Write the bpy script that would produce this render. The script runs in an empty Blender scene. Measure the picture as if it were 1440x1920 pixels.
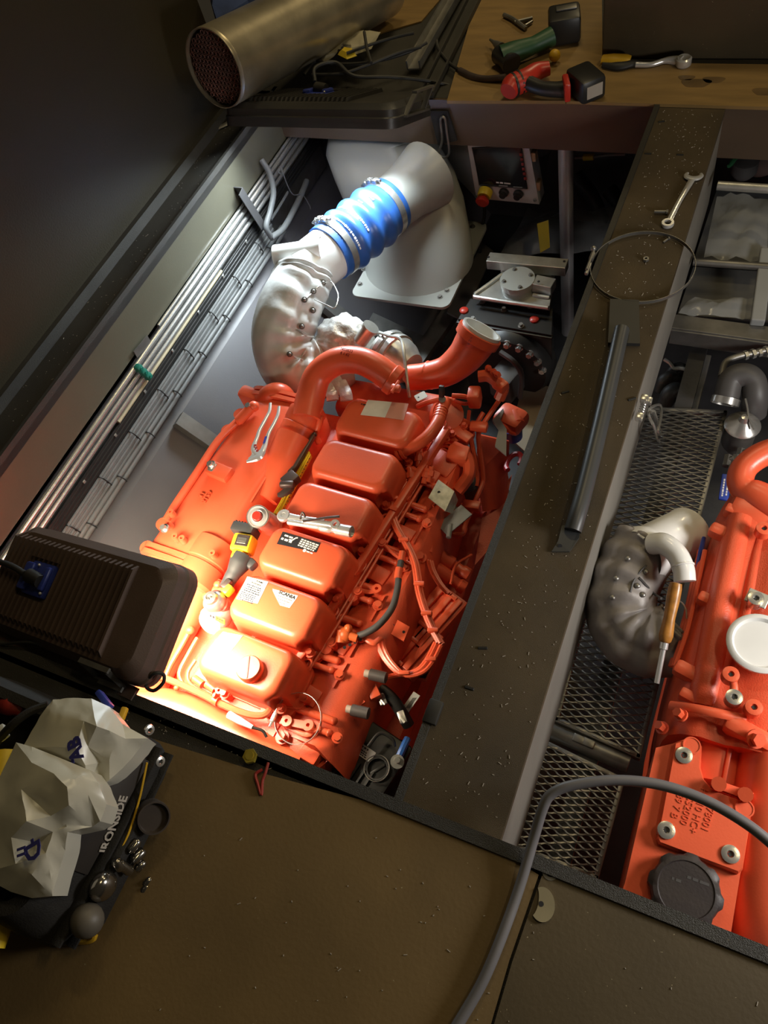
import bpy, bmesh, math, random
from mathutils import Vector, Matrix
random.seed(7)
C = bpy.context.scene.collection
V = Vector
PI = math.pi

# ------------------------------------------------------------------ camera, world, exposure
H = 1.5                                            # eye height above the deck (deck plane is z = 0)
FOC = 1412.53                                      # focal length for a 1440 x 1920 frame
XA = V((0.903287, 0.223830, -0.366023))            # world axes written in camera terms
YA = V((0.375845, -0.824264, 0.423472))
ZA = V((-0.206914, -0.520086, -0.828672))
cam_data = bpy.data.cameras.new('camera')
cam = bpy.data.objects.new('camera', cam_data)
C.objects.link(cam)
cam_data.sensor_fit = 'VERTICAL'
cam_data.sensor_height = 36.0
cam_data.lens = FOC / 1920 * 36.0
cam_data.clip_start = 0.02
rot = Matrix(((XA.x, -XA.y, -XA.z), (YA.x, -YA.y, -YA.z), (ZA.x, -ZA.y, -ZA.z)))
cam.matrix_world = Matrix.Translation((0, 0, H)) @ rot.to_4x4()
sc = bpy.context.scene
sc.camera = cam
sc.view_settings.view_transform = 'Standard'
sc.view_settings.look = 'None'
sc.view_settings.gamma = 1.0
sc.view_settings.use_curve_mapping = False
sc.view_settings.exposure = 0.0
w = bpy.data.worlds.new('shed')
sc.world = w
w.use_nodes = True
w.node_tree.nodes['Background'].inputs[0].default_value = (1.0, 0.80, 0.50, 1)
w.node_tree.nodes['Background'].inputs[1].default_value = 0.022


def area(name, loc, target, size, power, col, sy=None, spread=None):
    d = bpy.data.lights.new(name, 'AREA')
    d.energy = power
    d.color = col
    d.shape = 'RECTANGLE'
    d.size = size
    d.size_y = sy or size
    if spread:
        d.spread = spread
    o = bpy.data.objects.new(name, d)
    C.objects.link(o)
    o.location = loc
    o.rotation_euler = (V(target) - V(loc)).to_track_quat('-Z', 'Y').to_euler()
    return o


# hall lighting far overhead (dim, warm) and the work lamp on the far side of the right hatch
area('hall_light', (-0.85, 3.2, 3.6), (-0.85, 3.0, 0), 0.9, 22, (1.0, 0.80, 0.44), 0.22)
area('hall_light', (1.7, 1.8, 3.6), (1.4, 1.7, 0), 0.9, 22, (1.0, 0.80, 0.44), 0.22)
area('hall_light', (0.0, 7.1, 3.6), (0.0, 5.5, 0), 1.0, 45, (1.0, 0.80, 0.45), 0.25)
area('hall_light', (3.9, 7.9, 3.6), (2.8, 6.0, 0), 1.0, 45, (1.0, 0.80, 0.45), 0.25)
area('right_bay_lamp', (1.05, 0.85, 0.42), (0.15, 0.75, -0.3), 0.35, 19, (1.0, 0.96, 0.91))


# ------------------------------------------------------------------ helpers
def ray(px, py):
    c = V((px - 720, py - 960, FOC))
    return V((XA.dot(c), YA.dot(c), ZA.dot(c)))


def at(px, py, z):                                 # a point of the place at height z
    d = ray(px, py)
    return d * ((z - H) / d.z) + V((0, 0, H))


def aty(px, py, y):                                # ... on the upright plane y
    d = ray(px, py)
    return d * (y / d.y) + V((0, 0, H))


def atx(px, py, x):                                # ... on the upright plane x
    d = ray(px, py)
    return d * (x / d.x) + V((0, 0, H))


MATS = {}


def mat(name, col, rough=0.5, metal=0.0, var=0.12, scale=8.0, bump=0.0, bscale=60.0, col2=None, spec=0.5,
        speck=None, alpha=1.0, trans=0.0, emit=None, strength=0.0, coat=0.0, aniso=None):
    m = bpy.data.materials.new(name)
    m.use_nodes = True
    nt = m.node_tree
    b = nt.nodes['Principled BSDF']
    N, L = nt.nodes, nt.links
    tc = N.new('ShaderNodeTexCoord')
    no = N.new('ShaderNodeTexNoise')
    no.inputs['Scale'].default_value = scale
    no.inputs['Detail'].default_value = 6
    L.new(tc.outputs['Object'], no.inputs['Vector'])
    if aniso:
        mp = N.new('ShaderNodeMapping')
        mp.inputs['Scale'].default_value = aniso
        L.new(tc.outputs['Object'], mp.inputs['Vector'])
        L.new(mp.outputs['Vector'], no.inputs['Vector'])
    r = N.new('ShaderNodeValToRGB')
    c2 = col2 or tuple(max(0, c * (1 - 2.2 * var)) for c in col)
    r.color_ramp.elements[0].position = 0.32
    r.color_ramp.elements[1].position = 0.68
    r.color_ramp.elements[0].color = (*c2, 1)
    r.color_ramp.elements[1].color = (*col, 1)
    L.new(no.outputs['Fac'], r.inputs['Fac'])
    out = r.outputs['Color']
    if speck:
        sc_, th, scol = speck
        n2 = N.new('ShaderNodeTexNoise')
        n2.inputs['Scale'].default_value = sc_
        n2.inputs['Detail'].default_value = 2
        L.new(tc.outputs['Object'], n2.inputs['Vector'])
        r2 = N.new('ShaderNodeValToRGB')
        r2.color_ramp.elements[0].position = th
        r2.color_ramp.elements[1].position = th + 0.03
        L.new(n2.outputs['Fac'], r2.inputs['Fac'])
        mx = N.new('ShaderNodeMix')
        mx.data_type = 'RGBA'
        mx.inputs['B'].default_value = (*scol, 1)
        L.new(r2.outputs['Color'], mx.inputs['Factor'])
        L.new(out, mx.inputs['A'])
        out = mx.outputs['Result']
    L.new(out, b.inputs['Base Color'])
    b.inputs['Roughness'].default_value = rough
    b.inputs['Metallic'].default_value = metal
    b.inputs['Specular IOR Level'].default_value = spec
    b.inputs['Alpha'].default_value = alpha
    b.inputs['Transmission Weight'].default_value = trans
    b.inputs['Coat Weight'].default_value = coat
    if emit:
        b.inputs['Emission Color'].default_value = (*emit, 1)
        b.inputs['Emission Strength'].default_value = strength
    if bump > 0:
        n3 = N.new('ShaderNodeTexNoise')
        n3.inputs['Scale'].default_value = bscale
        n3.inputs['Detail'].default_value = 4
        L.new(tc.outputs['Object'], n3.inputs['Vector'])
        bp = N.new('ShaderNodeBump')
        bp.inputs['Strength'].default_value = bump
        bp.inputs['Distance'].default_value = 0.004
        L.new(n3.outputs['Fac'], bp.inputs['Height'])
        L.new(bp.outputs['Normal'], b.inputs['Normal'])
    MATS[name] = m
    return m


ORANGE = mat('orange_paint', (0.82, 0.122, 0.050), 0.34, var=0.05, bump=0.06, bscale=220)
ORANGE2 = mat('orange_cast_paint', (0.78, 0.105, 0.042), 0.36, var=0.06, bump=0.22, bscale=320)
RUBBER = mat('black_rubber', (0.022, 0.021, 0.02), 0.55, var=0.1)
BLACK = mat('black_plastic', (0.02, 0.019, 0.018), 0.42, var=0.1)
LAMPBLK2 = mat('lamp_black_cool', (0.035, 0.033, 0.031), 0.45, var=0.1, bump=0.1, bscale=300)
LAMPVEIL = mat('lamp_black_veiled', (0.10, 0.066, 0.052), 0.5, var=0.1, bump=0.1, bscale=300)  # black housing, reddish veil of glare mixed into its colour
STEEL = mat('stainless', (0.66, 0.65, 0.62), 0.27, 0.8, var=0.08, scale=12, bump=0.03, bscale=150)
CHROME = mat('chrome', (0.80, 0.80, 0.80), 0.22, 0.6, var=0.03)
ALU = mat('aluminium', (0.62, 0.62, 0.58), 0.36, 0.7, var=0.12, scale=20, bump=0.08, bscale=120)
ZINC = mat('zinc_plate', (0.66, 0.66, 0.60), 0.4, 0.75, var=0.2, scale=40)
DECK = mat('antislip_deck', (0.083, 0.057, 0.025), 0.8, var=0.2, scale=5, bump=0.6, bscale=750, speck=(260, 0.74, (0.24, 0.20, 0.11)))
DECKB = mat('black_deck', (0.035, 0.031, 0.024), 0.55, var=0.2, scale=6, bump=0.55, bscale=600, speck=(210, 0.75, (0.2, 0.17, 0.1)))
WALLP = mat('dark_wall_paint', (0.030, 0.024, 0.012), 0.5, var=0.08, scale=2, bump=0.22, bscale=160, spec=0.3)
GIRD = mat('girder_paint', (0.105, 0.098, 0.07), 0.24, var=0.06, scale=3, bump=0.06, bscale=150)
GIRDBOUNCE = mat('girder_paint_bounce', (0.11, 0.075, 0.05), 0.3, var=0.1, scale=3, bump=0.08, bscale=150)  # olive girder paint with the engine's orange bounce put into the colour
GIRDG = mat('grey_web_paint', (0.23, 0.215, 0.19), 0.42, var=0.1, scale=4, bump=0.1, bscale=150)
HULL = mat('hull_grey', (0.115, 0.108, 0.112), 0.42, var=0.1, scale=3, bump=0.08, bscale=140)
BILGE = mat('bilge_dark', (0.05, 0.048, 0.05), 0.5, var=0.25, scale=5, bump=0.2, bscale=60)
BOARD = mat('brown_board', (0.19, 0.125, 0.05), 0.62, var=0.14, scale=3, bump=0.1, bscale=120, speck=(150, 0.76, (0.32, 0.27, 0.15)))
BOARD2 = mat('dark_board', (0.10, 0.073, 0.036), 0.66, var=0.15, scale=3, bump=0.12, bscale=120, speck=(150, 0.745, (0.34, 0.29, 0.18)))
PLY = mat('plywood', (0.30, 0.185, 0.062), 0.6, var=0.14, scale=4, bump=0.1, bscale=90, aniso=(1, 6, 1))
STAIN = mat('oil_stain', (0.17, 0.105, 0.042), 0.5, var=0.2, scale=14)
WHITE = mat('white_paint', (0.80, 0.80, 0.78), 0.25, var=0.03, coat=0.3)
GREYW = mat('light_grey_gelcoat', (0.37, 0.375, 0.345), 0.33, var=0.04, scale=3, bump=0.03, bscale=60)
GREY = mat('grey_plastic', (0.30, 0.31, 0.31), 0.5, var=0.06)
GREYC = mat('grey_cable', (0.17, 0.172, 0.168), 0.5, var=0.06, scale=20)
MIDGREY = mat('mid_grey', (0.078, 0.074, 0.074), 0.5, var=0.1)
BLUE = mat('blue_silicone', (0.035, 0.125, 0.43), 0.32, var=0.06)
BLUEP = mat('blue_plastic', (0.03, 0.05, 0.30), 0.35, var=0.06)
BLUECL = mat('blue_cloth', (0.05, 0.09, 0.28), 0.8, var=0.25, scale=10, bump=0.3, bscale=40)
YELLOW = mat('yellow_plastic', (0.85, 0.60, 0.03), 0.4, var=0.05)
YELTAPE = mat('yellow_tape', (0.72, 0.52, 0.02), 0.5, var=0.08)
OCHRE = mat('ochre_grip', (0.62, 0.36, 0.02), 0.45, var=0.06)
RED = mat('red_plastic', (0.55, 0.035, 0.02), 0.35, var=0.06)
DKRED = mat('dark_red', (0.28, 0.022, 0.015), 0.45, var=0.1)
GREEN = mat('green_plastic', (0.012, 0.16, 0.11), 0.4, var=0.1)
TOOLGREEN = mat('tool_green', (0.02, 0.085, 0.035), 0.45, var=0.1)
QUILT = mat('silver_quilt', (0.60, 0.60, 0.585), 0.42, 0.05, var=0.08, scale=12, bump=0.25, bscale=40)
QUILTD = mat('grey_quilt', (0.26, 0.235, 0.22), 0.45, 0.05, var=0.1, scale=12, bump=0.3, bscale=40)
FOIL = mat('foil_wrap', (0.72, 0.71, 0.68), 0.3, 0.35, var=0.12, scale=25, bump=0.9, bscale=55)
WOOD = mat('turned_wood', (0.48, 0.21, 0.045), 0.32, var=0.18, scale=9, aniso=(8, 8, 1))
STICK = mat('white_sticker', (0.62, 0.62, 0.60), 0.4, var=0.02)
PINKST = mat('pale_sticker', (0.72, 0.33, 0.28), 0.4, var=0.03)
INK = mat('ink', (0.02, 0.02, 0.025), 0.5, var=0.02)
BLUEINK = mat('blue_ink', (0.035, 0.035, 0.20), 0.5, var=0.02)
PRINTW = mat('white_print', (0.85, 0.85, 0.83), 0.5, var=0.01)
GREYPR = mat('grey_print', (0.42, 0.38, 0.33), 0.55, var=0.05)
BAGW = mat('plastic_bag', (0.62, 0.60, 0.51), 0.3, var=0.05, bump=0.2, bscale=14)
NYLON = mat('bag_nylon', (0.018, 0.016, 0.014), 0.75, var=0.2, scale=30, bump=0.3, bscale=300)
FILM = mat('clear_film', (0.75, 0.78, 0.80), 0.16, var=0.05, alpha=0.28, bump=0.8, bscale=12)
TRANSL = mat('translucent_plastic', (0.74, 0.74, 0.72), 0.3, var=0.04)
SCREEN = mat('dark_screen', (0.012, 0.012, 0.014), 0.12, var=0.02)
LED = mat('led_glass', (0.8, 0.8, 0.8), 0.2, var=0.0, emit=(1, 0.96, 0.88), strength=2.0)
BRASS = mat('yellow_zinc', (0.55, 0.42, 0.06), 0.35, 0.6, var=0.1)
GREYMETAL = mat('dull_steel', (0.30, 0.29, 0.27), 0.42, 0.8, var=0.15, scale=15)
TUBEST = mat('exhaust_steel', (0.62, 0.54, 0.38), 0.30, 0.75, var=0.18, scale=7, bump=0.06, bscale=60)
DARKHOLE = mat('deep_black', (0.006, 0.006, 0.006), 0.7, var=0.1)
TOOLGREY = mat('tool_body', (0.05, 0.05, 0.052), 0.5, var=0.1)


def snap(o, px, py, lift=0.0):                      # the point of a built surface that lies under a pixel
    from mathutils.bvhtree import BVHTree
    off = V(root_of(o).get('base', (0, 0, 0)))
    t = BVHTree.FromPolygons([v.co + off for v in o.data.vertices], [tuple(p.vertices) for p in o.data.polygons])
    d = ray(px, py).normalized()
    hit, n, i, dist = t.ray_cast(V((0, 0, H)), d)
    if hit is None:
        return at(px, py, -0.2)
    return hit - d * lift


def root_of(p):
    while p.parent:
        p = p.parent
    return p


def obj(name, bm, m, parent=None, smooth=True, angle=40, label=None, keep=False):
    if parent is not None:
        off = V(root_of(parent).get('base', (0, 0, 0)))
    elif not keep:                                 # a thing that is one mesh: its origin goes to its own base
        xs = [v.co for v in bm.verts]
        off = V(((min(c.x for c in xs) + max(c.x for c in xs)) / 2, (min(c.y for c in xs) + max(c.y for c in xs)) / 2,
                 min(c.z for c in xs)))
    else:
        off = V((0, 0, 0))
    bmesh.ops.translate(bm, verts=bm.verts, vec=-off)
    bmesh.ops.recalc_face_normals(bm, faces=bm.faces)
    me = bpy.data.meshes.new(name)
    bm.to_mesh(me)
    bm.free()
    me.materials.append(m)
    if smooth:
        me.polygons.foreach_set('use_smooth', [True] * len(me.polygons))
        try:
            me.set_sharp_from_angle(angle=math.radians(angle))
        except Exception:
            pass
    o = bpy.data.objects.new(name, me)
    C.objects.link(o)
    if parent is not None:
        o.parent = parent
    else:
        o.location = off
        o['base'] = tuple(off)
    if label:
        o['label'] = label
    return o


def thing(name, label, cat, loc=(0, 0, 0), group=None):
    o = bpy.data.objects.new(name, None)
    C.objects.link(o)
    o.location = loc
    o.empty_display_size = 0.05
    o['base'] = tuple(loc)
    o['label'] = label
    o['category'] = cat
    if group:
        o['group'] = group
    return o


def tag(o, label, cat, group=None, kind=None):
    o['label'] = label
    o['category'] = cat
    if group:
        o['group'] = group
    if kind:
        o['kind'] = kind
    return o


def struct(name, bm, m, parent=None, smooth=False):
    o = obj(name, bm, m, parent, smooth, keep=True)
    if parent is None:
        o['kind'] = 'structure'
    return o


def nb():
    return bmesh.new()


def frame(o, x, z=(0, 0, 1)):                      # local frame: origin, x axis, rough up
    x = V(x).normalized()
    z = V(z)
    y = z.cross(x).normalized()
    z = x.cross(y)
    m = Matrix((x, y, z)).transposed().to_4x4()
    m.translation = V(o)
    return m


def between(a, b, up=(0, 0, 1)):
    a, b = V(a), V(b)
    return frame(a, b - a, up), (b - a).length


def box(bm, c, s, M=None, bev=0.0, seg=2, rz=0.0):
    t = Matrix.Translation(c) @ Matrix.Rotation(rz, 4, 'Z') @ Matrix.Diagonal((s[0], s[1], s[2], 1))
    if bev <= 0:
        bmesh.ops.create_cube(bm, size=1, matrix=(M @ t) if M is not None else t)
        return
    tb = bmesh.new()
    bmesh.ops.create_cube(tb, size=1, matrix=t)
    bmesh.ops.bevel(tb, geom=list(tb.edges), offset=bev, segments=seg, affect='EDGES', profile=0.5)
    merge(bm, tb, M)


def merge(bm, tb, M=None):
    mp = {}
    for v in tb.verts:
        mp[v] = bm.verts.new(M @ v.co if M is not None else v.co)
    for f in tb.faces:
        bm.faces.new([mp[v] for v in f.verts])
    tb.free()


def cyl(bm, a, b, r, n=16, r2=None, caps=True):
    a, b = V(a), V(b)
    d = b - a
    q = d.to_track_quat('Z', 'Y').to_matrix().to_4x4()
    q.translation = (a + b) / 2
    bmesh.ops.create_cone(bm, cap_ends=caps, segments=n, radius1=r, radius2=r if r2 is None else r2, depth=d.length, matrix=q)


def sphere(bm, c, r, u=12, v=8, s=(1, 1, 1)):
    bmesh.ops.create_uvsphere(bm, u_segments=u, v_segments=v, radius=r, matrix=Matrix.Translation(c) @ Matrix.Diagonal((*s, 1)))


def rings(bm, loops, close=True, cap0=True, cap1=True):
    vr = [[bm.verts.new(p) for p in lp] for lp in loops]
    n = len(vr[0])
    for i in range(len(vr) - 1):
        for k in range(n if close else n - 1):
            a, b, c, d = vr[i][k], vr[i][(k + 1) % n], vr[i + 1][(k + 1) % n], vr[i + 1][k]
            try:
                bm.faces.new((a, b, c, d))
            except ValueError:
                pass
    if close and cap0:
        bm.faces.new(vr[0][::-1])
    if close and cap1:
        bm.faces.new(vr[-1])
    return vr


def spline(pts, sub=6, closed=False):
    P = [V(p) for p in pts]
    n = len(P)
    if sub <= 1 or n < 3 and not closed:
        return P
    out = []
    rng = n if closed else n - 1
    for i in range(rng):
        if closed:
            p0, p1, p2, p3 = P[(i - 1) % n], P[i], P[(i + 1) % n], P[(i + 2) % n]
        else:
            p1, p2 = P[i], P[i + 1]
            p0 = P[i - 1] if i > 0 else p1 * 2 - p2
            p3 = P[i + 2] if i + 2 < n else p2 * 2 - p1
        for k in range(sub):
            t = k / sub
            out.append(0.5 * ((2 * p1) + (p2 - p0) * t + (2 * p0 - 5 * p1 + 4 * p2 - p3) * t * t + (3 * p1 - p0 - 3 * p2 + p3) * t ** 3))
    if not closed:
        out.append(P[-1])
    return out


def tube(bm, pts, r, n=10, sub=6, closed=False, caps=True, flat=1.0, rfun=None, up=None):
    P = spline(pts, sub, closed)
    m = len(P)
    T = []
    for i in range(m):
        if closed:
            t = P[(i + 1) % m] - P[i - 1]
        else:
            t = P[min(i + 1, m - 1)] - P[max(i - 1, 0)]
        T.append(t.normalized())
    u = V(up) if up else (V((0, 0, 1)) if abs(T[0].z) < 0.9 else V((1, 0, 0)))
    nrm = (u - T[0] * u.dot(T[0])).normalized()
    loops = []
    for i in range(m):
        if i:
            nrm = (nrm - T[i] * nrm.dot(T[i]))
            nrm.normalize()
        bn = T[i].cross(nrm)
        if rfun:
            ri = rfun(i / (m - 1), 0) if not isinstance(r, (list, tuple)) else r[i]
        elif isinstance(r, (list, tuple)):
            f = i / (m - 1) * (len(r) - 1)
            k = min(int(f), len(r) - 2)
            ri = r[k] + (r[k + 1] - r[k]) * (f - k)
        else:
            ri = r
        loops.append([P[i] + (nrm * math.cos(a) * flat + bn * math.sin(a)) * ri for a in [2 * PI * k / n for k in range(n)]])
    if closed:
        loops.append(loops[0])
        vr = [[bm.verts.new(p) for p in lp] for lp in loops[:-1]]
        for i in range(len(vr)):
            for k in range(n):
                a, b = vr[i], vr[(i + 1) % len(vr)]
                bm.faces.new((a[k], a[(k + 1) % n], b[(k + 1) % n], b[k]))
    else:
        rings(bm, loops, True, caps, caps)


def lathe(bm, prof, a, axis, n=24, caps=True):     # prof: (radius, distance along axis)
    a = V(a)
    ax = V(axis).normalized()
    u = ax.orthogonal().normalized()
    v = ax.cross(u)
    rings(bm, [[a + ax * t + (u * math.cos(2 * PI * k / n) + v * math.sin(2 * PI * k / n)) * max(r, 1e-4) for k in range(n)] for r, t in prof], True, caps, caps)


def prism(bm, pts, z0, z1, M=None):                # outline (x, y) between two heights
    lo = [V((p[0], p[1], z0)) for p in pts]
    hi = [V((p[0], p[1], z1)) for p in pts]
    if M is not None:
        lo = [M @ p for p in lo]
        hi = [M @ p for p in hi]
    rings(bm, [lo, hi])


def rrect(w, h, r, n=5, cx=0, cy=0):
    out = []
    for sx, sy, a0 in ((1, 1, 0), (-1, 1, 90), (-1, -1, 180), (1, -1, 270)):
        for k in range(n + 1):
            a = math.radians(a0 + 90 * k / n)
            out.append((cx + sx * (w / 2 - r) + r * math.cos(a), cy + sy * (h / 2 - r) + r * math.sin(a)))
    return out


def circ(r, n=20, cx=0, cy=0):
    return [(cx + r * math.cos(2 * PI * k / n), cy + r * math.sin(2 * PI * k / n)) for k in range(n)]


def quad3(bm, pts, th):                            # a flat plate through 3-D corner points, with thickness
    P = [V(p) for p in pts]
    n = (P[1] - P[0]).cross(P[2] - P[1]).normalized()
    if n.z < 0:
        n = -n
    rings(bm, [[p - n * th for p in P], P])


def bolt(bm, c, r, h, ax=(0, 0, 1), washer=True):
    c = V(c)
    ax = V(ax).normalized()
    if washer:
        cyl(bm, c, c + ax * h * 0.25, r * 1.45, 14)
    cyl(bm, c + ax * h * 0.2, c + ax * h, r, 6)


def text(body, size, M, m, parent, name='lettering', ax='CENTER', ext=0.0004, sx=1.0, bold=0.0, fit=None):
    cu = bpy.data.curves.new('t', 'FONT')
    cu.body = body
    cu.size = size
    cu.align_x = ax
    cu.align_y = 'CENTER'
    cu.extrude = ext
    cu.offset = bold
    cu.resolution_u = 2
    o = bpy.data.objects.new('t', cu)
    C.objects.link(o)
    dg = bpy.context.evaluated_depsgraph_get()
    me = bpy.data.meshes.new_from_object(o.evaluated_get(dg))
    bpy.data.objects.remove(o)
    bpy.data.curves.remove(cu)
    bm = nb()
    bm.from_mesh(me)
    bpy.data.meshes.remove(me)
    if fit:
        sx = fit / (max(v.co.x for v in bm.verts) - min(v.co.x for v in bm.verts))
    for v in bm.verts:
        v.co = M @ V((v.co.x * sx, v.co.y, v.co.z))
    return obj(name, bm, m, parent, False)


def marks(bm, M, x0, x1, y, h, z=0.0003, seed=1):  # a line of print too small to read
    rd = random.Random(seed)
    x = x0
    while x < x1:
        wd = h * rd.uniform(0.7, 2.6)
        box(bm, (min(x + wd / 2, x1), y, z), (wd, h, 0.0004), M)
        x += wd + h * 0.6

# ================================================================== the deck, its hatches and the bay below
XL, XB0, XB1 = -1.84, -0.392, -0.178               # left coaming, the two edges of the centre beam
Y0, Y1 = 0.168, 2.42                               # near and far edges of the hatches

bm = nb()
box(bm, (-0.6, -0.65, -0.03), (4.4, 1.63, 0.06))
struct('floor', bm, DECKB)
bm = nb()                                          # deck strip along the left side, raised lip
box(bm, (-1.91, 1.3, -0.02), (0.14, 2.3, 0.04))
struct('side_deck', bm, DECKB)
bm = nb()
box(bm, (-1.965, 1.1, 0.012), (0.022, 2.8, 0.05))
struct('trim_1', bm, DECKB)
bm = nb()
box(bm, (XL + 0.006, 1.3, 0.004), (0.012, 2.26, 0.02))
struct('trim_2', bm, DECKB)
bm = nb()                                          # bulwark plate standing up on the left
rings(bm, [[V((x, y, z)) for y, z in ((-1.15, -0.02), (2.37, -0.02), (2.37, 1.52), (-1.15, 1.52))] for x in (-2.025, -1.975)])
struct('wall_left', bm, WALLP)
bm = nb()                                          # side girder under the left coaming
box(bm, (XL - 0.008, 1.32, -0.098), (0.016, 2.32, 0.196))
box(bm, (XL - 0.04, 1.32, -0.19), (0.08, 2.32, 0.012))
struct('side_girder', bm, GIRD)
bm = nb()                                          # girder across the far end
box(bm, (-0.62, Y1 + 0.008, -0.087), (2.5, 0.016, 0.172))
struct('back_girder', bm, GIRDBOUNCE)
bm = nb()                                          # near girder
box(bm, (-0.6, Y0 - 0.03, -0.10), (2.6, 0.012, 0.2))
struct('front_girder', bm, GIRDG)
# centre beam: plate on two webs
bm = nb()
box(bm, ((XB0 + XB1) / 2, 1.3, -0.012), (XB1 - XB0, 2.3, 0.024))
struct('deck_beam', bm, DECK)
bm = nb()
box(bm, (XB0 + 0.01, 1.3, 0.003), (0.016, 2.28, 0.012))
struct('trim_4', bm, DECKB)
bm = nb()
box(bm, (XB1 - 0.008, 1.3, -0.19), (0.012, 2.26, 0.335))
struct('beam_web', bm, GIRDG)
bm = nb()
box(bm, (XB0 + 0.02, 1.3, -0.11), (0.012, 2.26, 0.175))
struct('beam_web', bm, GIRDG)
# near rim of both hatches, a bar along the edge
bm = nb()
box(bm, (-0.6, Y0 - 0.012, 0.006), (2.6, 0.024, 0.016))
struct('trim_5', bm, DECKB)
# bay below: sloping hull plate, floor, far bulkhead, right side
bm = nb()
rings(bm, [[V((XL - 0.03, y, -0.18)), V((XL - 0.03, y, -0.47)), V((XL + 0.03, y, -0.50)), V((-1.30, y, -1.10)),
            V((-1.35, y, -1.15)), V((XL - 0.08, y, -0.55)), V((XL - 0.08, y, -0.18))] for y in (-0.3, 3.2)])
struct('hull_side', bm, HULL)
bm = nb()
box(bm, (-0.3, 1.4, -1.12), (3.0, 3.8, 0.04))
struct('bilge_floor', bm, BILGE)
bm = nb()
box(bm, (-0.5, 3.22, -0.6), (3.4, 0.04, 1.2))
struct('wall_back', bm, BILGE)
bm = nb()
box(bm, (1.15, 1.4, -0.6), (0.04, 3.8, 1.2))
struct('wall_right', bm, BILGE)
bm = nb()
box(bm, (-0.5, -0.35, -0.6), (3.4, 0.04, 1.2))
struct('wall_front', bm, BILGE)
bm = nb()                                          # deck beyond the hatches
box(bm, (-0.5, 2.95, -0.03), (3.4, 1.04, 0.06))
struct('back_deck', bm, DECKB)
# hull ribs on the slope
for k, (y, wd) in enumerate(((1.18, 0.055), (2.02, 0.06), (0.45, 0.055))):
    bm = nb()
    for a, b in (((XL + 0.035, y, -0.49), (-1.29, y, -1.08)),):
        M, L = between(a, b, (1, 0, 1))
        box(bm, (L / 2, 0, 0.02), (L, wd, 0.04), M)
    struct('hull_rib', bm, GREYMETAL)
# far bay: channel on the floor beside the riser, cross frame
bm = nb()
a, b = at(800, 650, -0.8), at(850, 580, -0.8)
M, L = between(a, b)
box(bm, (L * 0.5, 0, 0), (L * 2.4, 0.075, 0.03), M)
struct('floor_bearer', bm, GREYMETAL)
bm = nb()
a, b = at(640, 575, -0.85), at(800, 650, -0.85)
M, L = between(a, b)
box(bm, (L * 0.5, 0, -0.02), (L * 1.25, 0.10, 0.02), M)
struct('floor_bearer', bm, GREYMETAL)

# brown boards laid on the near deck
def board(name, pts, th, m, label, cat):
    b_ = nb()
    prism(b_, [(p.x, p.y) for p in pts], 0.001, th)
    return tag(obj(name, b_, m), label, cat)


def gpt(px, py):
    return at(px, py, 0.009)


board('deck_board', [gpt(232, 1368), gpt(500, 1452), gpt(742, 1517), gpt(925, 1590), gpt(1010, 1640), gpt(955, 1800), gpt(900, 1990), gpt(-150, 1990), gpt(-150, 1500)],
      0.009, BOARD, 'brown plywood deck board in the middle foreground, oily and worn', 'board')
board('deck_board', [gpt(1016, 1642), gpt(1095, 1648), gpt(1470, 1808), gpt(1560, 1990), gpt(906, 1990), gpt(960, 1805)],
      0.009, BOARD2, 'darker deck board at the lower right, sprinkled with swarf', 'board')

# plywood walkway and dark locker beyond the hatches
board('plywood_board', [at(838, 190, 0.01), at(905, -40, 0.01), at(1128, -40, 0.01), at(1130, 118, 0.01), at(1060, 190, 0.01)], 0.012, PLY,
      'plywood board under the cordless tools behind the left hatch', 'board')
ply = board('plywood_board', [at(1062, 190, 0.01), at(1131, 117, 0.01), at(1500, 122, 0.01), at(1500, 203, 0.01), at(1060, 192, 0.01)][:4], 0.011, PLY,
            'oil-stained plywood strip carrying the orange-handled ratchet', 'board')
for (px, py, r) in ((1305, 156, 0.035), (1338, 150, 0.026), (1287, 146, 0.02), (1436, 172, 0.03)):
    bm = nb()
    c = at(px, py, 0.011)
    pts = [(c.x + r * (1.25 + 0.2 * math.sin(3 * a)) * math.cos(a), c.y + r * (0.8 + 0.15 * math.cos(2 * a)) * math.sin(a)) for a in [2 * PI * k / 24 for k in range(24)]]
    prism(bm, pts, 0.0105, 0.0116)
    obj('stain', bm, STAIN, ply, False)
bm = nb()
box(bm, (0.35, 2.95, 0.25), (1.95, 0.55, 0.5), None, 0.01)
tag(obj('locker', bm, BOARD2), 'dark brown locker side behind the plywood strip, upper right corner', 'locker')
bm = nb()
prism(bm, [(p.x, p.y) for p in (at(720, 60, 0.005), at(790, 40, 0.005), at(850, -30, 0.005), at(640, -30, 0.005), at(560, 120, 0.005))], 0.001, 0.006)
tag(obj('floor_panel', bm, PLY), 'brown floor panel showing between exhaust tube and channel rails', 'board')

# channel rails running away at the back
def railbar(p0, p1, z, wd, h, name, label, m=GREYMETAL):
    b_ = nb()
    M, L = between(at(*p0, z), at(*p1, z))
    box(b_, (L / 2, 0, 0), (L, wd, 0.006), M)
    box(b_, (L / 2, wd / 2, h / 2), (L, 0.006, h), M)
    box(b_, (L / 2, -wd / 2, h / 2), (L, 0.006, h), M)
    return tag(obj(name, b_, m, None, False), label, 'rail')


railbar((800, 182), (905, -30), 0.012, 0.05, 0.02, 'channel_rail', 'dark channel rail along the left edge of the plywood board', DECKB)
railbar((776, 130), (868, -30), 0.02, 0.05, 0.03, 'channel_rail', 'shiny edged channel rail nearer to the exhaust tube', GREYMETAL)

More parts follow.
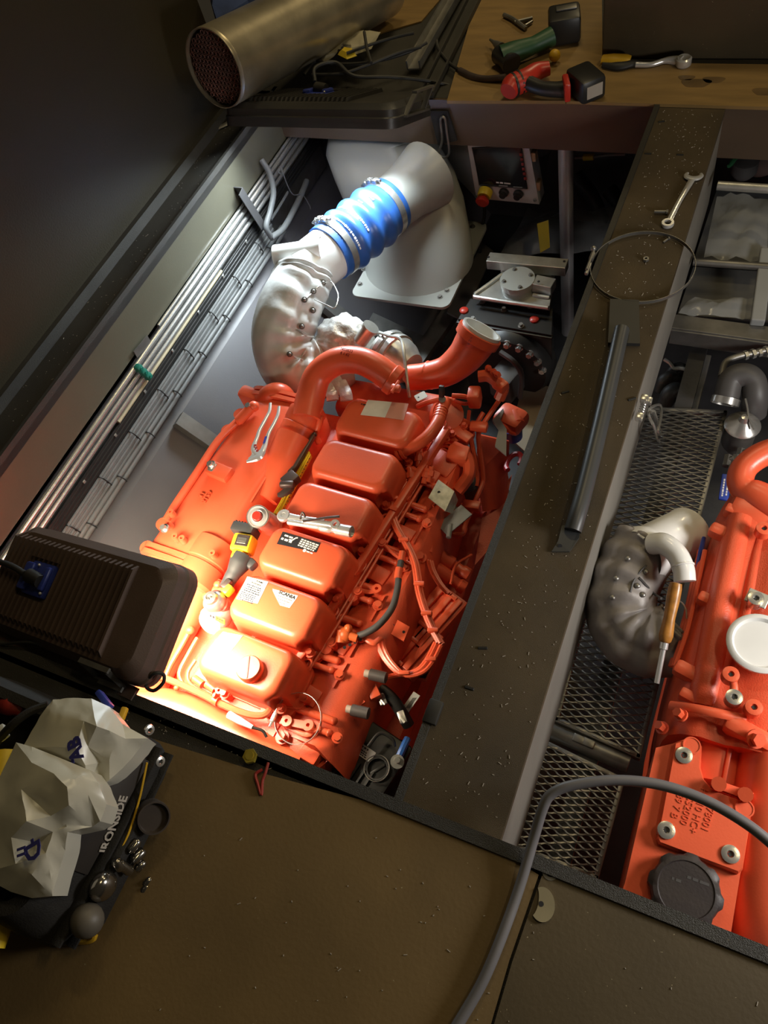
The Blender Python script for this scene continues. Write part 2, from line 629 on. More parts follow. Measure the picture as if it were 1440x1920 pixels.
# bits of swarf: tiny curls on beam and boards
bm = nb()
rd = random.Random(3)
def swarf(x, y, z):
    a = rd.uniform(0, PI)
    l = rd.choice((0.0016, 0.002, 0.002, 0.003, 0.003, 0.0065))
    box(bm, (x, y, z + 0.0008), (l, 0.0013, 0.0010), None, 0, rz=a)
for _ in range(480):
    swarf(rd.uniform(XB0 + 0.03, XB1 - 0.01), rd.uniform(0.2, 2.4), 0.0)
for _ in range(70):
    swarf(rd.uniform(-0.42, 0.42), rd.uniform(-0.25, 0.10), 0.009)
for _ in range(25):
    swarf(rd.uniform(-0.75, -0.15), rd.uniform(-0.35, 0.0), 0.009)
for _ in range(110):
    swarf(rd.uniform(-1.95, -1.85), rd.uniform(0.4, 2.3), 0.0)
for _ in range(70):
    swarf(rd.uniform(-1.05, -0.4), rd.uniform(0.08, 0.15), 0.0)
tag(obj('swarf', bm, GREYPR, None, False), 'pale metal swarf and grit scattered over beam and deck boards', 'swarf', kind='stuff')
# slotted marks pressed into the beam plate
for k, (px, py) in enumerate(((880, 1290), (905, 1215), (1185, 748), (1275, 290), (1240, 228), (1060, 735), (1215, 288))):
    bm = nb()
    c = at(px, py, 0.001)
    box(bm, (c.x, c.y, 0.001), (0.02, 0.006, 0.003), None, 0.001, 1, rz=0.3 * (k % 3))
    obj('slot', bm, DARKHOLE, bpy.data.objects['deck_beam'], False)

# ------------------------------------------------------------------ pipes and cable tray along the left girder
XP = XL + 0.012
def along(name, y0, y1, z, r, m, label, cat, group=None, dx=0.0, n=10):
    b_ = nb()
    cyl(b_, (XP + dx, y0, z), (XP + dx, y1, z), r, n)
    return tag(obj(name, b_, m, None, True), label, cat, group)


for k, z in enumerate((-0.207, -0.235, -0.262)):
    along('steel_pipe', 0.25, 2.75, z, 0.0105, STEEL,
          ('top stainless pipe of the three along the left girder', 'middle stainless pipe of the three along the left girder', 'lowest stainless pipe of the three along the left girder')[k], 'pipe')
along('steel_pipe', 1.36, 2.6, -0.186, 0.006, STEEL, 'thin stainless pipe above the green clamp, highest on the wall', 'pipe')
along('hose_line', 1.0, 1.75, -0.283, 0.007, mat('beige_hose', (0.55, 0.47, 0.30), 0.5), 'beige plastic line between steel pipes and black cables', 'hose')
NTH = ['uppermost', 'second from top', 'third from top', 'fourth from top', 'fifth from top', 'sixth from top', 'seventh from top', 'eighth from top']
ORD = ['first', 'second', 'third', 'fourth', 'fifth', 'sixth', 'seventh', 'eighth', 'ninth']
for k in range(7):
    along('black_cable', 0.3, 2.75, -0.291 - 0.0078 * k, 0.0042, BLACK, NTH[k] + ' thin black cable in the flat bundle on the left hull side', 'cable', 'black cables on the left hull side', 0.002 * (k % 2), 7)
for k in range(6):
    along('grey_cable', 0.3, 2.12, -0.353 - 0.0102 * k, 0.0056, GREYC, NTH[k] + ' thin grey cable in the tied bundle on the left hull side', 'cable', 'grey cables on the left hull side', 0.003 * (k % 2), 8)
along('grey_cable', 0.3, 2.18, -0.422, 0.0105, GREYC, 'upper thick grey cable below the tied bundle', 'cable', None, 0.004, 10)
along('grey_cable', 0.3, 2.18, -0.444, 0.011, GREYC, 'lowest thick grey cable below the tied bundle', 'cable', None, 0.006, 10)
bm = nb()
box(bm, (XL - 0.006, 1.45, -0.38), (0.008, 2.4, 0.17))
tag(obj('cable_tray', bm, GREYMETAL, None, False), 'perforated metal tray behind the cables on the left hull side', 'tray')
for kt, y in enumerate([0.42 + 0.196 * k for k in range(9)]):
    bm = nb()
    tube(bm, [(XP - 0.01, y, -0.350), (XP + 0.012, y + 0.002, -0.352), (XP + 0.013, y + 0.01, -0.405), (XP - 0.01, y + 0.01, -0.409)], 0.0021, 6, 3)
    box(bm, (XP + 0.013, y + 0.006, -0.382), (0.005, 0.006, 0.006))
    tag(obj('cable_tie', bm, BLACK, None, False), ORD[kt] + ' black tie from the near end on the thin grey cables', 'cable tie', 'ties on the thin grey cables')
    bm = nb()
    tube(bm, [(XP - 0.01, y + 0.05, -0.412), (XP + 0.018, y + 0.052, -0.414), (XP + 0.02, y + 0.058, -0.45), (XP - 0.01, y + 0.058, -0.455)], 0.0021, 6, 3)
    tag(obj('cable_tie', bm, BLACK, None, False), ORD[kt] + ' black tie from the near end on the thick grey cables', 'cable tie', 'ties on the thick grey cables')
    bm = nb()
    box(bm, (XP + 0.006, y - 0.05, -0.30), (0.004, 0.010, 0.012), None, 0.001, 1)
    tag(obj('cable_tie', bm, ALU, None, False), ORD[kt] + ' small pale tie head from the near end on the black cables', 'cable tie', 'tie heads on the black cables')
# green twin pipe clamp
gc = atx(262, 690, XP + 0.02)
g = thing('pipe_clamp', 'green plastic double pipe clamp on the stainless pipes', 'clamp', gc)
for k in range(3):
    bm = nb()
    z = -0.209 - 0.0265 * k
    box(bm, (gc.x - 0.008, gc.y + 0.006 * k, z), (0.028, 0.026, 0.024), None, 0.006)
    obj('jaw', bm, GREEN, g)
    bm = nb()
    cyl(bm, (gc.x, gc.y + 0.006 * k, z), (gc.x + 0.009, gc.y + 0.006 * k, z), 0.006, 8)
    obj('screw', bm, GREEN, g)
bm = nb()
M, L = between(atx(258, 660, XL + 0.012), atx(275, 640, XL + 0.012), (1, 0, 0))
box(bm, (L / 2, 0, 0), (L * 1.5, 0.03, 0.003), M)
tag(obj('weld_bracket', bm, GREYMETAL, None, False), 'small steel bracket above the green pipe clamp', 'bracket')
# upright perforated bracket near the far end
bm = nb()
a, b = atx(455, 365, XL + 0.04), atx(490, 420, XL + 0.04)
M, L = between(a, b, (1, 0, 0))
box(bm, (L / 2, 0, 0), (L * 1.2, 0.035, 0.004), M)
box(bm, (L / 2, 0.018, -0.02), (L * 1.2, 0.004, 0.04), M)
tag(obj('tray_bracket', bm, MIDGREY, None, False), 'dark bracket holding the stainless pipes near the far end', 'bracket')
# flexible grey conduits looping down at the far end
def xh(px, py, x):
    return atx(px, py, x)
bm = nb()
tube(bm, [xh(490, 300, -1.83), xh(505, 325, -1.80), xh(513, 360, -1.78), xh(507, 395, -1.78), xh(499, 425, -1.78), xh(508, 444, -1.78)], 0.0115, 10, 6)
tag(obj('grey_conduit', bm, GREYC), 'grey flexible conduit hanging in a loop at the far left corner', 'conduit')
bm = nb()
tube(bm, [xh(508, 446, -1.78), xh(530, 430, -1.77), xh(548, 400, -1.77), xh(566, 362, -1.78), xh(575, 340, -1.80)], 0.013, 10, 6)
tag(obj('grey_conduit', bm, GREYC), 'grey conduit rising to the right from the bottom of the loop', 'conduit')
bm = nb()
tube(bm, [xh(540, 360, -1.80), xh(525, 385, -1.80), xh(508, 412, -1.80)], 0.006, 8, 6)
tag(obj('grey_conduit', bm, GREYC), 'thinner grey conduit inside the hanging loop', 'conduit')
bm = nb()
tube(bm, [xh(526, 312, -1.80), xh(522, 322, -1.79), xh(530, 327, -1.79), xh(527, 312, -1.79), xh(538, 345, -1.79), xh(550, 365, -1.78), xh(567, 365, -1.77), xh(580, 385, -1.76), xh(582, 392, -1.76)], 0.0026, 6, 6)
tag(obj('loose_wire', bm, GREYC), 'loose thin wire curling beside the grey conduits', 'wire')
# dim pipe racks behind, under the side deck
for k in range(6):
    bm = nb()
    cyl(bm, (XL - 0.02, 2.2, -0.22 - 0.035 * k), (XL - 0.02, 3.15, -0.22 - 0.035 * k), 0.012, 8)
    tag(obj('conduit_pipe', bm, MIDGREY), NTH[k] + ' dim conduit pipe in the dark far left corner under the deck', 'pipe', 'conduit pipes in the far left corner')
bm = nb()
tube(bm, [aty(590, 240, 2.9), aty(572, 300, 2.9), aty(560, 350, 2.9)], 0.008, 8, 5)
tag(obj('red_cable', bm, DKRED), 'dark red cable in the shadow left of the grey riser', 'cable')

# ================================================================== left engine
ENG = thing('marine_engine', 'large orange-red six cylinder marine diesel engine in the left hatch, tools lying on it', 'engine', (-0.95, 0.8, -1.09))


def ep(name, bm, m=ORANGE, smooth=True, angle=40, parent=None, label=None):
    return obj(name, bm, m, parent or ENG, smooth, angle, label)


# crankcase and head deck
bm = nb()
rings(bm, [[V((x0, y, z)) for x0, z in prof] for y, prof in (
    (0.20, ((-1.17, -0.39), (-0.86, -0.39), (-0.84, -0.44), (-0.80, -1.0), (-1.25, -1.0), (-1.2, -0.44))),
    (1.36, ((-1.10, -0.39), (-0.77, -0.39), (-0.75, -0.44), (-0.73, -1.0), (-1.2, -1.0), (-1.13, -0.44))))])
ep('crankcase', bm, ORANGE2, False)
bm = nb()                                          # feet down to the bearers
bm.free()
for y in (0.4, 1.15):
    bm = nb()
    box(bm, (-0.98, y, -1.03), (0.75, 0.12, 0.12))
    ep('mounting_foot', bm, ORANGE2, False)

bm = nb()
box(bm, (-1.21, 0.76, -0.55), (0.24, 1.08, 0.26), None, 0.012)
ep('block_side', bm, ORANGE2)
bm = nb()
box(bm, (-1.0, 1.42, -0.56), (0.42, 0.14, 0.22), None, 0.02)
ep('rear_housing', bm, ORANGE2)
# rocker covers
def cover_axis(t):
    return V((-0.962 + 0.040 * t, 0.376 + 0.816 * t, 0))


CX = frame((0, 0, 0), (1, -0.045, 0))


def outline(w, h, r, notch):
    pts = []
    base = rrect(w, h, r, 6)
    for (x, y) in base:
        # scoop at the near right corner and shallow ears on the long sides
        d = math.hypot(x - w / 2, y + h / 2)
        if notch > 0 and d < notch * 1.6:
            k = (notch * 1.6 - d) / (notch * 1.6)
            x -= notch * k * 1.5
            y += notch * k * 1.2
        pts.append((x, y))
    return pts


COV = []
for k in range(6):
    c = cover_axis(k / 5)
    M = Matrix.Translation((c.x, c.y, 0)) @ CX
    bm = nb()
    L = []
    for (w_, h_, z_, r_, nt) in ((0.272, 0.154, -0.372, 0.035, 0.02), (0.274, 0.156, -0.350, 0.035, 0.024), (0.270, 0.152, -0.330, 0.036, 0.026), (0.264, 0.148, -0.300, 0.036, 0.022),
                                 (0.258, 0.142, -0.276, 0.036, 0.012), (0.248, 0.132, -0.260, 0.034, 0.004), (0.232, 0.116, -0.2515, 0.030, 0), (0.205, 0.095, -0.2500, 0.026, 0)):
        L.append([M @ V((x, y, z_)) for x, y in outline(w_, h_, r_, nt)])
    rings(bm, L)
    cov = ep('rocker_cover', bm, ORANGE, True, 60)
    COV.append((cov, M))
    bm = nb()                                      # foot flange with ears
    prism(bm, rrect(0.284, 0.158, 0.03, 4), -0.386, -0.370, M)
    for ex, ey in ((-0.06, -0.077), (0.07, -0.077), (-0.06, 0.077), (0.145, -0.03)):
        prism(bm, circ(0.016, 10, ex, ey), -0.386, -0.362, M)
    ep('cover_flange', bm, ORANGE2, True, 40, cov)
    for ex, ey, z_ in ((0.118, -0.062, -0.345), (-0.06, -0.083, -0.362), (-0.128, 0.05, -0.362)):
        bm = nb()
        bolt(bm, M @ V((ex, ey, z_)), 0.0095, 0.02)
        ep('bolt', bm, ORANGE2, True, 30, cov)
    bm = nb()                                      # eye lug to the right of each cover
    cc = M @ V((0.156, -0.01, -0.385))
    cyl(bm, cc, cc + V((0, 0, 0.035)), 0.013, 14)
    cyl(bm, cc + V((0, 0, 0.035)), cc + V((0, 0, 0.038)), 0.008, 10)
    ep('head_bolt', bm, ORANGE2, True, 30)
# stickers on the covers
TOP = -0.2496
def sticker(k, pts, m, parent_name='sticker', label=None):
    cov, M = COV[k]
    b_ = nb()
    prism(b_, pts, TOP, TOP + 0.0008, M)
    return obj(parent_name, b_, m, cov, False, label=label)


def pxs(k, pix):                                   # pixel corners -> local cover coordinates
    Mi = COV[k][1].inverted()
    return [(lambda q: (q.x, q.y))(Mi @ at(px, py, TOP)) for px, py in pix]


def on_cover(k, x, y, rz=0.0):
    return COV[k][1] @ Matrix.Translation((x, y, TOP + 0.0011)) @ Matrix.Rotation(rz, 4, 'Z')


s1 = sticker(5, pxs(5, [(676, 778), (690, 750), (735, 754), (722, 783)]), mat('plate_glare_white', (0.9, 0.9, 0.9), 0.3), label='silver rating plate, lamp glare put into its colour')  # silver plate coloured white to show the lamp's reflection
sticker(5, pxs(5, [(722, 783), (735, 754), (766, 757), (757, 788)]), PINKST, label='pale pink sticker beside the rating plate')
bm = nb()
marks(bm, on_cover(5, 0, 0), -0.075, -0.062, 0.045, 0.004, seed=4)
obj('print', bm, INK, s1, False)
p4 = pxs(2, [(519, 1020), (530, 997), (601, 1018), (593, 1036)])
s4 = sticker(2, p4, INK, label='black warning sticker with white print and hand symbol')
cx4, cy4 = sum(p[0] for p in p4) / 4, sum(p[1] for p in p4) / 4
bm = nb()
Mt = on_cover(2, cx4, cy4, -0.03)
marks(bm, Mt, -0.052, -0.025, 0.0065, 0.005, seed=2)
marks(bm, Mt, -0.056, -0.018, -0.006, 0.0065, seed=3)
for i in range(4):
    marks(bm, Mt, 0.002, 0.055, 0.012 - 0.0065 * i, 0.0042, seed=10 + i)
marks(bm, Mt, 0.036, 0.058, -0.0165, 0.004, seed=20)
prism(bm, circ(0.005, 14, 0.029, -0.0165), 0, 0.0006, Mt)
tube(bm, [Mt @ V(p) for p in ((-0.032, -0.001, 0.0004), (-0.022, 0.0, 0.0004), (-0.016, 0.009, 0.0004), (-0.010, 0.012, 0.0004))], 0.0022, 5, 3, flat=0.25)
obj('print', bm, PRINTW, s4, False)
p5 = pxs(1, [(443, 1123), (464, 1081), (503, 1091), (483, 1132)])
s5 = sticker(1, p5, STICK, label='white warning label with small black print')
cx5, cy5 = sum(p[0] for p in p5) / 4, sum(p[1] for p in p5) / 4
text('SCANIA', 0.0065, on_cover(1, cx5 + 0.008, cy5 + 0.0285), INK, s5, bold=0.0003, fit=0.022)
text('WARNING', 0.008, on_cover(1, cx5 + 0.003, cy5 + 0.0195), INK, s5, fit=0.036)
bm = nb()
for i in range(4):
    marks(bm, on_cover(1, cx5, cy5), -0.024, 0.024, 0.011 - 0.0062 * i, 0.0030, seed=30 + i)
for i in range(5):
    marks(bm, on_cover(1, cx5, cy5), -0.027, 0.020, -0.0145 - 0.0052 * i, 0.0028, seed=40 + i)
obj('print', bm, INK, s5, False)
p6 = pxs(1, [(511, 1104), (559, 1117), (556, 1122), (543, 1140), (525, 1135), (512, 1109)])
s6 = sticker(1, p6, STICK, label='white shield-shaped maker label')
cx6, cy6 = sum(p[0] for p in p6) / 6, sum(p[1] for p in p6) / 6
text('SCANIA', 0.0135, on_cover(1, cx6 + 0.002, cy6 + 0.0095, -0.03), INK, s6, bold=0.0005, fit=0.054)
bm = nb()
for i, hw in enumerate((0.022, 0.017, 0.011)):
    marks(bm, on_cover(1, cx6, cy6), -hw, hw, -0.001 - 0.008 * i, 0.0032, seed=50 + i)
obj('print', bm, mat('sticker_grey', (0.2, 0.2, 0.2), 0.5), s6, False)
sticker(0, pxs(0, [(395, 1213), (418, 1185), (455, 1192), (432, 1222)]), STICK, label='white label washed out by the lamp')
# oil filler cap on the nearest cover
bm = nb()
pc = at(465, 1251, -0.222)
lathe(bm, ((0.034, -0.028), (0.034, -0.004), (0.031, 0.0), (0.0, 0.0)), pc, (0, 0, 1), 28)
cap = ep('oil_cap', bm, ORANGE, True, 40, COV[0][0])
bm = nb()
M = Matrix.Translation(pc) @ Matrix.Rotation(math.radians(112), 4, 'Z')
box(bm, (0, 0, 0.0008), (0.058, 0.004, 0.003), M)
ep('slot', bm, DKRED, False, parent=COV[0][0])

# long rail beside the covers, three fuel lines with clips
def epath(name, pix, r, m=ORANGE, n=8, sub=5, parent=None, flat=1.0, label=None):
    b_ = nb()
    tube(b_, [at(*p) for p in pix], r, n, sub, flat=flat)
    return ep(name, b_, m, parent=parent, label=label)


bm = nb()
a, b = at(512, 1308, -0.335), at(838, 800, -0.335)
M, L = between(a, b)
box(bm, (L / 2, 0, -0.012), (L, 0.022, 0.028), M, 0.003)
for q in (0.18, 0.42, 0.66):
    box(bm, (L * q, 0, 0.0035), (0.012, 0.024, 0.005), M)
ep('side_rail', bm, ORANGE)
for k in range(3):
    epath('fuel_line', [(528 + 7 * k, 1308 + 3 * k, -0.365), (610 + 7 * k, 1180 + 3 * k, -0.365), (700 + 7 * k, 1030 + 3 * k, -0.365), (800 + 6 * k, 868 + 3 * k, -0.365)], 0.0045, ORANGE, 7)
for px, py in ((531, 1268), (574, 1195), (622, 1150), (674, 1065), (722, 975), (572, 1248)):
    bm = nb()
    p = at(px, py, -0.355)
    M = Matrix.Translation(p) @ Matrix.Rotation(math.radians(60), 4, 'Z')
    tube(bm, [M @ V((0.022 * math.cos(a), 0.014 * math.sin(a), 0.004)) for a in [2 * PI * k / 10 for k in range(10)]], 0.0035, 6, 2, True)
    ep('line_clip', bm, ORANGE)

# cast manifold side with ribs, bosses and bolts
bm = nb()
def mside(py_l, py_r, pxl, pxr, zl, zr):
    return [at(pxl, py_l, zl), at(pxr, py_r, zr)]
secs = []
for (lx, ly, mx_, my_, rx, ry) in ((520, 1372, 590, 1398, 650, 1462), (560, 1300, 640, 1305, 700, 1330), (640, 1170, 712, 1180, 772, 1200), (720, 1050, 782, 1050, 825, 1050), (790, 930, 835, 925, 862, 930), (822, 870, 858, 868, 880, 870)):
    A, Bm, D = at(lx, ly, -0.40), at(mx_, my_, -0.385), at(rx, ry, -0.46)
    secs.append([A, A.lerp(Bm, 0.5) + V((0, 0, 0.004)), Bm, Bm.lerp(D, 0.5) + V((0, 0, 0.02)), D, D + V((0.01, 0, -0.2)), A + V((0, 0, -0.2))])
rings(bm, secs)
ep('intake_manifold', bm, ORANGE2, True, 35)
for i, (px, py) in enumerate(((596, 1368), (604, 1345), (600, 1250), (610, 1232), (640, 1180), (652, 1162), (672, 1120), (686, 1100), (722, 1048), (736, 1032), (764, 966), (774, 948), (792, 905), (560, 1330))):
    bm = nb()
    a, b = at(px - 22, py - 8, -0.372), at(px + 22, py + 7, -0.380)
    cyl(bm, a, b, 0.0105 if i % 2 else 0.0085, 10)
    sphere(bm, b, 0.011, 10, 6)
    ep('injector_pipe', bm, ORANGE)
    if i % 2 == 0:
        bm = nb()
        bolt(bm, at(px + 36, py + 16, -0.378), 0.010, 0.02, (0.3, 0, 1))
        ep('bolt', bm, ORANGE)
for (pts, z) in ((((655, 1085), (668, 1102), (690, 1110), (708, 1107)), -0.372), (((530, 1350), (540, 1362), (575, 1378), (592, 1365)), -0.375)):
    bm = nb()
    P = [at(*p, z) for p in pts]
    tube(bm, P, 0.007, 6, 4, flat=0.5)
    for q in (P[0], P[-1]):
        lathe(bm, ((0.005, 0.004), (0.005, 0.014), (0.014, 0.014), (0.014, -0.004), (0.005, -0.004)), q, (0, 0, 1), 16)
    ep('lifting_lug', bm, ORANGE)
for i, (px, py) in enumerate(((625, 1290), (655, 1232), (695, 1165), (742, 1090), (775, 1020), (812, 950))):
    bm = nb()
    a, b = at(px, py, -0.384), at(px + 26, py - 46, -0.384)
    M, L = between(a, b)
    box(bm, (L / 2, 0, 0), (L, 0.006, 0.012), M)
    ep('casting_rib', bm, ORANGE2)
# raised pads between the ribs
for i, (px, py) in enumerate(((575, 1300), (632, 1205), (705, 1075), (752, 1000), (800, 890))):
    bm = nb()
    p = at(px, py, -0.39)
    box(bm, (p.x, p.y, p.z), (0.085, 0.05, 0.018), None, 0.006, 2, rz=-0.2)
    ep('casting_pad', bm, ORANGE2)
# near corner: eye lugs and bracket
bm = nb()
for p in ((540, 1354), (580, 1362)):
    q = at(*p, -0.365)
    lathe(bm, ((0.005, 0.004), (0.005, 0.014), (0.015, 0.014), (0.015, -0.02), (0.005, -0.02)), q, (0, 0, 1), 16)
M, L = between(at(540, 1354, -0.365), at(580, 1362, -0.365))
box(bm, (L / 2, 0, 0.0), (L, 0.02, 0.014), M)
ep('lifting_eye', bm, ORANGE)
bm = nb()
box(bm, at(556, 1392, -0.42), (0.17, 0.06, 0.05), None, 0.008, rz=-0.15)
ep('front_bracket', bm, ORANGE2)
bm = nb()
bolt(bm, at(530, 1383, -0.385), 0.013, 0.02)
ep('bolt', bm, ORANGE)
bm = nb()                                          # finned lower casting on the near right
for k in range(7):
    p = at(620 + 9 * k, 1450 - 16 * k, -0.52)
    box(bm, p, (0.012, 0.09, 0.2), None, 0, rz=-0.5)
box(bm, at(640, 1410, -0.62), (0.14, 0.22, 0.18), None, 0.01)
ep('timing_cover', bm, ORANGE2, True, 30)

# ------------------------------------------------- charge air cooler along the left
bm = nb()
ST = ((0.555, -1.475, -1.255, 0.8), (0.60, -1.492, -1.22, 1.0), (0.62, -1.492, -1.21, 1.0), (0.75, -1.478, -1.205, 1.0), (0.88, -1.468, -1.20, 1.0),
      (0.98, -1.460, -1.185, 1.0), (1.08, -1.450, -1.16, 1.0), (1.18, -1.443, -1.145, 1.0), (1.235, -1.438, -1.15, 0.96), (1.262, -1.430, -1.17, 0.8))
L = []
for (y, xl, xr, s) in ST:
    cxx, hw = (xl + xr) / 2, (xr - xl) / 2
    ring = []
    for k in range(28):
        a = 2 * PI * k / 28
        ca, sa = math.cos(a), math.sin(a)
        e = 0.45
        ring.append(V((cxx + hw * math.copysign(abs(ca) ** e, ca), y + 0.03 * (1 - 0) * (cxx + hw * ca + 1.3) * -0.35, -0.45 + 0.165 * s * math.copysign(abs(sa) ** 0.5, sa) + 0.012 * ca)))
    L.append(ring)
rings(bm, L)
ep('cooler_casing', bm, ORANGE, True, 50)
CAS = ENG.children[-1]
def cz(px, py, dz=0.0):                            # a point on the casing's top
    return at(px, py, -0.287 + dz)
# flange lines at both ends
for y, xl, xr in ((0.585, -1.50, -1.225), (0.606, -1.50, -1.22), (1.222, -1.452, -1.15), (1.243, -1.45, -1.16)):
    bm = nb()
    ring = []
    for s in (0, 0.014):
        cxx, hw = (xl + xr) / 2, (xr - xl) / 2
        ring.append([V((cxx + hw * math.copysign(abs(math.cos(a)) ** 0.45, math.cos(a)), y + s - 0.01 * math.cos(a), -0.45 + 0.172 * math.copysign(abs(math.sin(a)) ** 0.5, math.sin(a)))) for a in [2 * PI * k / 28 for k in range(28)]])
    rings(bm, ring)
    ep('end_flange', bm, ORANGE, True, 40, CAS)
# ears down the left edge
for px, py in ((292, 978), (357, 888), (414, 802), (262, 1022), (437, 772)):
    bm = nb()
    p = at(px + 12, py + 3, -0.35)
    cyl(bm, p - V((0, 0, 0.03)), p, 0.022, 16)
    box(bm, p + V((0.03, 0, -0.016)), (0.06, 0.044, 0.031), None, 0.006)
    ep('mounting_ear', bm, ORANGE, parent=CAS)
# pipe along the upper left edge
epath('vent_pipe', [(312, 975, -0.296), (330, 945, -0.292), (370, 885, -0.292), (410, 825, -0.292), (448, 788, -0.292)], 0.013, ORANGE, 10, 4, CAS)
bm = nb()
a, b = at(447, 790, -0.275), at(470, 765, -0.262)
cyl(bm, a, b, 0.017, 14)
sphere(bm, at(476, 762, -0.262), 0.018, 12, 8)
ep('vent_union', bm, ORANGE, parent=CAS)
for px, py, m_ in ((468, 763, STEEL), (310, 991, STEEL), (397, 872, STEEL)):
    bm = nb()
    p = at(px, py, -0.258)
    bolt(bm, p, 0.010, 0.014, (-0.2, -0.2, 1))
    ep('plug_bolt', bm, m_, parent=CAS, label='bare steel plug')
for px, py in ((448, 788), (322, 963), (318, 985), (330, 1008), (343, 1012), (400, 1040)):
    bm = nb()
    p = at(px, py, -0.272)
    lathe(bm, ((0.004, 0.0), (0.004, 0.012), (0.010, 0.012), (0.011, -0.01)), p, (0, 0, 1), 12, False)
    ep('bolt', bm, ORANGE, parent=CAS)
bm = nb()                                          # raised block with bare end
box(bm, at(412, 885, -0.277), (0.085, 0.05, 0.03), None, 0.008, rz=-0.14)
ep('sensor_block', bm, ORANGE, parent=CAS)
bm = nb()
box(bm, at(398, 876, -0.262), (0.02, 0.03, 0.006), None, 0.004, rz=-0.14)
ep('bare_patch', bm, STEEL, parent=CAS)
# raised casting number on the casing
Mt = frame(at(383, 930, -0.2825), (0.1, 1, 0))
text('31\n2159', 0.022, Mt, ORANGE, CAS, 'cast_lettering', ext=0.0012)
# side bracket plate and bolts at the inner edge
bm = nb()
P = [at(497, 893, -0.30), at(468, 940, -0.30), at(474, 948, -0.36), at(503, 900, -0.36)]
quad3(bm, P, 0.006)
ep('bracket_plate', bm, ORANGE)
bm = nb()
P = [at(503, 900, -0.335), at(540, 922, -0.40), at(500, 960, -0.40), at(476, 944, -0.335)]
quad3(bm, P, 0.006)
ep('bracket_plate', bm, ORANGE)
for px, py in ((490, 909), (470, 940), (474, 904), (459, 930)):
    bm = nb()
    bolt(bm, at(px, py, -0.33), 0.009, 0.02, (0.6, -0.3, 0.6))
    ep('bolt', bm, ORANGE)
# rear joint: ring, duct shoulder and pipe over the top
jc = at(573, 778, -0.30)
bm = nb()
ax = V((0.16, 1, 0.30)).normalized()
lathe(bm, ((0.056, -0.11), (0.058, -0.045), (0.055, -0.042), (0.055, -0.034), (0.058, -0.030), (0.058, 0.008), (0.052, 0.014), (0.046, 0.014)), jc, ax, 28)
ep('joint_ring', bm, ORANGE, True, 40)
bm = nb()
tube(bm, [jc + V((-0.02, -0.30, -0.06)), jc + V((-0.012, -0.17, -0.035)), jc + V((-0.005, -0.08, -0.012))], [0.04, 0.062, 0.059], 18, 6)
ep('duct_shoulder', bm, ORANGE)
bm = nb()
px_ = [(574, 785, -0.285), (582, 745, -0.262), (597, 703, -0.23), (632, 678, -0.205), (672, 676, -0.20), (706, 690, -0.215), (742, 716, -0.25)]
tube(bm, [at(*p) for p in px_], [0.048, 0.047, 0.045, 0.044, 0.043, 0.044, 0.043], 20, 7)
hp = ep('charge_pipe', bm, ORANGE, True, 60)
bm = nb()
e = at(738, 713, -0.245)
d = (at(742, 716, -0.25) - at(706, 690, -0.215)).normalized()
lathe(bm, ((0.044, -0.016), (0.049, -0.012), (0.049, 0.010), (0.044, 0.014)), e, d, 26)
ep('band_clamp', bm, ORANGE, True, 40)
bm = nb()
box(bm, at(742, 728, -0.215), (0.03, 0.02, 0.02), None, 0.004)
cyl(bm, at(735, 735, -0.21), at(748, 715, -0.21), 0.006, 8)
ep('clamp_screw', bm, ORANGE)
text('1852633\n4 1 42', 0.013, frame(at(648, 660, -0.154), (1, -0.1, -0.05), (0, -0.35, 1)), DKRED, hp, 'cast_lettering', ext=0.0006)
# front joint and front pipe
fc = at(386, 1056, -0.335)
bm = nb()
ax = V((-0.05, -1, 0)).normalized()
lathe(bm, ((0.062, -0.07), (0.064, -0.05), (0.064, 0.0), (0.061, 0.003), (0.061, 0.01), (0.065, 0.013), (0.065, 0.075), (0.055, 0.085)), fc, ax, 28)
ep('joint_ring', bm, ORANGE, True, 40)
bm = nb()
fp = at(402, 1102, -0.385)
box(bm, fp, (0.13, 0.05, 0.10), None, 0.012, rz=-0.2)
ep('pipe_flange', bm, ORANGE, True, 40)
for px, py in ((413, 1096), (392, 1118)):
    bm = nb()
    sphere(bm, at(px - 5, py, -0.335), 0.013, 12, 8, (1, 1, 0.8))
    ep('bolt', bm, ORANGE)
bm = nb()
tube(bm, [at(385, 1100, -0.38), at(352, 1160, -0.38), at(318, 1220, -0.38), at(288, 1282, -0.38), at(268, 1330, -0.42)], 0.044, 18, 5)
ep('front_pipe', bm, ORANGE)
bm = nb()
tube(bm, [at(268, 1322, -0.40), at(340, 1338, -0.40), at(420, 1375, -0.41), at(480, 1405, -0.42), at(560, 1440, -0.45)], 0.058, 18, 5)
ep('cross_pipe', bm, ORANGE)
# stub pipe at the back of the casing
bm = nb()
tube(bm, [at(492, 752, -0.32), at(510, 738, -0.30), at(528, 738, -0.31), at(540, 752, -0.36)], 0.034, 16, 6)
ep('coolant_stub', bm, ORANGE)
bm = nb()
box(bm, at(482, 752, -0.335), (0.12, 0.05, 0.09), None, 0.015, rz=-0.15)
ep('outlet_box', bm, ORANGE)
bm = nb()
tube(bm, [at(601, 775, -0.29), at(600, 790, -0.30), at(592, 815, -0.33), at(598, 830, -0.36)], 0.011, 10, 5)
lathe(bm, ((0.005, 0.004), (0.005, 0.016), (0.016, 0.016), (0.016, -0.02)), at(599, 775, -0.288), (0, 0, 1), 16, False)
ep('lifting_eye', bm, ORANGE)
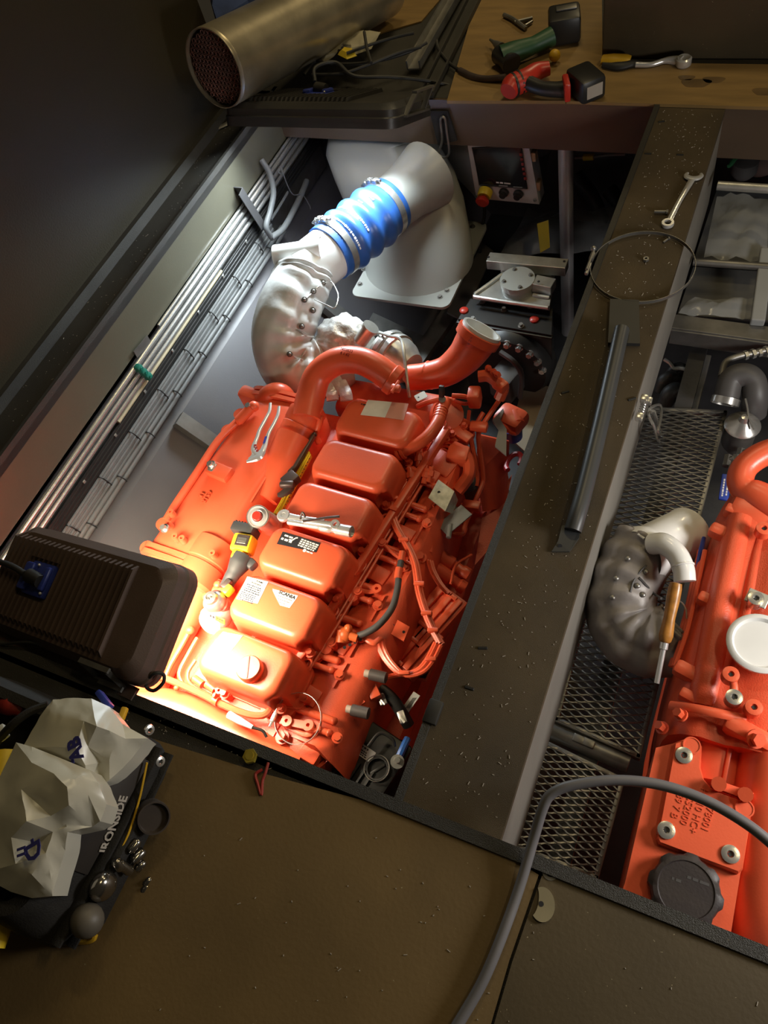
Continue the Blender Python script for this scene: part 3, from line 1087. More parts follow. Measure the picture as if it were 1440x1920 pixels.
# small pipes and screws in front of the nearest cover
epath('thin_pipe', [(356, 1183, -0.36), (338, 1215, -0.36), (318, 1250, -0.36), (305, 1283, -0.36)], 0.0075)
epath('thin_pipe', [(370, 1196, -0.36), (352, 1228, -0.36), (336, 1262, -0.36), (344, 1285, -0.37)], 0.0065)
epath('thin_pipe', [(300, 1268, -0.345), (335, 1282, -0.345), (375, 1300, -0.345), (410, 1318, -0.345), (450, 1335, -0.345), (480, 1342, -0.345), (500, 1338, -0.345), (512, 1318, -0.35)], 0.0095)
epath('thin_pipe', [(366, 1238, -0.375), (352, 1262, -0.375), (358, 1284, -0.38), (395, 1305, -0.385), (440, 1330, -0.39)], 0.006)
bm = nb()
sphere(bm, at(357, 1182, -0.352), 0.0135, 12, 8)
ep('pipe_nut', bm, ORANGE)
bm = nb()
sphere(bm, at(331, 1290, -0.345), 0.008, 10, 6)
ep('pipe_nut', bm, ORANGE)
for px, py, r in ((372, 1280, 0.011), (396, 1290, 0.012)):
    bm = nb()
    a = at(px - 8, py - 8, -0.37)
    b = at(px + 8, py + 4, -0.37)
    cyl(bm, a, b, r, 12)
    ep('pipe_union', bm, ORANGE)
bm = nb()
lathe(bm, ((0.006, -0.008), (0.013, -0.008), (0.013, 0.008), (0.006, 0.008)), at(405, 1314, -0.34), at(450, 1335, -0.34) - at(375, 1300, -0.34), 12)
box(bm, at(405, 1306, -0.33), (0.008, 0.014, 0.03), None, 0.002)
ep('pipe_clip', bm, ORANGE)
bm = nb()
prism(bm, [(p.x, p.y) for p in (at(408, 1296, -0.36), at(430, 1300, -0.36), at(412, 1290, -0.36), at(390, 1285, -0.36))], -0.37, -0.36)
lathe(bm, ((0.004, 0.002), (0.004, 0.008), (0.010, 0.008), (0.010, -0.01)), at(412, 1296, -0.355), (0, 0, 1), 12, False)
ep('small_bracket', bm, ORANGE)
# marker ribbon / white tube end in the near trough
bm = nb()
tube(bm, [at(429, 1340, -0.33), at(450, 1352, -0.33), at(474, 1364, -0.33)], [0.011, 0.010, 0.006], 10, 4)
ep('white_tube', bm, STICK, label='white plastic tube end')
epath('dark_tube', [(474, 1364, -0.33), (492, 1370, -0.34), (500, 1382, -0.35)], 0.004, RUBBER)

# ------------------------------------------------- back: turbo and inlet elbow
bm = nb()
tc = at(648, 645, -0.34)
tb = bmesh.new()
bmesh.ops.create_icosphere(tb, subdivisions=4, radius=1)
rd = random.Random(5)
for v in tb.verts:
    c = v.co
    wob = 1 + 0.05 * math.sin(9 * c.x + 3 * c.z) + 0.04 * math.sin(13 * c.y + 5 * c.x) + 0.03 * math.sin(21 * c.z + 7 * c.y)
    v.co = V((c.x * 0.105, c.y * 0.095, c.z * 0.10)) * wob
merge(bm, tb, Matrix.Translation(tc))
ep('turbo_blanket', bm, FOIL, True, 180, label='crinkled silver heat blanket over the turbine')
bm = nb()
a, b = at(676, 640, -0.26), at(692, 618, -0.22)
cyl(bm, a, b, 0.024, 18)
cyl(bm, b, b + (b - a) * 0.25, 0.029, 18)
ep('turbo_outlet', bm, ALU)
for k, (px, py) in enumerate(((622, 745), (636, 735), (648, 745))):
    bm = nb()
    tube(bm, [at(px - 10, py - 28, -0.36), at(px, py - 8, -0.36), at(px + 2, py + 6, -0.37)], 0.022, 10, 4, flat=0.4)
    ep('heat_shield', bm, FOIL)
bm = nb()
cc = at(745, 675, -0.35)
axc = (at(790, 700, -0.35) - at(720, 660, -0.35)).normalized()
lathe(bm, ((0.05, -0.09), (0.075, -0.07), (0.082, -0.03), (0.082, -0.024), (0.086, -0.020), (0.086, -0.004), (0.080, 0.0), (0.072, 0.03), (0.06, 0.05), (0.05, 0.07)), cc, axc, 30)
ep('compressor_housing', bm, ALU, True, 35, label='bare aluminium compressor housing')
bm = nb()
lathe(bm, ((0.0835, -0.05), (0.0875, -0.05), (0.0875, -0.034), (0.0835, -0.034)), cc, axc, 30, False)
ep('clamp_band', bm, STEEL)
epath('oil_pipe', [(706, 622, -0.27), (730, 630, -0.24), (752, 638, -0.235), (758, 670, -0.24), (764, 720, -0.27), (768, 745, -0.30)], 0.0055, ALU, 8, 6, label='bare aluminium pressure line')
bm = nb()
ip = [(768, 708, -0.335), (800, 705, -0.325), (838, 695, -0.31), (868, 672, -0.28), (885, 650, -0.25), (898, 628, -0.22)]
tube(bm, [at(*p) for p in ip], [0.042, 0.044, 0.049, 0.056, 0.062, 0.066], 22, 7, caps=False)
el = ep('inlet_elbow', bm, ORANGE, True, 60)
bm = nb()
e, f = at(898, 628, -0.22), at(885, 650, -0.25)
lathe(bm, ((0.067, -0.02), (0.072, -0.018), (0.073, 0.0), (0.073, 0.010), (0.064, 0.012), (0.061, 0.004), (0.061, -0.03)), e, e - f, 28, False)
ep('elbow_rim', bm, ORANGE, True, 40, el)
bm = nb()
lathe(bm, ((0.066, 0.008), (0.066, 0.022), (0.058, 0.022), (0.058, -0.02)), e, e - f, 28, False)
lathe(bm, ((0.0, -0.02), (0.058, -0.02)), e, e - f, 28, False)
ep('tape_cover', bm, WHITE, True, 40, el, label='white masking ring in the open mouth')
text('1 8 2 6', 0.013, frame(at(880, 642, -0.178), (at(889, 622, -0.165) - at(876, 652, -0.19)), (-0.2, -0.5, 1)), DKRED, el, 'cast_lettering', ext=0.0006)
for px, py in ((800, 705), (812, 704)):
    bm = nb()
    lathe(bm, ((0.042, -0.003), (0.048, -0.003), (0.048, 0.003), (0.042, 0.003)), at(px, py - 1, -0.327), axc * 0.2 + V((1, 0.1, 0)), 26)
    ep('hose_ring', bm, ORANGE, parent=el)
# coolant pipe curving round the last two covers
bm = nb()
cp = [(742, 852, -0.30), (770, 840, -0.285), (800, 820, -0.275), (820, 793, -0.275), (828, 768, -0.285), (836, 752, -0.30)]
tube(bm, [at(*p) for p in cp], [0.016, 0.018, 0.019, 0.019, 0.019, 0.018], 16, 7)
pipe = ep('coolant_pipe', bm, ORANGE)
for q, d in ((0, 0.017), (1, 0.0185)):
    bm = nb()
    a = at(*cp[0]).lerp(at(*cp[1]), 0.2 + 0.25 * q)
    lathe(bm, ((d, -0.005), (d + 0.006, -0.004), (d + 0.006, 0.004), (d, 0.005)), a, at(*cp[1]) - at(*cp[0]), 18)
    ep('hose_clip', bm, ORANGE, parent=pipe)
for k in range(4):
    bm = nb()
    a = at(*cp[3]).lerp(at(*cp[4]), 0.35 + 0.2 * k)
    lathe(bm, ((0.018, -0.003), (0.0215, -0.002), (0.0215, 0.002), (0.018, 0.003)), a, at(*cp[4]) - at(*cp[3]), 18)
    ep('hose_rib', bm, ORANGE, parent=pipe)
bm = nb()                                          # fan shaped housing behind it
lathe(bm, ((0.052, -0.03), (0.055, 0.0), (0.05, 0.02), (0.0, 0.024)), at(838, 778, -0.36), (0.5, -0.3, 0.9), 24)
ep('thermostat_cap', bm, ORANGE)
bm = nb()
tg = frame(at(789, 743, -0.262), at(805, 735, -0.262) - at(775, 750, -0.262), (-0.2, -0.3, 1))
prism(bm, rrect(0.036, 0.026, 0.004, 3), -0.0006, 0.0006, tg)
ep('tag_plate', bm, WHITE, False, label='small white tag plate with a hole')
bm = nb()
prism(bm, circ(0.003, 10, -0.008, 0), 0.0004, 0.0009, tg)
ep('tag_hole', bm, INK, False)
epath('lifting_link', [(783, 762, -0.30), (800, 755, -0.28), (825, 748, -0.272), (831, 745, -0.27)], 0.008)
bm = nb()
cyl(bm, at(829, 748, -0.285), at(829, 748, -0.262), 0.011, 14)
ep('link_pin', bm, ALU)
bm = nb()
M, L = between(at(828, 743, -0.25), at(828, 725, -0.22))
box(bm, (L / 2, 0, 0), (L * 1.2, 0.016, 0.012), M, 0.003)
ep('rubber_stop', bm, RUBBER)

# ================================================================== flood lamps
def floodlight(label, base, origin, xd, up, W, Hh, T, power, col, nf, gland, fin_span, spread=180, led=(0.0, 1.0, -0.007, 0.0), hm=LAMPVEIL):
    L = thing('floodlight', label, 'floodlight', base)
    M = frame(origin, xd, up)
    bm = nb()                                      # housing: rounded tray, sloped shoulders
    rings(bm, [[M @ V((x, y, z)) for x, y in rrect(w_, h_, r_, 6)] for w_, h_, r_, z in (
        (W, Hh, 0.045, 0.0), (W, Hh, 0.045, 0.014), (W - 0.008, Hh - 0.008, 0.042, 0.018), (W - 0.012, Hh - 0.012, 0.042, T * 0.55), (W - 0.05, Hh - 0.05, 0.04, T * 0.8), (W - 0.07, Hh - 0.07, 0.03, T * 0.82))])
    obj('housing', bm, hm, L, True, 30)
    for k in range(nf):
        f = k / (nf - 1)
        x = -W / 2 + fin_span[0] * W + f * (fin_span[1] - fin_span[0]) * W
        y0, y1 = -Hh / 2 + 0.012, Hh / 2 - 0.012
        if abs(x - gland[0]) < 0.05:
            segs = ((y0, gland[1] - 0.05), (gland[1] + 0.05, y1))
        else:
            segs = ((y0, y1),)
        for s0, s1 in segs:
            bm = nb()
            pr = [(s0, T * 0.5), (s0 + 0.035 if s0 == y0 else s0, T), (s1 - 0.035 if s1 == y1 else s1, T), (s1, T * 0.5)]
            rings(bm, [[M @ V((x + dx, y, z)) for y, z in pr] for dx in (-0.0036, 0.0036)])
            obj('fin', bm, hm, L, False)
    bm = nb()                                      # glass, facing down
    prism(bm, rrect(W - 0.05, Hh - 0.05, 0.03, 5), -0.004, -0.001, M)
    obj('lens', bm, LED, L, False, label='lit glass on the underside')
    bm = nb()                                      # rim standing proud of the glass
    o4 = rrect(W, Hh, 0.045, 6)
    i4 = rrect(W - 0.03, Hh - 0.03, 0.035, 6)
    lp = [[M @ V((x, y, z)) for x, y in pts] for pts, z in ((o4, 0.001), (o4, -0.016), (i4, -0.016), (i4, 0.001))]
    rings(bm, lp, True, False, False)
    obj('rim', bm, hm, L, True, 30)
    gx, gy = gland
    bm = nb()
    box(bm, (gx, gy, T * 0.86), (0.085, 0.085, 0.02), M, 0.008)
    box(bm, (gx - 0.035, gy + 0.0, T * 0.86 + 0.012), (0.03, 0.07, 0.016), M, 0.006)
    box(bm, (gx + 0.03, gy + 0.005, T * 0.86 + 0.012), (0.02, 0.06, 0.016), M, 0.006)
    gl = obj('junction_box', bm, BLUEP, L, True, 40, label='blue cable junction box')
    bm = nb()
    lathe(bm, ((0.016, -0.03), (0.018, -0.01), (0.018, 0.012), (0.010, 0.02)), M @ V((gx, gy, T + 0.012)), M.to_3x3() @ V((-1, 0.15, 0.1)), 14)
    obj('cable_gland', bm, BLACK, gl)
    for sx, sy in ((0.035, 0.03), (0.035, -0.03), (-0.01, 0.033)):
        bm = nb()
        sphere(bm, M @ V((gx + sx, gy + sy, T * 0.86 + 0.012)), 0.004, 8, 5)
        obj('screw', bm, CHROME, gl)
    d = bpy.data.lights.new('flood_beam', 'AREA')  # the lamp's own light, just below its glass
    d.shape = 'RECTANGLE'
    d.size, d.size_y = W - 0.06, (Hh - 0.06) * led[1]
    d.energy = power
    d.color = col
    d.spread = math.radians(spread)
    lo = bpy.data.objects.new('flood_beam', d)
    C.objects.link(lo)
    R = M.to_3x3()
    lo.rotation_euler = (R @ Matrix.Rotation(math.radians(led[3]), 3, 'X')).to_euler()
    lo.location = (M @ V((0, led[0], led[2]))) - V(base)
    lo.parent = L
    return L, M


LF, MF = floodlight('black finned floodlight in the left foreground, shining down on the near engine covers', (-1.28, 0.33, 0.0),
                    (-1.262, 0.328, 0.015), (1, -0.02, 0.14), (-0.14, -0.22, 1), 0.56, 0.285, 0.085, 16.0, (1.0, 0.86, 0.62), 24, (-0.115, 0.01), (0.05, 0.80), 125)
bm = nb()                                          # pale U bracket and feet at its near edge
def lf(x, y, z):
    return MF @ V((x, y, z))
for a, b in (((0.12, -0.130, 0.07), (0.12, -0.155, 0.0)), ((0.205, -0.13, 0.07), (0.205, -0.155, 0.0)), ((0.115, -0.128, 0.072), (0.21, -0.128, 0.072)), ((0.115, -0.16, 0.012), (0.21, -0.16, 0.012))):
    M, L = between(lf(*a), lf(*b))
    box(bm, (L / 2, 0, 0), (L, 0.012, 0.006), M)
obj('bracket', bm, GREYMETAL, LF, False, label='pale metal stand bracket')
bm = nb()
for a, b in (((-0.26, -0.15, 0.03), (-0.09, -0.15, 0.012)), ((-0.09, -0.15, 0.012), (0.24, -0.16, 0.0))):
    M, L = between(lf(*a), lf(*b))
    box(bm, (L / 2, 0, 0), (L, 0.03, 0.008), M)
obj('stand', bm, LAMPVEIL, LF, False)
bm = nb()
tube(bm, [lf(-0.14, 0.012, 0.10), lf(-0.20, 0.02, 0.103), lf(-0.30, 0.02, 0.10), (-1.75, 0.33, 0.10), (-2.1, 0.25, 0.04)], 0.008, 10, 6)
tag(obj('power_cable', bm, RUBBER), 'black power cable running left from the foreground floodlight', 'cable')
bm = nb()
tube(bm, [at(205, 1262, 0.03), at(245, 1262, 0.05), at(268, 1278, 0.03), at(290, 1263, 0.05), at(306, 1264, 0.04), at(306, 1280, 0.03), at(288, 1295, 0.02), at(274, 1285, 0.025), at(294, 1262, 0.04)], 0.0042, 8, 6)
tag(obj('twisted_wire', bm, RUBBER), 'dark twisted wire loop at the near rim beside the floodlight', 'wire')
bm = nb()
tube(bm, [at(0, 1208, 0.02), at(60, 1205, 0.03), at(110, 1225, 0.025), at(140, 1235, 0.03), at(185, 1232, 0.04)], 0.0035, 8, 6)
tag(obj('thin_wire', bm, RUBBER), 'thin dark wire lying along the near edge of the foreground floodlight', 'wire')

LB, MB_ = floodlight('black finned floodlight lying across the far left corner of the left hatch', (-1.465, 2.2, 0.0),
                     (-1.455, 2.195, 0.074), (1, 0.03, 0.0), (0, 0.47, 1), 0.655, 0.36, 0.07, 16.0, (0.80, 0.93, 1.0), 22, (-0.04, 0.02), (0.16, 0.72), 132, (-0.085, 0.45, -0.036, -22.0), LAMPBLK2)
bm = nb()
def lb(x, y, z):
    return MB_ @ V((x, y, z))
for a, b in (((0.325, -0.09, 0.01), (0.34, -0.02, 0.075)), ((0.33, 0.06, 0.01), (0.35, 0.09, 0.08)), ((0.338, -0.03, 0.075), (0.35, 0.10, 0.08)), ((0.33, -0.10, 0.012), (0.34, 0.08, 0.012))):
    M, L = between(lb(*a), lb(*b))
    box(bm, (L / 2, 0, 0), (L, 0.018, 0.006), M)
obj('bracket', bm, GREYMETAL, LB, False, label='pale metal stand bracket')
bm = nb()
tube(bm, [lb(-0.06, 0.03, 0.10), lb(-0.07, 0.06, 0.14), lb(-0.02, 0.12, 0.15), lb(0.06, 0.10, 0.11), lb(0.18, 0.17, 0.10), lb(0.30, 0.30, 0.07), lb(0.48, 0.36, 0.02), lb(0.62, 0.5, 0.02)], 0.0065, 8, 6)
tag(obj('power_cable', bm, RUBBER), 'black power cable looping over the far floodlight', 'cable')

# ------------------------------------------------- engine: pipes, wiring and boxes on its right side
def pathz(name, pix, z, r, m=ORANGE, n=8, sub=5, parent=None, flat=1.0, label=None):
    return epath(name, [(p[0], p[1], z if len(p) < 3 else p[2]) for p in pix], r, m, n, sub, parent, flat, label)


def ebox(name, px, py, z, s, rz=0.0, m=ORANGE2, bev=0.004, parent=None, tilt=None, label=None):
    b_ = nb()
    M = Matrix.Translation(at(px, py, z)) @ Matrix.Rotation(rz, 4, 'Z')
    if tilt:
        M = M @ Matrix.Rotation(tilt, 4, 'Y')
    box(b_, (0, 0, 0), s, M, bev)
    return ep(name, b_, m, parent=parent, label=label)


def eplate(name, pix, z, th, m=ORANGE2, parent=None, label=None):
    b_ = nb()
    quad3(b_, [at(p[0], p[1], z if len(p) < 3 else p[2]) for p in pix], th)
    return ep(name, b_, m, False, parent=parent, label=label)


# lower casings that fill the shadowed right side
bm = nb()
rings(bm, [[V((x, y, z)) for x, z in ((-0.80, -0.60), (-0.60, -0.62), (-0.585, -0.66), (-0.60, -0.95), (-0.80, -0.95))] for y in (0.18, 1.35)])
ep('sump_casing', bm, ORANGE2, False)
eplate('side_plate', [(896, 815, -0.46), (955, 828, -0.50), (948, 880, -0.58), (950, 950, -0.62), (905, 960, -0.58), (893, 890, -0.5)], 0, 0.012)
eplate('side_plate', [(905, 965, -0.60), (960, 890, -0.60), (935, 1010, -0.62), (890, 1060, -0.62)], 0, 0.012)
# twin pipes
pathz('twin_pipe', [(935, 752, -0.36), (916, 780, -0.37), (902, 802, -0.38), (897, 818, -0.40), (901, 852, -0.44), (906, 892, -0.48), (905, 908, -0.49), (893, 935, -0.49), (883, 958, -0.49), (872, 985, -0.50), (868, 1000, -0.50)], 0, 0.0078)
pathz('twin_pipe', [(906, 774, -0.37), (893, 795, -0.38), (884, 808, -0.39), (883, 822, -0.41), (890, 860, -0.45), (895, 892, -0.48), (893, 912, -0.49)], 0, 0.0078)
pathz('fuel_pipe', [(880, 770, -0.40), (878, 790, -0.41), (881, 812, -0.43)], 0, 0.006)
pathz('fuel_pipe', [(866, 945, -0.5), (863, 965, -0.5), (872, 985, -0.51), (866, 1002, -0.5), (848, 1000, -0.5), (838, 988, -0.49), (815, 985, -0.47)], 0, 0.0085)
for px, py in ((898, 800), (884, 948)):
    ebox('pipe_bracket', px, py, -0.37 if py < 850 else -0.475, (0.055, 0.03, 0.022), 0.1, ORANGE)
# elbow support bracket at the right of the inlet
pathz('support_bracket', [(897, 706, -0.26), (915, 705, -0.26), (930, 715, -0.27), (943, 728, -0.29), (936, 748, -0.32)], 0, 0.018, ORANGE, 8, 5)
pathz('support_bracket', [(848, 742, -0.30), (872, 744, -0.30), (892, 752, -0.31)], 0, 0.008)
pathz('support_bracket', [(852, 752, -0.32), (875, 757, -0.32), (890, 745, -0.31), (898, 732, -0.30)], 0, 0.006)
ebox('support_block', 890, 745, -0.31, (0.04, 0.05, 0.06), 0.2, ORANGE, 0.008)
ebox('support_block', 938, 722, -0.28, (0.05, 0.035, 0.035), -0.5, ORANGE, 0.008)
for px, py in ((925, 697), (915, 690), (932, 702)):
    bm = nb()
    bolt(bm, at(px, py, -0.24), 0.007, 0.02, (0.5, -0.5, 0.5))
    ep('bolt', bm, ORANGE)
# grey plate and filter head
eplate('grey_bracket', [(943, 766), (923, 788), (935, 805), (931, 822), (928, 836), (949, 853), (950, 805), (938, 786), (945, 770)], -0.40, 0.008, GREY, label='bare grey bracket plate')
bm = nb()
box(bm, at(958, 786, -0.44), (0.10, 0.085, 0.06), None, 0.02, rz=-0.3)
cyl(bm, at(965, 775, -0.43), at(972, 795, -0.43), 0.022, 12)
ep('filter_head', bm, ORANGE)
bm = nb()
lathe(bm, ((0.032, 0.0), (0.034, 0.05), (0.036, 0.06), (0.0, 0.06)), at(962, 818, -0.58), (0, 0, 1), 18)
ep('filter_bowl', bm, BLUEP, label='blue filter bowl')
bm = nb()
c = at(969, 868, -0.52)
tube(bm, [c + V((0.024 * math.cos(a) - 0.01, 0.035 * math.sin(a), 0.01 * math.cos(a))) for a in [PI * 1.45 * k / 9 - 0.3 for k in range(10)]], 0.009, 8, 3)
ep('loop_handle', bm, mat('pink_red', (0.75, 0.06, 0.07), 0.4), label='pinkish red loop handle')
# bent arm
pathz('bent_arm', [(850, 838, -0.38), (868, 848, -0.38), (879, 868, -0.39), (879, 890, -0.40), (868, 908, -0.41), (858, 920, -0.42)], 0, 0.020, ORANGE, 8, 5)
ebox('arm_block', 860, 855, -0.385, (0.07, 0.06, 0.05), 0.1, ORANGE, 0.012)
pathz('flat_arm', [(838, 940, -0.40), (814, 962, -0.40), (803, 990, -0.40), (797, 1035, -0.41)], 0, 0.021, ORANGE, 8, 5, flat=0.5)
bm = nb()
bolt(bm, at(789, 1047, -0.40), 0.013, 0.02)
ep('bolt', bm, ORANGE)
# ribbed pump behind the coolant pipe
ebox('pump_housing', 850, 812, -0.42, (0.11, 0.10, 0.08), -0.3, ORANGE, 0.015)
for k in range(4):
    pathz('rib', [(815 + 4 * k, 850 - 7 * k), (832 + 5 * k, 843 - 6 * k), (846 + 4 * k, 852 - 5 * k)], -0.40, 0.005)
ebox('cover_plate', 858, 808, -0.375, (0.11, 0.035, 0.01), -0.4, ORANGE, 0.002)
for px, py in ((843, 808), (849, 815), (838, 825), (871, 800)):
    bm = nb()
    bolt(bm, at(px, py, -0.37), 0.007, 0.016)
    ep('bolt', bm, ORANGE)
pathz('thin_pipe', [(834, 789, -0.33), (837, 795, -0.33), (830, 810, -0.34), (826, 822, -0.35)], 0, 0.004, ORANGE)
# valve cluster
rdv = random.Random(11)
for k, (px, py) in enumerate(((783, 872), (795, 880), (776, 884), (803, 868), (798, 893), (785, 862), (788, 842), (806, 890), (770, 893))):
    bm = nb()
    p = at(px, py, -0.36 + 0.01 * (k % 3))
    a = rdv.uniform(0, PI)
    d = V((math.cos(a), math.sin(a), 0.4)) * 0.022
    cyl(bm, p - d, p + d, 0.0095, 10)
    cyl(bm, p - d * 0.2, p + d * 0.5, 0.013, 6)
    ep('pipe_union', bm, ORANGE)
pathz('thin_pipe', [(790, 830, -0.35), (789, 850, -0.35), (794, 868, -0.35)], 0, 0.007)
pathz('thin_pipe', [(756, 862, -0.355), (760, 878, -0.355), (772, 885, -0.36)], 0, 0.0035)
ebox('casting_pad', 822, 868, -0.40, (0.13, 0.08, 0.04), -0.3, ORANGE2, 0.008)
# folded zinc plate and filter behind
bm = nb()
quad3(bm, [at(822, 899, -0.345), at(803, 933, -0.345), at(835, 958, -0.345), at(852, 921, -0.345)], 0.004)
pl = ep('zinc_plate', bm, ZINC, False, label='bright zinc-plated folded bracket')
bm = nb()
quad3(bm, [at(852, 921, -0.346), at(835, 958, -0.346), at(848, 963, -0.40), at(859, 938, -0.40)], 0.004)
ep('zinc_flange', bm, ZINC, False, parent=pl)
bm = nb()
cyl(bm, at(823, 923, -0.3448), at(823, 923, -0.3438), 0.0045, 12)
ep('hole', bm, INK, False, parent=pl)
bm = nb()
lathe(bm, ((0.0, 0.0), (0.042, 0.0), (0.044, 0.02), (0.044, 0.07), (0.03, 0.085), (0.0, 0.085)), at(878, 925, -0.56), (0, 0, 1), 20)
ep('fuel_filter', bm, MIDGREY, label='grey fuel filter')
ebox('filter_label', 868, 907, -0.465, (0.025, 0.05, 0.002), -0.4, GREYPR, 0)
ebox('grey_strap', 852, 975, -0.42, (0.05, 0.10, 0.006), -0.5, GREY, 0.002)
ebox('recess_shade', 830, 965, -0.47, (0.10, 0.09, 0.03), -0.4, MIDGREY, 0.006)  # solid grey block, its colour stands in for shade in a recess
bm = nb()
cyl(bm, at(844, 985, -0.42), at(841, 1008, -0.42), 0.008, 10)
ep('pale_plug', bm, GREY)
# wiring
def strands(pix, z, n, sp, r, name='cable', m=ORANGE):
    for k in range(n):
        pathz(name, [(p[0] + sp * (k - (n - 1) / 2), p[1] + sp * 0.3 * k, (p[2] if len(p) > 2 else z) + 0.004 * (k % 2)) for p in pix], z, r, m, 7)


strands([(778, 884), (755, 905), (738, 932), (735, 962), (745, 990), (762, 1018), (776, 1048), (782, 1075), (786, 1105), (796, 1140), (810, 1175), (826, 1205)], -0.352, 3, 5, 0.0055, 'wiring_harness')
strands([(806, 1050), (812, 1070), (826, 1095), (842, 1112)], -0.40, 3, 4, 0.005, 'wiring_harness')
strands([(712, 1196), (716, 1215), (730, 1240), (755, 1262), (785, 1258), (805, 1238), (822, 1205)], -0.40, 4, 4, 0.0065, 'wiring_harness')
strands([(722, 1270), (745, 1265), (762, 1262)], -0.41, 2, 6, 0.006, 'wiring_harness')
pathz('wiring_harness', [(700, 1000), (740, 1040), (780, 1062)], -0.355, 0.005)
for px, py, z in ((738, 935, -0.345), (757, 1012, -0.345), (786, 1095, -0.345), (800, 1150, -0.345), (812, 1182, -0.345), (758, 1262, -0.39), (808, 1236, -0.39)):
    ebox('harness_clip', px, py, z, (0.03, 0.012, 0.016), 0.3, ORANGE, 0.003)
pathz('dark_hose', [(752, 1052, -0.345), (748, 1075, -0.34), (745, 1105, -0.335), (735, 1140, -0.335), (712, 1170, -0.335), (690, 1185, -0.34), (672, 1192, -0.345)], 0, 0.0095, MIDGREY, 12, 6, label='bare dark grey hose')
bm = nb()
tube(bm, [at(749, 1066, -0.34), at(747, 1076, -0.339), at(746, 1086, -0.337)], 0.0115, 12, 3)
tube(bm, [at(755, 1035, -0.345), at(752, 1052, -0.345)], 0.0105, 10, 2)
ep('hose_ferrule', bm, ORANGE)
bm = nb()
sphere(bm, at(648, 1190, -0.345), 0.022, 14, 10)
cyl(bm, at(642, 1182, -0.34), at(640, 1205, -0.35), 0.016, 12)
cyl(bm, at(650, 1190, -0.34), at(670, 1197, -0.345), 0.012, 10)
sphere(bm, at(653, 1178, -0.33), 0.012, 10, 8)
ep('pressure_sensor', bm, mat('bright_orange', (0.85, 0.16, 0.04), 0.4), label='lighter orange pressure sensor')
pathz('sensor_bracket', [(655, 1205, -0.36), (680, 1196, -0.36), (700, 1205, -0.36), (715, 1195, -0.37)], 0, 0.008, ORANGE, flat=0.4)
for k in range(4):
    bm = nb()
    cyl(bm, at(646 + 10 * k, 1214 - 5 * k, -0.352), at(646 + 10 * k, 1214 - 5 * k, -0.348), 0.0045, 8)
    ep('hole', bm, INK, False)
pl = eplate('drilled_plate', [(736, 1157), (768, 1175), (757, 1202), (725, 1184)], -0.40, 0.006, ORANGE)
for px, py in ((737, 1173), (757, 1185)):
    bm = nb()
    cyl(bm, at(px, py, -0.4), at(px, py, -0.3985), 0.0042, 10)
    ep('hole', bm, INK, False, parent=pl)
ebox('recess_shade', 750, 1140, -0.50, (0.09, 0.22, 0.02), -0.35, DKRED, 0.006)  # dark red block painting the shade between the orange parts
# control unit boxes
for k, (px, py, wd, ln) in enumerate(((812, 1165, 0.11, 0.20), (775, 1215, 0.12, 0.15))):
    c = at(px, py, -0.50)
    M = Matrix.Translation(c) @ Matrix.Rotation(-0.36, 4, 'Z')
    bm = nb()
    box(bm, (0, 0, 0), (wd, ln, 0.06), M, 0.008)
    cu = ep('control_unit', bm, ORANGE)
    for q in (-0.3, 0.02, 0.3):
        bm = nb()
        box(bm, (wd * q, 0, 0.033), (0.02, ln * 0.9, 0.012), M, 0.003)
        ep('rib', bm, ORANGE, parent=cu)
    for q in (-0.42, 0.42):
        bm = nb()
        box(bm, (0.0, ln * q, 0.036), (0.05, 0.012, 0.012), M, 0.002)
        ep('clip', bm, ORANGE, parent=cu)
for px, py in ((836, 1160), (797, 1250)):
    bm = nb()
    M = frame(at(px, py, -0.54), at(px + 6, py + 2, -0.54) - at(px, py, -0.54), (0.2, -0.1, 1))
    hexo = [(-0.012, -0.045), (0.02, -0.04), (0.03, 0.03), (0.012, 0.05), (-0.012, 0.045), (-0.024, -0.01)]
    prism(bm, hexo, 0, 0.012, M)
    con = ep('connector_frame', bm, ORANGE, False)
    bm = nb()
    prism(bm, [(x * 0.8, y * 0.85) for x, y in hexo], 0.010, 0.014, M)
    for k in range(4):
        box(bm, (-0.004 + 0.006 * (k % 2), -0.026 + 0.018 * k, 0.016), (0.02, 0.009, 0.006), M)
    ep('connector', bm, BLACK, False, parent=con)
for (a, b, r) in (((818, 1040), (872, 1075), 0.024), ((816, 1066), (866, 1100), 0.023)):
    bm = nb()
    A, B_ = at(*a, -0.48), at(*b, -0.52)
    d = B_ - A
    lathe(bm, ((r * 0.5, -0.02), (r, -0.01), (r, d.length * 0.55), (r * 0.72, d.length * 0.6), (r * 0.72, d.length * 0.85), (r * 0.9, d.length * 0.9), (r * 0.9, d.length * 1.1)), A, d, 16)
    ep('fuel_canister', bm, ORANGE)
pathz('thin_pipe', [(885, 1040, -0.46), (855, 1060, -0.45), (845, 1095, -0.46)], 0, 0.004)
# two grey rubber boots
for (a, b, c) in (((684, 1262), (694, 1264), (724, 1271)), ((650, 1329), (660, 1331), (691, 1338))):
    bm = nb()
    cyl(bm, at(*a, -0.385), at(*b, -0.385), 0.0105, 14)
    st = ep('sensor_tip', bm, mat('tip_grey', (0.45, 0.36, 0.30), 0.5), label='pale grey sensor tip')
    bm = nb()
    cyl(bm, at(*b, -0.385), at(*c, -0.385), 0.0155, 18)
    ep('rubber_boot', bm, mat('boot_grey%d' % a[0], (0.07, 0.06, 0.058), 0.5), label='dark grey rubber boot')
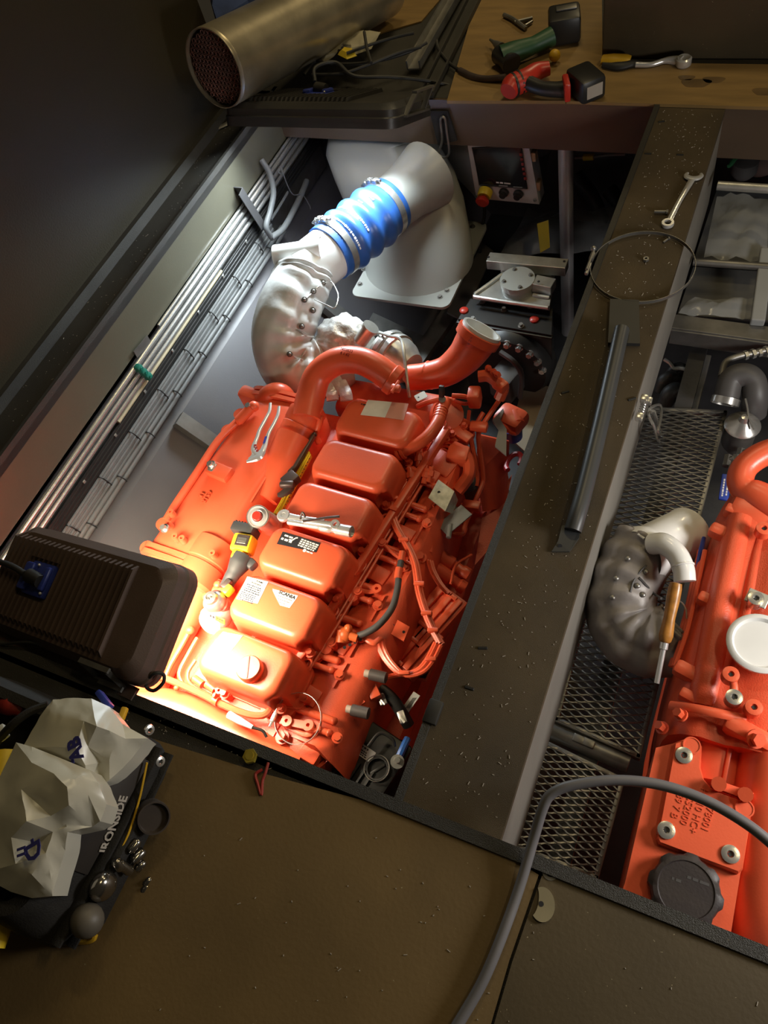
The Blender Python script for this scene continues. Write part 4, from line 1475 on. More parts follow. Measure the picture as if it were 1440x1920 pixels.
# black connector leads in the shadow
pathz('black_lead', [(712, 1290, -0.46), (735, 1310, -0.47), (752, 1335, -0.49), (766, 1360, -0.52)], 0, 0.017, BLACK, 10, 5, label='black connector lead')
ebox('lead_connector', 700, 1295, -0.44, (0.03, 0.05, 0.025), 0.8, ORANGE)
for px, py in ((717, 1311), (754, 1345)):
    bm = nb()
    box(bm, at(px, py, -0.455), (0.02, 0.035, 0.012), None, 0.003, rz=0.7)
    cyl(bm, at(px - 3, py, -0.45), at(px + 5, py + 10, -0.45), 0.004, 8)
    ep('lead_clip', bm, ALU, label='bright metal clip')
ebox('paper_label', 771, 1316, -0.50, (0.022, 0.055, 0.002), -0.25, STICK, 0, label='white paper label with print lines')
bm = nb()
for k in range(4):
    p = at(768 + 2 * k, 1318, -0.4985)
    box(bm, p, (0.0012, 0.035, 0.0006), None, 0, rz=-0.25)
ep('print', bm, INK, False)
# black starter / ECU at the near right corner with label and round cap
bm = nb()
bx = at(697, 1425, -0.50)
MX = Matrix.Translation(bx) @ Matrix.Rotation(-0.22, 4, 'Z')
box(bm, (0, 0.0, -0.05), (0.165, 0.17, 0.13), MX, 0.012)
cyl(bm, MX @ V((0.045, 0.055, -0.08)), MX @ V((0.045, 0.055, -0.01)), 0.035, 20)
ecu = ep('black_unit', bm, BLACK, label='black control unit')
for k in range(5):
    bm = nb()
    box(bm, (-0.06 + 0.022 * k, -0.06, 0.018), (0.006, 0.07, 0.008), MX)
    ep('rib', bm, BLACK, False, parent=ecu)
bm = nb()
ML = Matrix.Translation(at(682, 1409, bx.z + 0.0165)) @ Matrix.Rotation(-0.22, 4, 'Z')
prism(bm, rrect(0.062, 0.03, 0.002, 2), 0, 0.0012, ML)
lb_ = ep('label_plate', bm, STICK, False, parent=ecu, label='white data label')
bm = nb()
prism(bm, circ(0.0032, 12, -0.024, 0.009), 0.0012, 0.0018, ML)
marks(bm, ML, -0.019, 0.008, 0.009, 0.0045, 0.0015, 4)
for k in range(3):
    marks(bm, ML, -0.027, 0.012, 0.0 - 0.0055 * k, 0.003, 0.0015, 60 + k)
ep('print', bm, INK, False, parent=ecu)
bm = nb()
cc = at(707, 1441, -0.475)
lathe(bm, ((0.026, -0.03), (0.030, -0.03), (0.030, 0.0), (0.026, 0.0), (0.026, -0.02), (0.0, -0.02)), cc, (0, 0, 1), 24, False)
box(bm, cc + V((0, 0, -0.012)), (0.045, 0.008, 0.012), None, 0.002, rz=0.9)
ep('round_cap', bm, BLACK, True, 30, parent=ecu)
bm = nb()
tube(bm, [cc + V((0.0335 * math.cos(a), 0.0335 * math.sin(a), 0.004)) for a in [2 * PI * k / 16 for k in range(16)]], 0.0014, 6, 2, True)
ep('wire_ring', bm, GREYMETAL, parent=ecu)
pathz('thin_wire', [(690, 1400, -0.45), (712, 1375, -0.45), (735, 1385, -0.46), (740, 1400, -0.47)], 0, 0.005, BLACK)
bm = nb()
cyl(bm, at(745, 1428, -0.46), at(745, 1428, -0.45), 0.018, 16)
cyl(bm, at(745, 1425, -0.45), at(745, 1425, -0.44), 0.008, 6)
ep('terminal', bm, ALU, label='bare metal terminal')
pathz('blue_lead', [(748, 1420, -0.47), (756, 1402, -0.47), (764, 1385, -0.48)], 0, 0.010, BLUE, label='blue cable sleeve')

# ================================================================== exhaust riser, blue hose and lagged elbow
pb = [at(668, 548, -0.55), at(848, 574, -0.55), at(900, 444, -0.55), at(720, 420, -0.55)]
rc = (pb[0] + pb[1] + pb[2] + pb[3]) / 4
RIS = thing('exhaust_riser', 'pale grey moulded exhaust riser bolted down behind the engine', 'riser', (rc.x, rc.y, -0.56))
bm = nb()
prism(bm, rrect(0.425, 0.50, 0.035, 6, rc.x, rc.y + 0.03), -0.562, -0.55)
obj('base_plate', bm, GREYW, RIS)
for px, py in ((675, 533), (748, 545), (825, 557), (886, 425), (682, 505), (838, 545)):
    bm = nb()
    p = at(px, py, -0.55)
    bolt(bm, p, 0.008, 0.008)
    obj('bolt', bm, GREYMETAL, RIS)
bm = nb()
L = []
EDG = ((225, 620, 770), (245, 618, 785), (265, 612, 800), (285, 611, 828), (300, 613, 845), (340, 632, 858), (380, 650, 872), (430, 672, 880), (470, 684, 886), (520, 690, 890), (560, 690, 890))


def edges_at(py):
    for (y0_, a0, b0), (y1_, a1, b1) in zip(EDG, EDG[1:]):
        if y0_ <= py <= y1_:
            f = (py - y0_) / (y1_ - y0_)
            return a0 + (a1 - a0) * f, b0 + (b1 - b0) * f
    return EDG[-1][1:]


for (z, cy, ry) in ((-0.552, 2.19, 0.205), (-0.53, 2.195, 0.185), (-0.49, 2.215, 0.178), (-0.43, 2.26, 0.17), (-0.36, 2.325, 0.16), (-0.30, 2.40, 0.15), (-0.25, 2.47, 0.14), (-0.21, 2.54, 0.125), (-0.17, 2.60, 0.11), (-0.14, 2.64, 0.08)):
    lo_, hi_ = 150.0, 620.0                        # image row on which this section's middle lies
    for _ in range(30):
        py = (lo_ + hi_) / 2
        if at(740, py, z).y > cy:
            lo_ = py
        else:
            hi_ = py
    a, b = edges_at(py)
    A, B_ = at(a, py, z), at(b, py, z)
    c = (A + B_) / 2
    rx = (B_ - A).length / 2
    L.append([V((c.x + rx * math.cos(t), c.y + ry * math.sin(t), z)) for t in [2 * PI * k / 40 for k in range(40)]])
rings(bm, L)
obj('body', bm, GREYW, RIS, True, 80)
ha = [at(800, 340, -0.27), at(722, 392, -0.235), at(626, 468, -0.22)]
hd = (ha[2] - ha[1]).normalized()
bm = nb()
h0 = ha[1] - hd * 0.19
lathe(bm, ((0.13, -0.05), (0.118, 0.0), (0.104, 0.06), (0.0945, 0.19), (0.085, 0.215)), h0, hd, 36)
obj('outlet_spigot', bm, GREYW, RIS, True, 60)

HL = (ha[2] - ha[1]).length
HOSE = thing('hump_hose', 'bright blue ribbed hump hose between grey riser and white elbow', 'hose', tuple(ha[1]))
bm = nb()
prof = [(0.095, -0.03), (0.103, -0.03)]
N_ = 40
for k in range(N_ + 1):
    t = k / N_
    s = -0.028 + t * (HL + 0.056)
    r = 0.103
    for cc_ in (0.28, 0.5, 0.72):
        r += 0.0135 * math.exp(-((t - cc_) / 0.065) ** 2)
    prof.append((r, s))
prof += [(0.095, HL + 0.03)]
lathe(bm, prof, ha[1], hd, 44, False)
obj('sleeve', bm, BLUE, HOSE, True, 60)
for s in (0.004, HL - 0.012):
    cl = nb()
    lathe(cl, ((0.1035, -0.013), (0.1062, -0.013), (0.1062, 0.013), (0.1035, 0.013)), ha[1] + hd * s, hd, 44, False)
    band = obj('clamp_band', cl, STEEL, HOSE, True, 40, label='stainless clamp band')
    up = V((0, 0, 1)) - hd * hd.z
    up.normalize()
    sd = hd.cross(up)
    if sd.x > 0:
        sd = -sd
    for q in range(3):
        bm = nb()
        a = math.radians(10 + 16 * q)
        rad = up * math.cos(a) + sd * math.sin(a)
        tan = -up * math.sin(a) + sd * math.cos(a)
        p = ha[1] + hd * s + rad * 0.113
        box(bm, (0, 0, 0), (0.026, 0.024, 0.016), frame(p, tan, rad), 0.004)
        cyl(bm, p - tan * 0.03 + rad * 0.004, p + tan * 0.03 + rad * 0.004, 0.005, 8)
        obj('clamp_screw', bm, STEEL if s > 0.1 else GREYMETAL, band)
# white print along the hose
bm = nb()
up = (V((0, 0, 1)) - hd * hd.z).normalized()
sd = hd.cross(up)
if sd.x < 0:
    sd = -sd
rdm = random.Random(9)
for row, (s0, ang0, ang1, h_) in enumerate(((HL * 0.60, -18, 8, 0.009), (HL * 0.63, -26, 62, 0.010), (HL * 0.86, -20, 80, 0.008), (HL * 0.30, 10, 22, 0.006), (HL * 0.45, 5, 17, 0.006))):
    a = ang0
    while a < ang1:
        da = rdm.uniform(2.0, 5.5)
        t0 = (s0 + 0.028) / (HL + 0.056)
        r = 0.1033
        for cc_ in (0.28, 0.5, 0.72):
            r += 0.0135 * math.exp(-((t0 - cc_) / 0.065) ** 2)
        am = math.radians(a + da / 2)
        rad = up * math.cos(am) + sd * math.sin(am)
        tan = -up * math.sin(am) + sd * math.cos(am)
        p = ha[1] + hd * s0 + rad * (r + 0.0008)
        box(bm, (0, 0, 0), (math.radians(da) * r, h_ * rdm.uniform(0.6, 1), 0.0016), frame(p, tan, rad))
        a += da + 1.8
obj('print', bm, PRINTW, HOSE, False)

# lagged elbow: white end, side stub, quilted jacket
def quilt(bm, pts, r, n, seam_ang, pins, rnd, pleat=0.05, upv=(0, 0, 1)):
    P = spline(pts, 10)
    m = len(P)
    nrm = None
    loops = []
    for i in range(m):
        t = (P[min(i + 1, m - 1)] - P[max(i - 1, 0)]).normalized()
        if nrm is None:
            nrm = V(upv)
        nrm = (nrm - t * nrm.dot(t)).normalized()
        bn = t.cross(nrm)
        f = i / (m - 1)
        ring = []
        for k in range(n):
            a = 2 * PI * k / n
            rr = r * (1 + 0.035 * math.sin(PI * min(1, max(0, f)) * 1.0))
            d = abs((a - seam_ang + PI) % (2 * PI) - PI)
            rr *= 1 - 0.10 * math.exp(-(d / 0.16) ** 2)
            fold = math.sin(f * pins * 2 * PI + 0.6 * math.sin(3 * a + rnd)) * math.exp(-((d - 0.35) / 0.55) ** 2)
            rr *= 1 + pleat * fold * 0.8
            rr *= 1 + 0.018 * math.sin(5 * a + 9 * f + rnd) + 0.012 * math.sin(11 * a - 23 * f)
            if i == 0 or i == m - 1:
                rr *= 0.9
            ring.append(P[i] + (nrm * math.cos(a) + bn * math.sin(a)) * rr)
        loops.append(ring)
    rings(bm, loops)
    return P


we = ha[2] + hd * 0.0
e1 = we + hd * 0.13
EL = thing('exhaust_elbow', 'white painted exhaust elbow wrapped in silver quilted lagging', 'elbow', tuple(e1))
bm = nb()
lathe(bm, ((0.09, -0.05), (0.096, -0.05), (0.096, 0.13), (0.085, 0.17)), we, hd, 40)
obj('white_pipe', bm, WHITE, EL)
bm = nb()
lathe(bm, ((0.0965, -0.003), (0.099, -0.003), (0.099, 0.004), (0.0965, 0.004)), we + hd * 0.018, hd, 40, False)
obj('joint_line', bm, mat('pink_sealant', (0.75, 0.25, 0.3), 0.5), EL)
bm = nb()
sa, sb = at(594, 470, -0.15), at(516, 481, -0.15)
sdv = (sb - sa).normalized()
lathe(bm, ((0.044, -0.02), (0.039, 0.03), (0.039, (sb - sa).length), (0.034, (sb - sa).length), (0.033, 0.03)), sa, sdv, 24, False)
obj('side_stub', bm, WHITE, EL, True, 50)
bm = nb()
QP = [we + hd * 0.15, at(564, 535, -0.225), at(541, 585, -0.24), at(530, 640, -0.29), at(550, 690, -0.36), at(600, 690, -0.39), at(640, 668, -0.39)]
quilt(bm, QP, 0.105, 64, 5.35, 11, 1.0, 0.085)
jk = obj('jacket', bm, QUILT, EL, True, 180, label='silver quilted lagging jacket')
hooks = [(606, 530), (588, 546), (571, 562), (566, 612), (543, 664), (587, 582)]
for k, (px, py) in enumerate(hooks):
    bm = nb()
    p = snap(jk, px, py, -0.003)
    q_ = snap(jk, px, py, 0.014)
    cyl(bm, p, q_, 0.010, 12)
    sphere(bm, q_, 0.007, 10, 6)
    obj('lacing_button', bm, GREYMETAL, jk)
bm = nb()
for pts in (((606, 530), (596, 538), (588, 546), (580, 554), (571, 562)), ((556, 618), (566, 624), (575, 630)), ((545, 664), (556, 670), (568, 674))):
    tube(bm, [snap(jk, px, py, 0.006) for px, py in pts], 0.0022, 6, 3)
e0 = snap(jk, 606, 530, 0.012)
e9 = snap(jk, 590, 562, 0.008)
tube(bm, [e0, at(620, 528, e0.z), at(629, 540, e0.z), at(634, 556, e0.z), at(628, 577, e0.z), at(612, 572, (e0.z + e9.z) / 2), e9], 0.002, 6, 5)
obj('lacing_wire', bm, STEEL, jk)

# ------------------------------------------------- control panel hanging from the far girder
pc = aty(943, 318, 2.45)
PAN = thing('control_panel', 'grey control panel with dark screen and red emergency stop below the far girder', 'panel', tuple(pc))
def pp(px, py, y=2.45):
    return aty(px, py + 6, y)
bm = nb()
face = [pp(876, 262), pp(990, 258), pp(1011, 377), pp(893, 366)]
rings(bm, [[p + V((0, 0.07, 0)) for p in face], face])
obj('housing', bm, mat('panel_grey', (0.60, 0.60, 0.57), 0.42), PAN, False)
bm = nb()
scr = [pp(886, 272, 2.447), pp(977, 267, 2.447), pp(988, 347, 2.447), pp(899, 340, 2.447)]
rings(bm, [[p + V((0, 0.01, 0)) for p in scr], scr])
obj('screen', bm, SCREEN, PAN, False)
fr = nb()
tube(fr, scr, 0.004, 6, 1, True)
obj('screen_frame', fr, BLACK, PAN)
for k in range(6):
    bm = nb()
    p = pp(977 + 1.6 * k, 284 + 9 * k, 2.444)
    box(bm, p, (0.012, 0.004, 0.012), None, 0.002)
    obj('screen_key', bm, DKRED, PAN)
bm = nb()
marks(bm, frame(pp(942, 337, 2.444), (1, 0, -0.04), (0, -1, 0)), -0.025, 0.025, 0, 0.006, seed=5)
obj('print', bm, PRINTW, PAN, False)
p = pp(911, 352, 2.445)
bm = nb()
d = V((0, -1, -0.25)).normalized()
lathe(bm, ((0.028, 0.0), (0.028, 0.02), (0.024, 0.03), (0.020, 0.03)), p, d, 20)
es = obj('emergency_stop', bm, YELLOW, PAN, True, 40, label='yellow collar of the emergency stop')
bm = nb()
lathe(bm, ((0.012, 0.03), (0.012, 0.042), (0.026, 0.044), (0.027, 0.052), (0.022, 0.058), (0.0, 0.058)), p, d, 20)
obj('push_button', bm, RED, es, True, 40, label='red mushroom button')
for px, py in ((945, 354), (972, 357)):
    bm = nb()
    q = pp(px, py, 2.448)
    lathe(bm, ((0.019, 0.0), (0.019, 0.008), (0.013, 0.012), (0.013, 0.024), (0.0, 0.024)), q, (0, -1, -0.1), 18)
    sw = obj('rotary_switch', bm, BLACK, PAN, True, 40)
    bm = nb()
    box(bm, q + V((0, -0.002, 0.026)), (0.036, 0.004, 0.010), None, 0.001)
    obj('switch_label', bm, GREY, sw, False)
for px, py in ((895, 362), (1003, 369)):
    bm = nb()
    bolt(bm, pp(px, py, 2.449), 0.005, 0.006, (0, -1, 0))
    obj('screw', bm, STEEL, PAN)
for px, py in ((1001, 285), (1009, 340)):
    bm = nb()
    box(bm, pp(px, py, 2.47), (0.022, 0.03, 0.036), None, 0.003)
    obj('tape_strip', bm, mat('beige_tape%d' % px, (0.55, 0.38, 0.22), 0.6), PAN, label='beige tape on the edge')
bm = nb()
tri = [pp(800, 268, 2.66), pp(876, 262, 2.52), pp(894, 368, 2.52), pp(886, 358, 2.53)]
rings(bm, [[q + V((0, 0.008, 0)) for q in tri], tri])
obj('side_plate', bm, GREYW, PAN, False)
bm = nb()
tube(bm, [pp(908, 372, 2.46), pp(908, 400, 2.46), pp(902, 430, 2.46), pp(900, 470, 2.46)], 0.007, 8, 5)
obj('cable', bm, BLACK, PAN)

# grey column, yellow strip, aluminium pole
bm = nb()
cc = aty(1003, 330, 2.66)
lathe(bm, ((0.085, 0.24), (0.085, 0.06), (0.10, 0.05), (0.10, 0.02), (0.085, 0.0), (0.065, -0.03), (0.05, -0.12), (0.045, -0.22)), (cc.x, 2.64, -0.32), (0, 0, 1), 28)
tag(obj('grey_column', bm, MIDGREY, None, True, 40), 'dark grey round column standing behind the control panel', 'column')
bm = nb()
q = [aty(1007, 420, 2.46), aty(1028, 413, 2.46), aty(1031, 464, 2.40), aty(1013, 474, 2.40)]
rings(bm, [[p + V((0, 0.002, 0)) for p in q], q])
tag(obj('yellow_strip', bm, YELTAPE, None, False), 'strip of yellow tape hanging from the grey column', 'tape')
bm = nb()
t0 = aty(1060, 268, 2.47)
cyl(bm, (t0.x, 2.47, -0.07), (t0.x + 0.01, 2.45, -1.1), 0.027, 24)
tag(obj('support_pole', bm, mat('pole_alu', (0.62, 0.62, 0.63), 0.33, 0.4)), 'upright aluminium pole beside the centre beam', 'pole')
# film over the drive behind
def film(name, pix, zf, label, m=FILM, seed=1, nu=9, nv=7, amp=0.02):
    r_ = random.Random(seed)
    c4 = [at(*p) for p in pix]
    b_ = nb()
    g_ = []
    for i in range(nu):
        row = []
        for j in range(nv):
            u, v = i / (nu - 1), j / (nv - 1)
            p = (c4[0].lerp(c4[1], u)).lerp(c4[3].lerp(c4[2], u), v)
            row.append(b_.verts.new(p + V((0, 0, r_.uniform(-amp, amp) + zf * math.sin(PI * u) * math.sin(PI * v)))))
        g_.append(row)
    for i in range(nu - 1):
        for j in range(nv - 1):
            b_.faces.new((g_[i][j], g_[i + 1][j], g_[i + 1][j + 1], g_[i][j + 1]))
    return tag(obj(name, b_, m, None, True, 180), label, 'plastic sheet')


film('plastic_sheet', [(930, 480, -0.7), (1160, 470, -0.62), (1160, 385, -0.6), (990, 395, -0.68)], 0.06, 'clear plastic sheet draped behind the aluminium pole', seed=4)
bm = nb()
tube(bm, [aty(1078, 296, 2.75), aty(1110, 294, 2.75), aty(1145, 290, 2.75), aty(1172, 289, 2.75)], 0.006, 8, 4)
wl = tag(obj('pale_cable', bm, GREYC), 'pale cable with yellow tag behind the pole below the girder', 'cable')
bm = nb()
tube(bm, [aty(1094, 295, 2.75), aty(1113, 294, 2.75)], 0.013, 8, 2)
obj('yellow_tag', bm, YELTAPE, wl, label='yellow tag')
for k in range(2):
    bm = nb()
    a = aty(1080 + 62 * k, 330 + 26 * k, 2.9)
    tube(bm, [a, a + V((0.08, -0.05, -0.06)), a + V((0.12, -0.02, -0.2))], 0.035, 10, 4)
    tag(obj('dark_hose', bm, RUBBER), ('dim black hose close to the aluminium pole', 'dim black hose half way between the aluminium pole and the centre beam')[k], 'hose', 'black hoses right of the pole')

# aluminium mount on top of the gearbox
MNT = thing('gearbox_mount', 'welded aluminium mount with round cover plate on top of the black gearbox', 'mount', tuple(at(965, 540, -0.52)))
def zp(px, py, z):
    return at(px, py, z)
bm = nb()
box_a, box_b = zp(915, 481, -0.46), zp(1063, 494, -0.46)
M, L = between(box_a, box_b)
box(bm, (L / 2, 0, -0.02), (L, 0.05, 0.04), M, 0.002)
obj('cross_bar', bm, ALU, MNT, False)
bm = nb()
quad3(bm, [zp(945, 508, -0.515), zp(1040, 515, -0.515), zp(1030, 574, -0.515), zp(886, 553, -0.515)], 0.022)
obj('plate', bm, ALU, MNT, False)
bm = nb()
c = zp(970, 522, -0.468)
lathe(bm, ((0.062, -0.05), (0.058, -0.025), (0.064, -0.024), (0.064, 0.0), (0.0, 0.0)), c, (0, 0, 1), 30)
cv = obj('cover_disc', bm, GREYW, MNT, True, 35, label='light grey round cover')
for k in range(4):
    bm = nb()
    a = 0.5 + k * PI / 2
    bolt(bm, c + V((0.05 * math.cos(a), 0.05 * math.sin(a), 0)), 0.006, 0.007)
    obj('bolt', bm, GREYMETAL, cv)
bm = nb()
box(bm, zp(1020, 535, -0.49), (0.075, 0.05, 0.04), None, 0.002, rz=-0.12)
obj('block', bm, ALU, MNT, False)
for (a, b) in (((940, 507), (978, 510)), ((995, 511), (1035, 514)), ((888, 556), (1028, 577)), ((890, 552), (945, 512)), ((1000, 553), (1030, 558))):
    bm = nb()
    tube(bm, [zp(*a, -0.512), zp((a[0] + b[0]) / 2, (a[1] + b[1]) / 2 + 0.5, -0.511), zp(*b, -0.512)], 0.008, 8, 3)
    obj('weld_bead', bm, ALU, MNT)
for px, py in ((916, 482), (1058, 490), (1010, 528)):
    bm = nb()
    p = zp(px, py, -0.459)
    cyl(bm, p, p + V((0, 0, 0.0012)), 0.005, 10)
    obj('hole', bm, INK, MNT, False)

GB = thing('gearbox', 'black gearbox with red plugs behind the orange inlet elbow', 'gearbox', tuple(at(950, 610, -1.0)))
bm = nb()
t4 = [zp(882, 560, -0.56), zp(1036, 578, -0.56), zp(1034, 628, -0.56), zp(859, 598, -0.56)]
u4 = [t4[0], t4[1], t4[2], t4[3]]
lo = [V((p.x, p.y, -1.05)) for p in t4]
rings(bm, [lo, u4])
g0 = obj('case', bm, BLACK, GB, False)
bm = nb()
lp = [zp(857, 603, -0.575), zp(1036, 633, -0.575)]
M, L = between(*lp)
box(bm, (L / 2, 0, 0), (L, 0.02, 0.012), M, 0.002)
obj('flange', bm, BLACK, GB)
for px, py in ((870, 583), (1002, 600)):
    bm = nb()
    p = zp(px, py, -0.56)
    lathe(bm, ((0.017, 0.0), (0.017, 0.006), (0.012, 0.010), (0.0, 0.011)), p, (0, 0, 1), 18)
    obj('plug', bm, RED, GB, label='red plastic plug')
for px, py in ((887, 600), (977, 612), (905, 566), (994, 575), (945, 582)):
    bm = nb()
    bolt(bm, zp(px, py, -0.56), 0.008, 0.014)
    obj('bolt', bm, GREYMETAL, GB)
bm = nb()
bcx = V((t4[2].x * 0.55 + t4[3].x * 0.45, t4[3].y - 0.004, -0.74))
lathe(bm, ((0.17, 0.03), (0.17, -0.02), (0.15, -0.05), (0.10, -0.05)), bcx, (0, 1, 0), 36)
obj('bell_housing', bm, BLACK, GB)
for k in range(9):
    bm = nb()
    a = 0.2 + k * 0.33
    bolt(bm, bcx + V((0.14 * math.cos(a), -0.045, 0.14 * math.sin(a))), 0.011, 0.02, (0, -1, 0.1))
    obj('bolt', bm, STEEL, GB)
bm = nb()
box(bm, zp(950, 715, -0.75), (0.10, 0.10, 0.12), None, 0.01, rz=-0.3)
obj('solenoid', bm, MIDGREY, GB)
bm = nb()
tube(bm, [zp(938, 660, -0.5), zp(965, 680, -0.52), zp(978, 705, -0.6), zp(975, 745, -0.75)], 0.010, 8, 5)
obj('hose', bm, MIDGREY, GB)
# long tray / bearer between riser and gearbox, dim
bm = nb()
quad3(bm, [at(838, 585, -0.7), at(868, 600, -0.7), at(925, 470, -0.7), at(905, 455, -0.7)], 0.01)
tag(obj('bearer_plate', bm, MIDGREY, None, False), 'dim grey bearer plate between the riser and gearbox', 'plate')
# floor plate showing right of the engine at the back
bm = nb()
quad3(bm, [at(955, 820, -0.85), at(985, 700, -0.85), at(1040, 700, -0.85), at(1000, 860, -0.85)], 0.01)
tag(obj('bay_floor_plate', bm, mat('tan_plate', (0.30, 0.24, 0.15), 0.6), None, False), 'tan floor plate between gearbox and centre beam', 'plate')
# black strap with carabiner on the far girder
bm = nb()
st = [aty(806, 206, 2.415), aty(840, 207, 2.412), aty(858, 262, 2.410), aty(822, 270, 2.410)]
rings(bm, [[p + V((0, 0.002, 0)) for p in st], [p + V((0, -0.006, 0)) for p in st]])
sp_ = tag(obj('black_strap', bm, NYLON, None, False), 'black strap with a wire carabiner hanging on the far girder', 'strap')
bm = nb()
tube(bm, [aty(826, 225, 2.40), aty(834, 222, 2.40), aty(838, 250, 2.40), aty(842, 285, 2.395), aty(834, 295, 2.395), aty(823, 288, 2.395), aty(829, 262, 2.40)], 0.0045, 8, 5, True)
obj('carabiner', bm, GREYMETAL, sp_, label='bent metal carabiner')

# ================================================================== right hatch: walkway grating
def grating(corners, z, rows, cols, label, seed):
    A, B_, D, E_ = [V((p.x, p.y, z)) for p in (at(*corners[0], z), at(*corners[1], z), at(*corners[2], z), at(*corners[3], z))]   # far-left, far-right, near-right, near-left
    G = thing('walkway_grating', label, 'grating', tuple((A + B_ + D + E_) / 4 - V((0, 0, 0.03))))
    bm = nb()
    for a, b in ((A, B_), (B_, D), (D, E_), (E_, A)):
        M, L = between(a, b)
        box(bm, (L / 2, 0, -0.012), (L + 0.012, 0.012, 0.026), M, 0.002)
    obj('frame', bm, GREYMETAL, G)
    def P(u, v, dz=0.0):
        return (A.lerp(B_, u)).lerp(E_.lerp(D, u), v) + V((0, 0, dz))
    bm = nb()
    for r in range(rows + 1):                      # expanded metal: raised wavy strands, joined at the bonds
        pts = []
        n = cols * 6
        for k in range(n + 1):
            u = k / n
            ph = (k % 6) / 6
            off = (0.5 - 0.5 * math.cos(2 * PI * ph + PI * (r % 2) * 1.0))
            lift = 0.004 * off
            pts.append((P(u, min(1, max(0, (r + (off - 0.5) * 0.86) / rows)), lift), off))
        for k in range(n):
            (a, oa), (b, ob) = pts[k], pts[k + 1]
            wd = 0.0032
            M, L = between(a, b)
            box(bm, (L / 2, 0, -0.002), (L * 1.06, wd, 0.004), M)
    m_ = obj('expanded_mesh', bm, GREYMETAL, G, False)
    m_['kind'] = 'stuff'
    return G, P


ZW = -0.42
G1, P1 = grating(((1199, 765), (1360, 772), (1197, 1417), (1043, 1348)), ZW, 106, 5, 'long expanded-metal walkway grating beside the right engine, lagged elbow lying on it', 1)
G2, P2 = grating(((1022, 1392), (1167, 1462), (1118, 1645), (955, 1582)), ZW, 27, 5, 'short near walkway grating crossed by the grey hose', 2)
bm = nb()
a, b = at(1042, 1374, -0.44), at(1172, 1430, -0.44)
cyl(bm, a + (a - b) * 0.1, b + (b - a) * 0.05, 0.022, 16)
tag(obj('cross_tube', bm, GREYMETAL), 'steel cross tube showing between the two walkway gratings', 'tube')
for px, py in ((1086, 1388), (1103, 1395)):
    bm = nb()
    box(bm, at(px, py, -0.425), (0.03, 0.02, 0.03), None, 0.003, rz=-0.1)
    obj('hinge', bm, GREYMETAL, G1)
bm = nb()                                          # two bearers under the gratings
for k in range(1):
    box(bm, (-0.09, 1.0, -0.47), (0.05, 1.9, 0.05))
tag(obj('walkway_bearer', bm, BILGE, None, False), 'dark steel bearer under the walkway gratings', 'bearer')
for (pa, pb_) in (((1318, 676), (1295, 765)),):
    bm = nb()
    M, L = between(at(*pa, -0.55), at(*pb_, -0.55))
    box(bm, (L / 2, 0, 0), (L * 1.15, 0.045, 0.03), M, 0.003)
    tag(obj('channel_bar', bm, GREYMETAL, None, False), 'pale steel channel rising beyond the far end of the walkway', 'bar')

# ------------------------------------------------- lagged elbow lying on the walkway
EB = thing('lagged_elbow', 'grey quilted exhaust elbow with open glossy white pipe end on the walkway', 'elbow', tuple(at(1180, 1160, -0.41)))
QP = [at(1218, 1020, -0.235), at(1186, 1062, -0.25), at(1165, 1115, -0.27), at(1172, 1170, -0.29), at(1212, 1202, -0.29), at(1262, 1200, -0.28), at(1282, 1185, -0.27)]
bm = nb()
quilt(bm, QP, 0.082, 56, 0.4, 9, 2.0, 0.09)
jk = obj('jacket', bm, QUILTD, EB, True, 180)
w0, w1 = at(1212, 1037, -0.225), at(1280, 1003, -0.285)
wd_ = (w1 - w0).normalized()
wl_ = (w1 - w0).length
bm = nb()
lathe(bm, ((0.066, -0.03), (0.073, -0.01), (0.068, 0.01), (0.066, 0.02), (0.066, wl_ + 0.012), (0.068, wl_ + 0.014), (0.068, wl_ + 0.018), (0.062, wl_ + 0.018), (0.060, 0.04), (0.0, 0.04)), w0, wd_, 40, False)
obj('pipe_end', bm, WHITE, EB, True, 45, label='glossy white open pipe end')
bm = nb()
tube(bm, [at(1222, 1020, -0.165), at(1245, 1020, -0.145), at(1268, 1038, -0.14), at(1281, 1065, -0.145), at(1284, 1090, -0.155)], [0.026, 0.026, 0.0245, 0.0245, 0.0245], 18, 7)
br_ = obj('side_branch', bm, WHITE, EB, True, 60, label='white curved side branch')
bm = nb()
a, b = at(1280, 1060, -0.143), at(1282, 1070, -0.146)
lathe(bm, ((0.0245, -0.002), (0.0262, -0.001), (0.0262, 0.002), (0.0245, 0.003)), a, b - a, 20, False)
obj('weld_line', bm, WHITE, br_)
bm = nb()
box(bm, (0, 0, 0), (0.026, 0.02, 0.004), frame(at(1207, 1003, -0.16), wd_, (-0.3, -0.3, 1)), 0.001, 1)
obj('bonding_tab', bm, WHITE, EB, True, 30)
for k, (px, py) in enumerate(((1177, 1047), (1211, 1072), (1155, 1084), (1148, 1120), (1195, 1098), (1205, 1115), (1240, 1137))):
    bm = nb()
    sphere(bm, snap(jk, px, py, 0.002), 0.0075, 10, 6, (1, 1, 0.7))
    obj('stud', bm, GREYMETAL, jk)
bm = nb()
tube(bm, [snap(jk, px, py, 0.001) for px, py in ((1212, 1060), (1200, 1072), (1188, 1090), (1182, 1110))], 0.0025, 6, 4)
tube(bm, [snap(jk, px, py, 0.001) for px, py in ((1198, 1083), (1212, 1098), (1225, 1112), (1240, 1122))], 0.003, 6, 4)
obj('seam', bm, MIDGREY, jk)
bm = nb()
tube(bm, [at(1245, 1140, -0.19), at(1256, 1132, -0.185), at(1275, 1128, -0.185), at(1286, 1142, -0.19), at(1288, 1160, -0.2)], 0.002, 6, 4)
obj('lacing_wire', bm, STEEL, jk)
